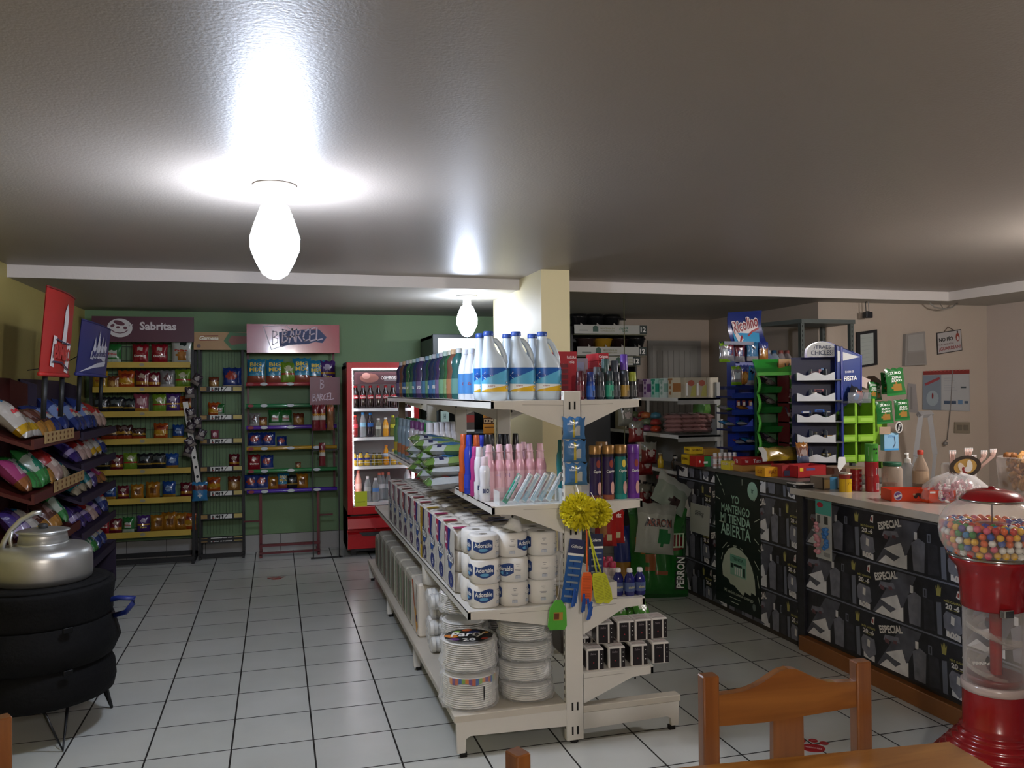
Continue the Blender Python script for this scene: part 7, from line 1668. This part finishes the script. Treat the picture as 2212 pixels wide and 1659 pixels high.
# ================================================================ GREY STEEL SHELF WITH WATER BOTTLES
sm=M('#4f5653',rough=.45)
Yq=6.05;X0,X1=PX(1735,Yq,2.1),PX(1840,Yq,2.1);zt=2.13
X0=PX(1733,Yq,2.1)
q=thing('steel_shelf',((X0+X1)/2,Yq,0),'grey slotted steel shelving with water bottles behind the counter racks','shelving unit')
for x,y in ((X0,Yq),(X1,Yq),(X0-.12,Yq+.42),(X1,Yq+.42) if 0 else (X1,Yq+.38)):
    b=MB().box(x-.018,x+.018,y-.002,y,0,zt,sm).box(x-.018,x-.016,y-.002,y+.034,0,zt,sm)
    for k in range(30):b.rect(frame((0,y-.002,0),(1,0,0),(0,0,1)),x-.004,x+.004,.9+.04*k,.92+.04*k,wd,.0006)
    part(q,'slotted_post',b)
for z in (2.13,1.62,1.1,.5):part(q,'steel_deck',MB().prism(frame((0,0,z),(1,0,0),(0,1,0)),[(X0-.02,Yq-.02),(X1+.02,Yq-.02),(X1+.02,Yq+.4),(X0-.14,Yq+.44)],-.035,0,sm))
def mk_jug2(c,cap):
    def f():return('water_bottle',[('body',MB().lathe([(.045,0),(.052,.01),(.052,.06),(.049,.08),(.052,.1),(.05,.15),(.03,.19),(.016,.21)],glass(c,.05,.45),16),[]),('cap',MB().lathe([(.02,.208),(.02,.232),(.016,.234)],M(cap,rough=.35),12),[])])
    return f
for k,(px,c,cap,nm) in enumerate(((1665,'#8a98b4','#a8a8a4','pale-capped'),(1677,'#8a98b4','#a8a8a4','pale-capped'),(1690,'#9fb0c0','#1f4a6a','blue-capped'),(1705,'#b4a8a8','#8a4a44','reddish-capped'),(1718,'#b4a8a8','#8a4a44','reddish-capped'),(1745,'#a8a8ac','#8a4a44','reddish-capped'),(1760,'#a8a8ac','#a8a8a4','pale-capped'),(1820,'#a8a8ac','#1c1c1e','black-capped'),(1832,'#a8a8ac','#1c1c1e','black-capped'))):
    x=PX(px,Yq+.12,1.7)
    put('wj'+c+cap,mk_jug2(c,cap),(x,Yq+.12+(.2 if px<1725 else 0)*.6,1.62),'clear %s water bottle on the grey steel shelf, %s'%(nm,ordn(k,9)),'water bottle','water bottles on the steel shelf',sc=1.1)
# rack extension under the first bottles
part(q,'side_deck',MB().box(PX(1655,Yq+.24,1.6),X0,Yq+.16,Yq+.34,1.60,1.62,sm));
cb=MB().box(PX(1740,Yq+.3,1.8),PX(1795,Yq+.3,1.8),Yq+.3,Yq+.34,1.66,1.9,M('#5a5f60',rough=.3));tag(cb.build('dark_panel'),'dark glossy carton standing at the back of the grey steel shelf','carton')
# ================================================================ THINGS ON THE RIGHT WALL
YW=YJ-.002
def wallthing(name,px0,px1,py0,py1,col,lab,cat,art=None,skew=0,th=.008):
    a=P(px0,py0,Y=YW-th);b_=P(px1,py1,Y=YW-th);w=b_.x-a.x;h=a.z-b_.z
    fr=lambda x,y,l=0:Vector((a.x+x,YW-th-l,b_.z+y+skew*(x/w)))
    m=MB();m.prism(fr,[(0,0),(w,0),(w,h),(0,h)],-th+.001,0,M(col,rough=.5))
    if art:art(m,fr,w,h)
    return tag(m.build(name),lab,cat)
def a_frame(m,f,w,h):
    m.rect(f,w*.16,w*.8,h*.06,h*.92,M('#a3aaa6'),.002)
    for k in range(7):m.rect(f,w*.2,w*.76,h*(.14+.11*k),h*(.143+.11*k),M('#6d7470'),.003)
wallthing('framed_notice',1851,1896,718,795,'#17181c','black framed notice on the wall behind the gum rack','framed notice',a_frame,.03,.02)
def a_nofio(m,f,w,h):
    m.rect(f,w*.03,w*.97,h*.04,h*.96,M('#a9a4a2'),.002);m.text(f,'NO FÍO',w*.36,h*.66,w*.56,h*.22,M('#1c1a1a'),.003,bold=.03);m.text(f,'NI AL PREGUNTAR',w*.36,h*.42,w*.6,h*.07,M('#6a4a48'),.003);m.text(f,'¡GUARDIAN!',w*.5,h*.2,w*.86,h*.2,M('#8c4a48'),.003,bold=.03)
    m.disc(f,w*.83,h*.66,w*.08,h*.2,M('#8a3f34'),.003,12);m.disc(f,w*.83,h*.9,w*.03,h*.06,M('#3a2a28'),.004,8);m.disc(f,w*.83,h*.6,w*.04,h*.1,M('#b9b0ac'),.004,8)
o=wallthing('hanging_sign',1930,2073,718,760,'#3a3634','white hanging sign reading NO FÍO on the right-hand wall','sign',a_nofio,.0)
bpy.data.objects.remove(o)
def quadthing(name,c4,col,lab,cat,art,th=.006):
    """c4: pixel corners BL,BR,TR,TL of a flat thing on the wall"""
    q=[P(a,b,Y=YW-th) for a,b in c4]
    w=(q[1]-q[0]).length;h=(q[3]-q[0]).length
    def fr(x,y,l=0):
        u,v=x/w,y/h;p=(q[0]*(1-u)+q[1]*u)*(1-v)+(q[3]*(1-u)+q[2]*u)*v;return p+Vector((0,-l,0))
    m=MB();m.prism(fr,[(0,0),(w,0),(w,h),(0,h)],-th+.001,0,M(col,rough=.5));art(m,fr,w,h);return tag(m.build(name),lab,cat)
nf=quadthing('hanging_sign',((2025,766),(2079,757),(2076,711),(2023,719)),'#3a3634','white hanging sign reading NO FÍO on the right-hand wall','sign',a_nofio)
MB().tube([P(2040,716,Y=YW-.01),P(2048,706,Y=YW-.01),P(2060,713,Y=YW-.01)],.004,M('#6a5a4c'),5).build('hanging_cord',nf)
def a_cal(m,f,w,h):
    m.rect(f,0,w,h*.9,h,M('#7c2a26'),.002);
    for k in range(12):m.disc(f,w*(.06+.08*k),h*.99,w*.02,h*.018,M('#9c4a44'),.003,6)
    m.rect(f,0,w*.38,0,h*.89,M('#717b86'),.002);m.poly(f,[(w*.03,h*.68),(w*.34,h*.84),(w*.36,h*.78),(w*.05,h*.62)],M('#8a3a40'),.003);m.disc(f,w*.2,h*.3,w*.13,h*.2,M('#8d99a0'),.003,14);m.disc(f,w*.2,h*.36,w*.02,h*.08,M('#7c2a2c'),.004,8)
    m.rect(f,w*.4,w*.98,.0,h*.89,M('#a3a4a4'),.0025)
    for k in range(6):m.rect(f,w*.44,w*(.62+.05*(k%3)),h*(.8-.06*k),h*(.805-.06*k),M('#7a8088'),.0035)
    m.rect(f,w*.44,w*.7,h*.16,h*.24,M('#3a4a5f'),.0035);m.rect(f,w*.74,w*.84,h*.16,h*.26,M('#5a7a9a'),.0035);m.rect(f,w*.88,w*.96,h*.18,h*.24,M('#4a5a6a'),.0035);m.rect(f,w*.8,w*.92,h*.55,h*.59,M('#3a4448'),.0035)
quadthing('wall_calendar',((1993,885),(2095,888),(2094,798),(1994,802)),'#9a9b9b','wall calendar with a red top strip below the NO FÍO sign','calendar',a_cal)
def a_box(m,f,w,h):m.rect(f,w*.1,w*.9,h*.45,h*.95,M('#9a9691'),.003);m.rect(f,w*.1,w*.9,h*.05,h*.4,M('#857f7a'),.003)
quadthing('fuse_box',((1955,790),(2002,788),(1998,716),(1957,722)),'#8c8782','grey fuse box on the wall left of the NO FÍO sign','fuse box',a_box,.04)
quadthing('paper_sheet',((1958,890),(1984,892),(1978,830),(1962,828)),'#8f8a88','dim paper sheet on the wall beside the drink powder packets','paper',lambda m,f,w,h:[m.rect(f,w*.3,w*.5,h*.1,h*.9,M('#7a7674'),.002)])
quadthing('wall_socket',((2062,935),(2096,936),(2095,912),(2063,912)),'#857a68','beige double wall socket below the calendar','wall socket',lambda m,f,w,h:[m.rect(f,w*.15,w*.45,h*.25,h*.75,M('#6d6456'),.004),m.rect(f,w*.55,w*.85,h*.25,h*.75,M('#6d6456'),.004)],.012)
# white folding step leaning behind the counter
sw=M('#a5a3a3',rough=.4);fs_=thing('step_stool',P(2000,975,Y=5.9),'white metal folding stool leaning against the wall behind the counter','stool')
A=lambda px,py:P(px,py,Y=5.9)
m1=MB()
for a,b_ in (((1990,893),(1978,985)),((2008,893),(2020,980))):
    p1,p2=A(*a),A(*b_);d=(p2-p1)*1.0;m1.tube([p1,p1+d*1.0],.028,sw,4)
part(fs_,'leg',m1);part(fs_,'top_bar',MB().tube([A(1984,896),A(2012,894)],.03,sw,4))
p1,p2=A(1978,985),A(2020,980);part(fs_,'lower_leg',MB().tube([p1,Vector((p1.x-.06,6.1,.0))],.02,sw,4).tube([p2,Vector((p2.x+.06,6.1,.0))],.02,sw,4))
tag(MB().tube([P(2058,800,Y=YW-.01),P(2056,830,Y=YW-.01),P(2053,885,Y=YW-.01),P(2046,950,Y=YW-.01),P(2042,952,Y=YW-.03)],.005,M('#77706a'),5).lathe([(0,0),(.02,.005),(.02,.03),(0,.035)],M('#8a8784',metal=.5),10,c=tuple(P(2042,962,Y=YW-.04))).build('wall_cable'),'thin grey cable running down the wall behind the calendar to a plug','cable')
# camera hanging from the ceiling edge
cmx=P(1874,680,Y=6.35);cm=thing('security_camera',(cmx.x,cmx.y,cmx.z),'small black security camera hanging near the top of the wall','camera')
part(cm,'housing',MB().box(cmx.x-.035,cmx.x+.035,cmx.y-.03,cmx.y+.03,cmx.z-.03,cmx.z+.025,M('#1d1f24',rough=.35),.006).lathe([(.018,0),(.018,.008),(.0,.009)],BLACK,12,c=(cmx.x,cmx.y,cmx.z+.024)))
part(cm,'cable',MB().tube([(cmx.x-.015,cmx.y,cmx.z+.02),(cmx.x-.02,cmx.y,cmx.z+.1),(cmx.x-.012,cmx.y,ZS)],.004,BLACK,5).tube([(cmx.x+.015,cmx.y,cmx.z+.02),(cmx.x+.012,cmx.y,ZS)],.004,M('#8a8a8a'),5))
c2=P(2038,645,Y=6.3);tag(MB().tube([(c2.x-.16,6.3,ZS-.002),(c2.x-.1,6.3,ZS-.045),(c2.x,6.3,ZS-.06),(c2.x+.1,6.3,ZS-.04),(c2.x+.16,6.3,ZS-.002)],.007,M('#8c877f'),6).tube([(c2.x-.04,6.3,ZS-.002),(c2.x-.01,6.3,ZS-.05)],.004,M('#6a665f'),5).build('ceiling_cable'),'loose cable loop hanging from the ceiling above the NO FÍO sign','cable')
# ================================================================ DOG FOOD SACKS
sgn=M('#2a7a2e',rough=.35,bump=.3,bscale=12,coat=.2)
dx,dy=2.72,5.62
b=bagmesh(.46,.66,.26,'#227a28',((.0,.06,'#1c5f22'),),((.55,.62,.34,.09,'#8c1f1f'),(-.7,.62,.16,.1,'#c98a2a'),(-.45,.45,.2,.04,'#b06a3a'),(-.4,.36,.2,.035,'#b06a3a'),(-.1,.3,.2,.03,'#a85f34')),(),nx=16,ny=22)
f=frame((.1,-.135,.43),(1,0,0),(0,0,1))
for k in range(5):b.stroke(f,[(-.06+.026*k,-.05),(-.055+.026*k,.045)],.01,M('#a8c0a0'),.004)
b.text(f,'PERRON',.02,-.23,.24,.075,M('#10180f'),.012,bold=.09,rot=PI/2-.05);b.text(f,'PERRON',.02,-.23,.22,.058,M('#dfe4dc'),.016,bold=.02,rot=PI/2-.05);b.stroke(f,[(-.06,.045),(.05,.05)],.01,M('#a8c0a0'),.004);b.stroke(f,[(-.065,-.05),(.045,-.045)],.01,M('#a8c0a0'),.004)
o=b.build('dog_food_sack',None,(dx+.0,dy,0));o.rotation_euler=(-.1,.03,-.15);tag(o,'big green dog food sack reading PERRON standing on the floor beside the counter','sack')
b=bagmesh(.3,.36,.12,'#c3c8bc',((.8,1,'#b0b4aa'),),((.3,.35,.35,.18,'#2f8a4a'),),(('ARRON',.0,.62,.7,.17,'#23242a'),('ARRON',.02,.615,.6,.14,'#8a4a3a')),nx=12,ny=14)
o=b.build('dog_food_sack',None,(dx-.1,dy-.14,.36));o.rotation_euler=(-.12,.12,-.1);tag(o,'white dog food sack with dark lettering leaning in front of the green sack','sack')
b=bagmesh(.3,.24,.07,'#9fb0a0',((.75,1,'#c2cbc4'),),((.2,.25,.3,.15,'#3a2a2a'),),nx=12,ny=10)
o=b.build('dog_food_sack',None,(dx+.02,dy-.10,.68));o.rotation_euler=(-.3,.55,0);tag(o,'silvery folded sack top above the green dog food sack','sack')
b=bagmesh(.26,.5,.14,'#2a3c8c',((.0,.5,'#b8862a'),),((.3,.3,.5,.2,'#8c2a1c'),),nx=10,ny=14)
o=b.build('dog_food_sack',None,(dx-.2,dy+.12,0));o.rotation_euler=(-.06,0,.1);o.scale=(.8,1,1.05);tag(o,'blue and ochre sack partly hidden left of the green dog food sack','sack')
# ================================================================ FLOOR STICKERS
def paw(px,py,sc,rot,lab):
    p=P(px,py,Z=.0);m=MB();f=frame((p.x,p.y,.0),(math.cos(rot),math.sin(rot),0),(-math.sin(rot),math.cos(rot),0));rd=M('#a81c24',rough=.3)
    m.prism(f,[(sc*.5*math.cos(a*PI/9)*(1.0),sc*.42*math.sin(a*PI/9)) for a in range(18)],.0,.0012,rd)
    for a in (.35,.95,1.65,2.3,):m.disc(f,sc*.78*math.cos(a+.3),sc*.78*math.sin(a+.3),sc*.2,sc*.2,rd,.0012,12);m.text(f,'ooo',sc*.78*math.cos(a+.3),sc*.78*math.sin(a+.3),sc*.2,sc*.06,M('#d8a0a0'),.002)
    m.text(f,'nestle' if 0 else 'mascotas',0,0,sc*.7,sc*.16,M('#e0b4b4'),.002,rot=-.4)
    tag(m.build('floor_sticker'),lab,'floor sticker')
paw(1757,1616,.1,-.3,'red paw-shaped sticker on the tiles near the wooden chair')
paw(597,1250,.085,0,'dark and red worn sticker on the tiles in front of the snack racks')
# ================================================================ GUMBALL MACHINE
gx,gy=2.68,2.592
gm=thing('gumball_machine',(gx,gy,0),'red gumball machine with a clear globe full of coloured gumballs beside the counter','gumball machine')
rdp=M('#8e0f16',rough=.22,coat=.5);clr=glass('#f2ece6',.02,.06);chrome=M('#b9b6b2',rough=.15,metal=1)
c=(gx,gy,0)
bs=[(.25,0),(.262,.01),(.26,.05)]
for k in range(7):r=.256-.0205*k;z=.055+.024*k;bs+=[(r,z),(r-.004,z+.012),(r-.02,z+.014)]
bs+=[(.125,.225),(.112,.24),(.112,.37)]
part(gm,'base',MB().lathe(bs,rdp,48,c=c))
part(gm,'lower_ring',MB().lathe([(.113,.37),(.117,.372),(.117,.4),(.113,.402)],M('#b9a8a2',rough=.2),40,c=c))
part(gm,'clear_tube',MB().lathe([(.108,.4),(.108,.69)],clr,40,c=c,cap=False))
part(gm,'centre_rod',MB().lathe([(.022,.4),(.022,.69)],rdp,16,c=(gx+.01,gy,0)))
sp=[];
for k in range(60):
    t=k/59;a=t*2*PI*1.6+.6;sp.append((gx+.075*math.cos(a),gy+.075*math.sin(a),.67-.25*t))
sm_=MB();cl2=glass('#ece4dc',.03,.12);vs=[]
for k,(x,y,z) in enumerate(sp):
    t=k/59;a=t*2*PI*1.6+.6
    for r_,dz in ((.03,.0),(.07,-.014),(.102,.0),(.104,.02)):vs.append((gx+r_*math.cos(a),gy+r_*math.sin(a),z+dz))
sm_.add(vs,[(4*i+j,4*i+j+1,4*i+5+j,4*i+4+j) for i in range(59) for j in range(3)],cl2,True)
part(gm,'spiral_chute',sm_)
part(gm,'tube_floor',MB().lathe([(.0,.402),(.1,.402),(.104,.43),(.1,.43)],M('#6d1a1c',rough=.3),30,c=c))
part(gm,'coin_housing',MB().lathe([(.11,.69),(.114,.695),(.118,.8),(.125,.84),(.152,.872),(.155,.885),(.148,.887)],rdp,44,c=c))
part(gm,'coin_slot_plate',MB().box(gx-.075,gx-.03,gy-.125,gy-.1,.68,.71,chrome,.004))
part(gm,'chrome_ring',MB().lathe([(.152,.885),(.16,.888),(.16,.895),(.15,.898)],chrome,44,c=c))
gp=[(.15,.897),(.17,.915),(.185,.95),(.19,.99),(.184,1.03),(.166,1.065),(.135,1.09),(.112,1.103)]
part(gm,'glass_globe',MB().lathe(gp,glass('#fbf4ec',.01,.05),48,c=c,cap=False))
part(gm,'chrome_rim',MB().lathe([(.106,1.1),(.116,1.104),(.116,1.11),(.106,1.112)],chrome,40,c=c))
part(gm,'lid',MB().lathe([(.113,1.11),(.106,1.122),(.085,1.138),(.05,1.148),(.012,1.151),(.012,1.158),(0,1.16)],rdp,40,c=c))
part(gm,'top_rod',MB().lathe([(.003,1.0),(.003,1.11)],M('#4a2a28'),6,c=c).lathe([(.09,.985),(.08,1.01),(.04,1.02),(0,1.022)],rdp,30,c=c))
gcols=[('orange','#cf5a1c'),('red','#b8201c'),('yellow','#d8a81c'),('green','#2f7a30'),('blue','#2a4a9a'),('white','#dcdcd8'),('pink','#c8506c'),('purple','#4a2f86'),('light blue','#2a7ab0'),('coral','#d0603c')]
rn=random.Random(21);balls=[];R_=.0136
# packed shell of gumballs lying against the glass, visible ones
def glr(z):
    for (r0,z0),(r1,z1) in zip(gp[:-1],gp[1:]):
        if z0<=z<=z1:return r0+(r1-r0)*(z-z0)/(z1-z0)
    return .165
lay=0;z=.913
while z<1.012:
    for shell in range(1 if z<.985 else 4):
        r=glr(z)-R_-.0015-shell*.0285
        if r<.02:continue
        n=int(2*PI*r/(2*R_+.0012))
        for i in range(n):
            a=2*PI*(i+.5*(lay%2))/n+rn.uniform(-.02,.02)
            balls.append((gx+r*math.cos(a),gy+r*math.sin(a),z+rn.uniform(-.002,.003),a,shell))
    z+=.0242;lay+=1
dirc=math.atan2(-gy,-gx)
def vis(b):
    d=(b[3]-dirc+PI)%(2*PI)-PI
    return abs(d)
balls.sort(key=lambda b:vis(b)+b[4]*.9)
core=MB().lathe([(.12,.9),(.138,.92),(.153,.96),(.155,.985),(.0,.99)],M('#8a3f28',rough=.4,var=.5,vscale=50),30,c=c)
me={}
for nm,cc in gcols:
    m_=MB().lathe([(R_*math.sin(PI*k/8),-R_*math.cos(PI*k/8)) for k in range(9)],M(cc,rough=.25,coat=.4),12,cap=False);me[nm]=m_.mesh('gumball')
wts=[0,0,0,1,1,2,2,3,4,5,5,6,7,8,9,9]
for b in balls[:290]:
    nm=gcols[wts[rn.randrange(len(wts))]][0]
    o=bpy.data.objects.new('gumball',me[nm]);COL.objects.link(o);o.location=b[:3];tag(o,'small %s gumball inside the clear globe'%nm,'gumball','%s gumballs in the globe'%nm)
st_=MB()
for b in balls[290:]:
    st_.lathe([(R_*math.sin(PI*k/6),-R_*math.cos(PI*k/6)) for k in range(7)],M(gcols[wts[rn.randrange(len(wts))]][1],rough=.25,coat=.4),8,c=b[:3],cap=False)
for k in range(0):pass
st_.v+= [];o=st_.build('gumballs');tag(o,'mass of mixed coloured gumballs filling the far side of the globe','gumballs',None,'stuff')
part(gm,'globe_core',core)
# ================================================================ WOODEN CHAIRS AND TABLE
def woodmat(name,c1,c2,sc,rough=.3):
    m=bpy.data.materials.new(name);m.use_nodes=True
    nt=m.node_tree;b=nt.nodes['Principled BSDF'];tc=nt.nodes.new('ShaderNodeTexCoord');mp=nt.nodes.new('ShaderNodeMapping');mp.inputs['Scale'].default_value=sc
    w=nt.nodes.new('ShaderNodeTexNoise');w.inputs['Scale'].default_value=2.2;w.inputs['Detail'].default_value=6;w.inputs['Distortion'].default_value=.6
    cr=nt.nodes.new('ShaderNodeValToRGB');cr.color_ramp.elements[0].color=lin(c1);cr.color_ramp.elements[1].color=lin(c2);cr.color_ramp.elements[0].position=.35;cr.color_ramp.elements[1].position=.65
    nt.links.new(tc.outputs['Object'],mp.inputs[0]);nt.links.new(mp.outputs[0],w.inputs['Vector']);nt.links.new(w.outputs['Fac'],cr.inputs[0]);nt.links.new(cr.outputs[0],b.inputs['Base Color'])
    b.inputs['Roughness'].default_value=rough;b.inputs['Coat Weight'].default_value=.4;b.inputs['Coat Roughness'].default_value=.12
    return m
wood=woodmat('pine_upright','#6a3c1a','#7d4c22',(16,16,1))
woodh=woodmat('pine_rail','#70421c','#845426',(1.2,16,16))
def mk_chair():
    W=.188;H=.90;P_=.019
    r=[]
    for s in (-1,1):
        b=MB().box(s*W-P_,s*W+P_,-.016,.016,.0,H,wood,.004);r.append(('back_post',b,[]))
    n=18;pts=[]
    for k in range(n+1):
        t=k/n;x=-W+.01+(2*W-.02)*t;z=H-.045+.045*math.exp(-((t-.5)/.19)**2)+.0*t;pts.append((x,z))
    bot=[(-W+.01,H-.115),(-.06,H-.118),(.06,H-.112),(W-.01,H-.105)]
    f=frame((0,0,0),(1,0,0),(0,0,1))
    r.append(('top_rail',MB().prism(f,bot+pts[::-1],-.011,.011,woodh),[]))
    r.append(('splat',MB().prism(f,[(-.04,.5),(.04,.5),(.037,H-.1),(-.037,H-.1)],-.008,.008,wood),[]))
    r.append(('lower_rail',MB().box(-W,W,-.01,.01,.48,.52,wood),[]))
    r.append(('seat',MB().box(-W-.02,W+.02,-.40,.02,.43,.455,wood,.008),[]))
    for s in (-1,1):r.append(('front_leg',MB().box(s*W-P_,s*W+P_,-.38,-.342,0,.43,wood,.004),[]))
    for s in (-1,1):r.append(('side_stretcher',MB().box(s*W-.01,s*W+.01,-.36,0,.2,.23,wood),[]))
    r.append(('front_stretcher',MB().box(-W,W,-.372,-.352,.28,.31,wood),[]))
    return('wooden_chair',r)
pL=P(1530,1457,Z=.9);pR=P(1858,1426,Z=.9);ang=math.atan2(pR.y-pL.y,pR.x-pL.x);mid=(pL+pR)/2;wsc=(pR-pL).length/.376
put('chair',mk_chair,(mid.x,mid.y,0),'varnished orange-brown wooden chair with an arched top rail at the table','chair','wooden chairs',rz=ang,sc=(wsc,1,1))
# second chair: only the top of one post shows
p=P(1117,1622,Z=.9);a2=-1.2
d=Vector((math.cos(a2),math.sin(a2),0))
put('chair',mk_chair,(p.x+d.x*.19,p.y+d.y*.19,0),'wooden chair at the bottom centre with only one post top showing','chair','wooden chairs',rz=a2)
p=P(2,1548,Z=.9);a3=math.pi+.5
d=Vector((math.cos(a3),math.sin(a3),0))
put('chair',mk_chair,(p.x+d.x*.19,p.y+d.y*.19,0),'wooden chair at the lower left corner with one bright post showing','chair','wooden chairs',rz=a3)
tw_=woodmat('pine_tabletop','#8a571f','#a37032',(2,14,14))
A0=P(1500,1655,Z=.75);A1=P(2050,1602,Z=.75);A2=P(2135,1662,Z=.75)
u=(A0-A1).normalized();v=(A2-A1).normalized()
v=Vector((u.y,-u.x,0)) if Vector((u.y,-u.x,0)).dot(v)>0 else Vector((-u.y,u.x,0))
tb=thing('wooden_table',(A1.x,A1.y,0),'varnished yellow-brown wooden table in the bottom right corner','table')
C4=[A1,A1+u*.72,A1+u*.72+v*.8,A1+v*.8]
f=frame((0,0,.75),(1,0,0),(0,1,0));pts=[(q.x,q.y) for q in C4]
ar=sum(pts[i][0]*pts[(i+1)%4][1]-pts[(i+1)%4][0]*pts[i][1] for i in range(4))
if ar<0:pts=pts[::-1]
part(tb,'tabletop',MB().prism(f,pts,-.03,0,tw_))
for q in (A1+u*.06+v*.06,A1+u*.66+v*.06,A1+u*.66+v*.74,A1+u*.06+v*.74):part(tb,'leg',MB().box(q.x-.03,q.x+.03,q.y-.03,q.y+.03,0,.72,wood,.004))
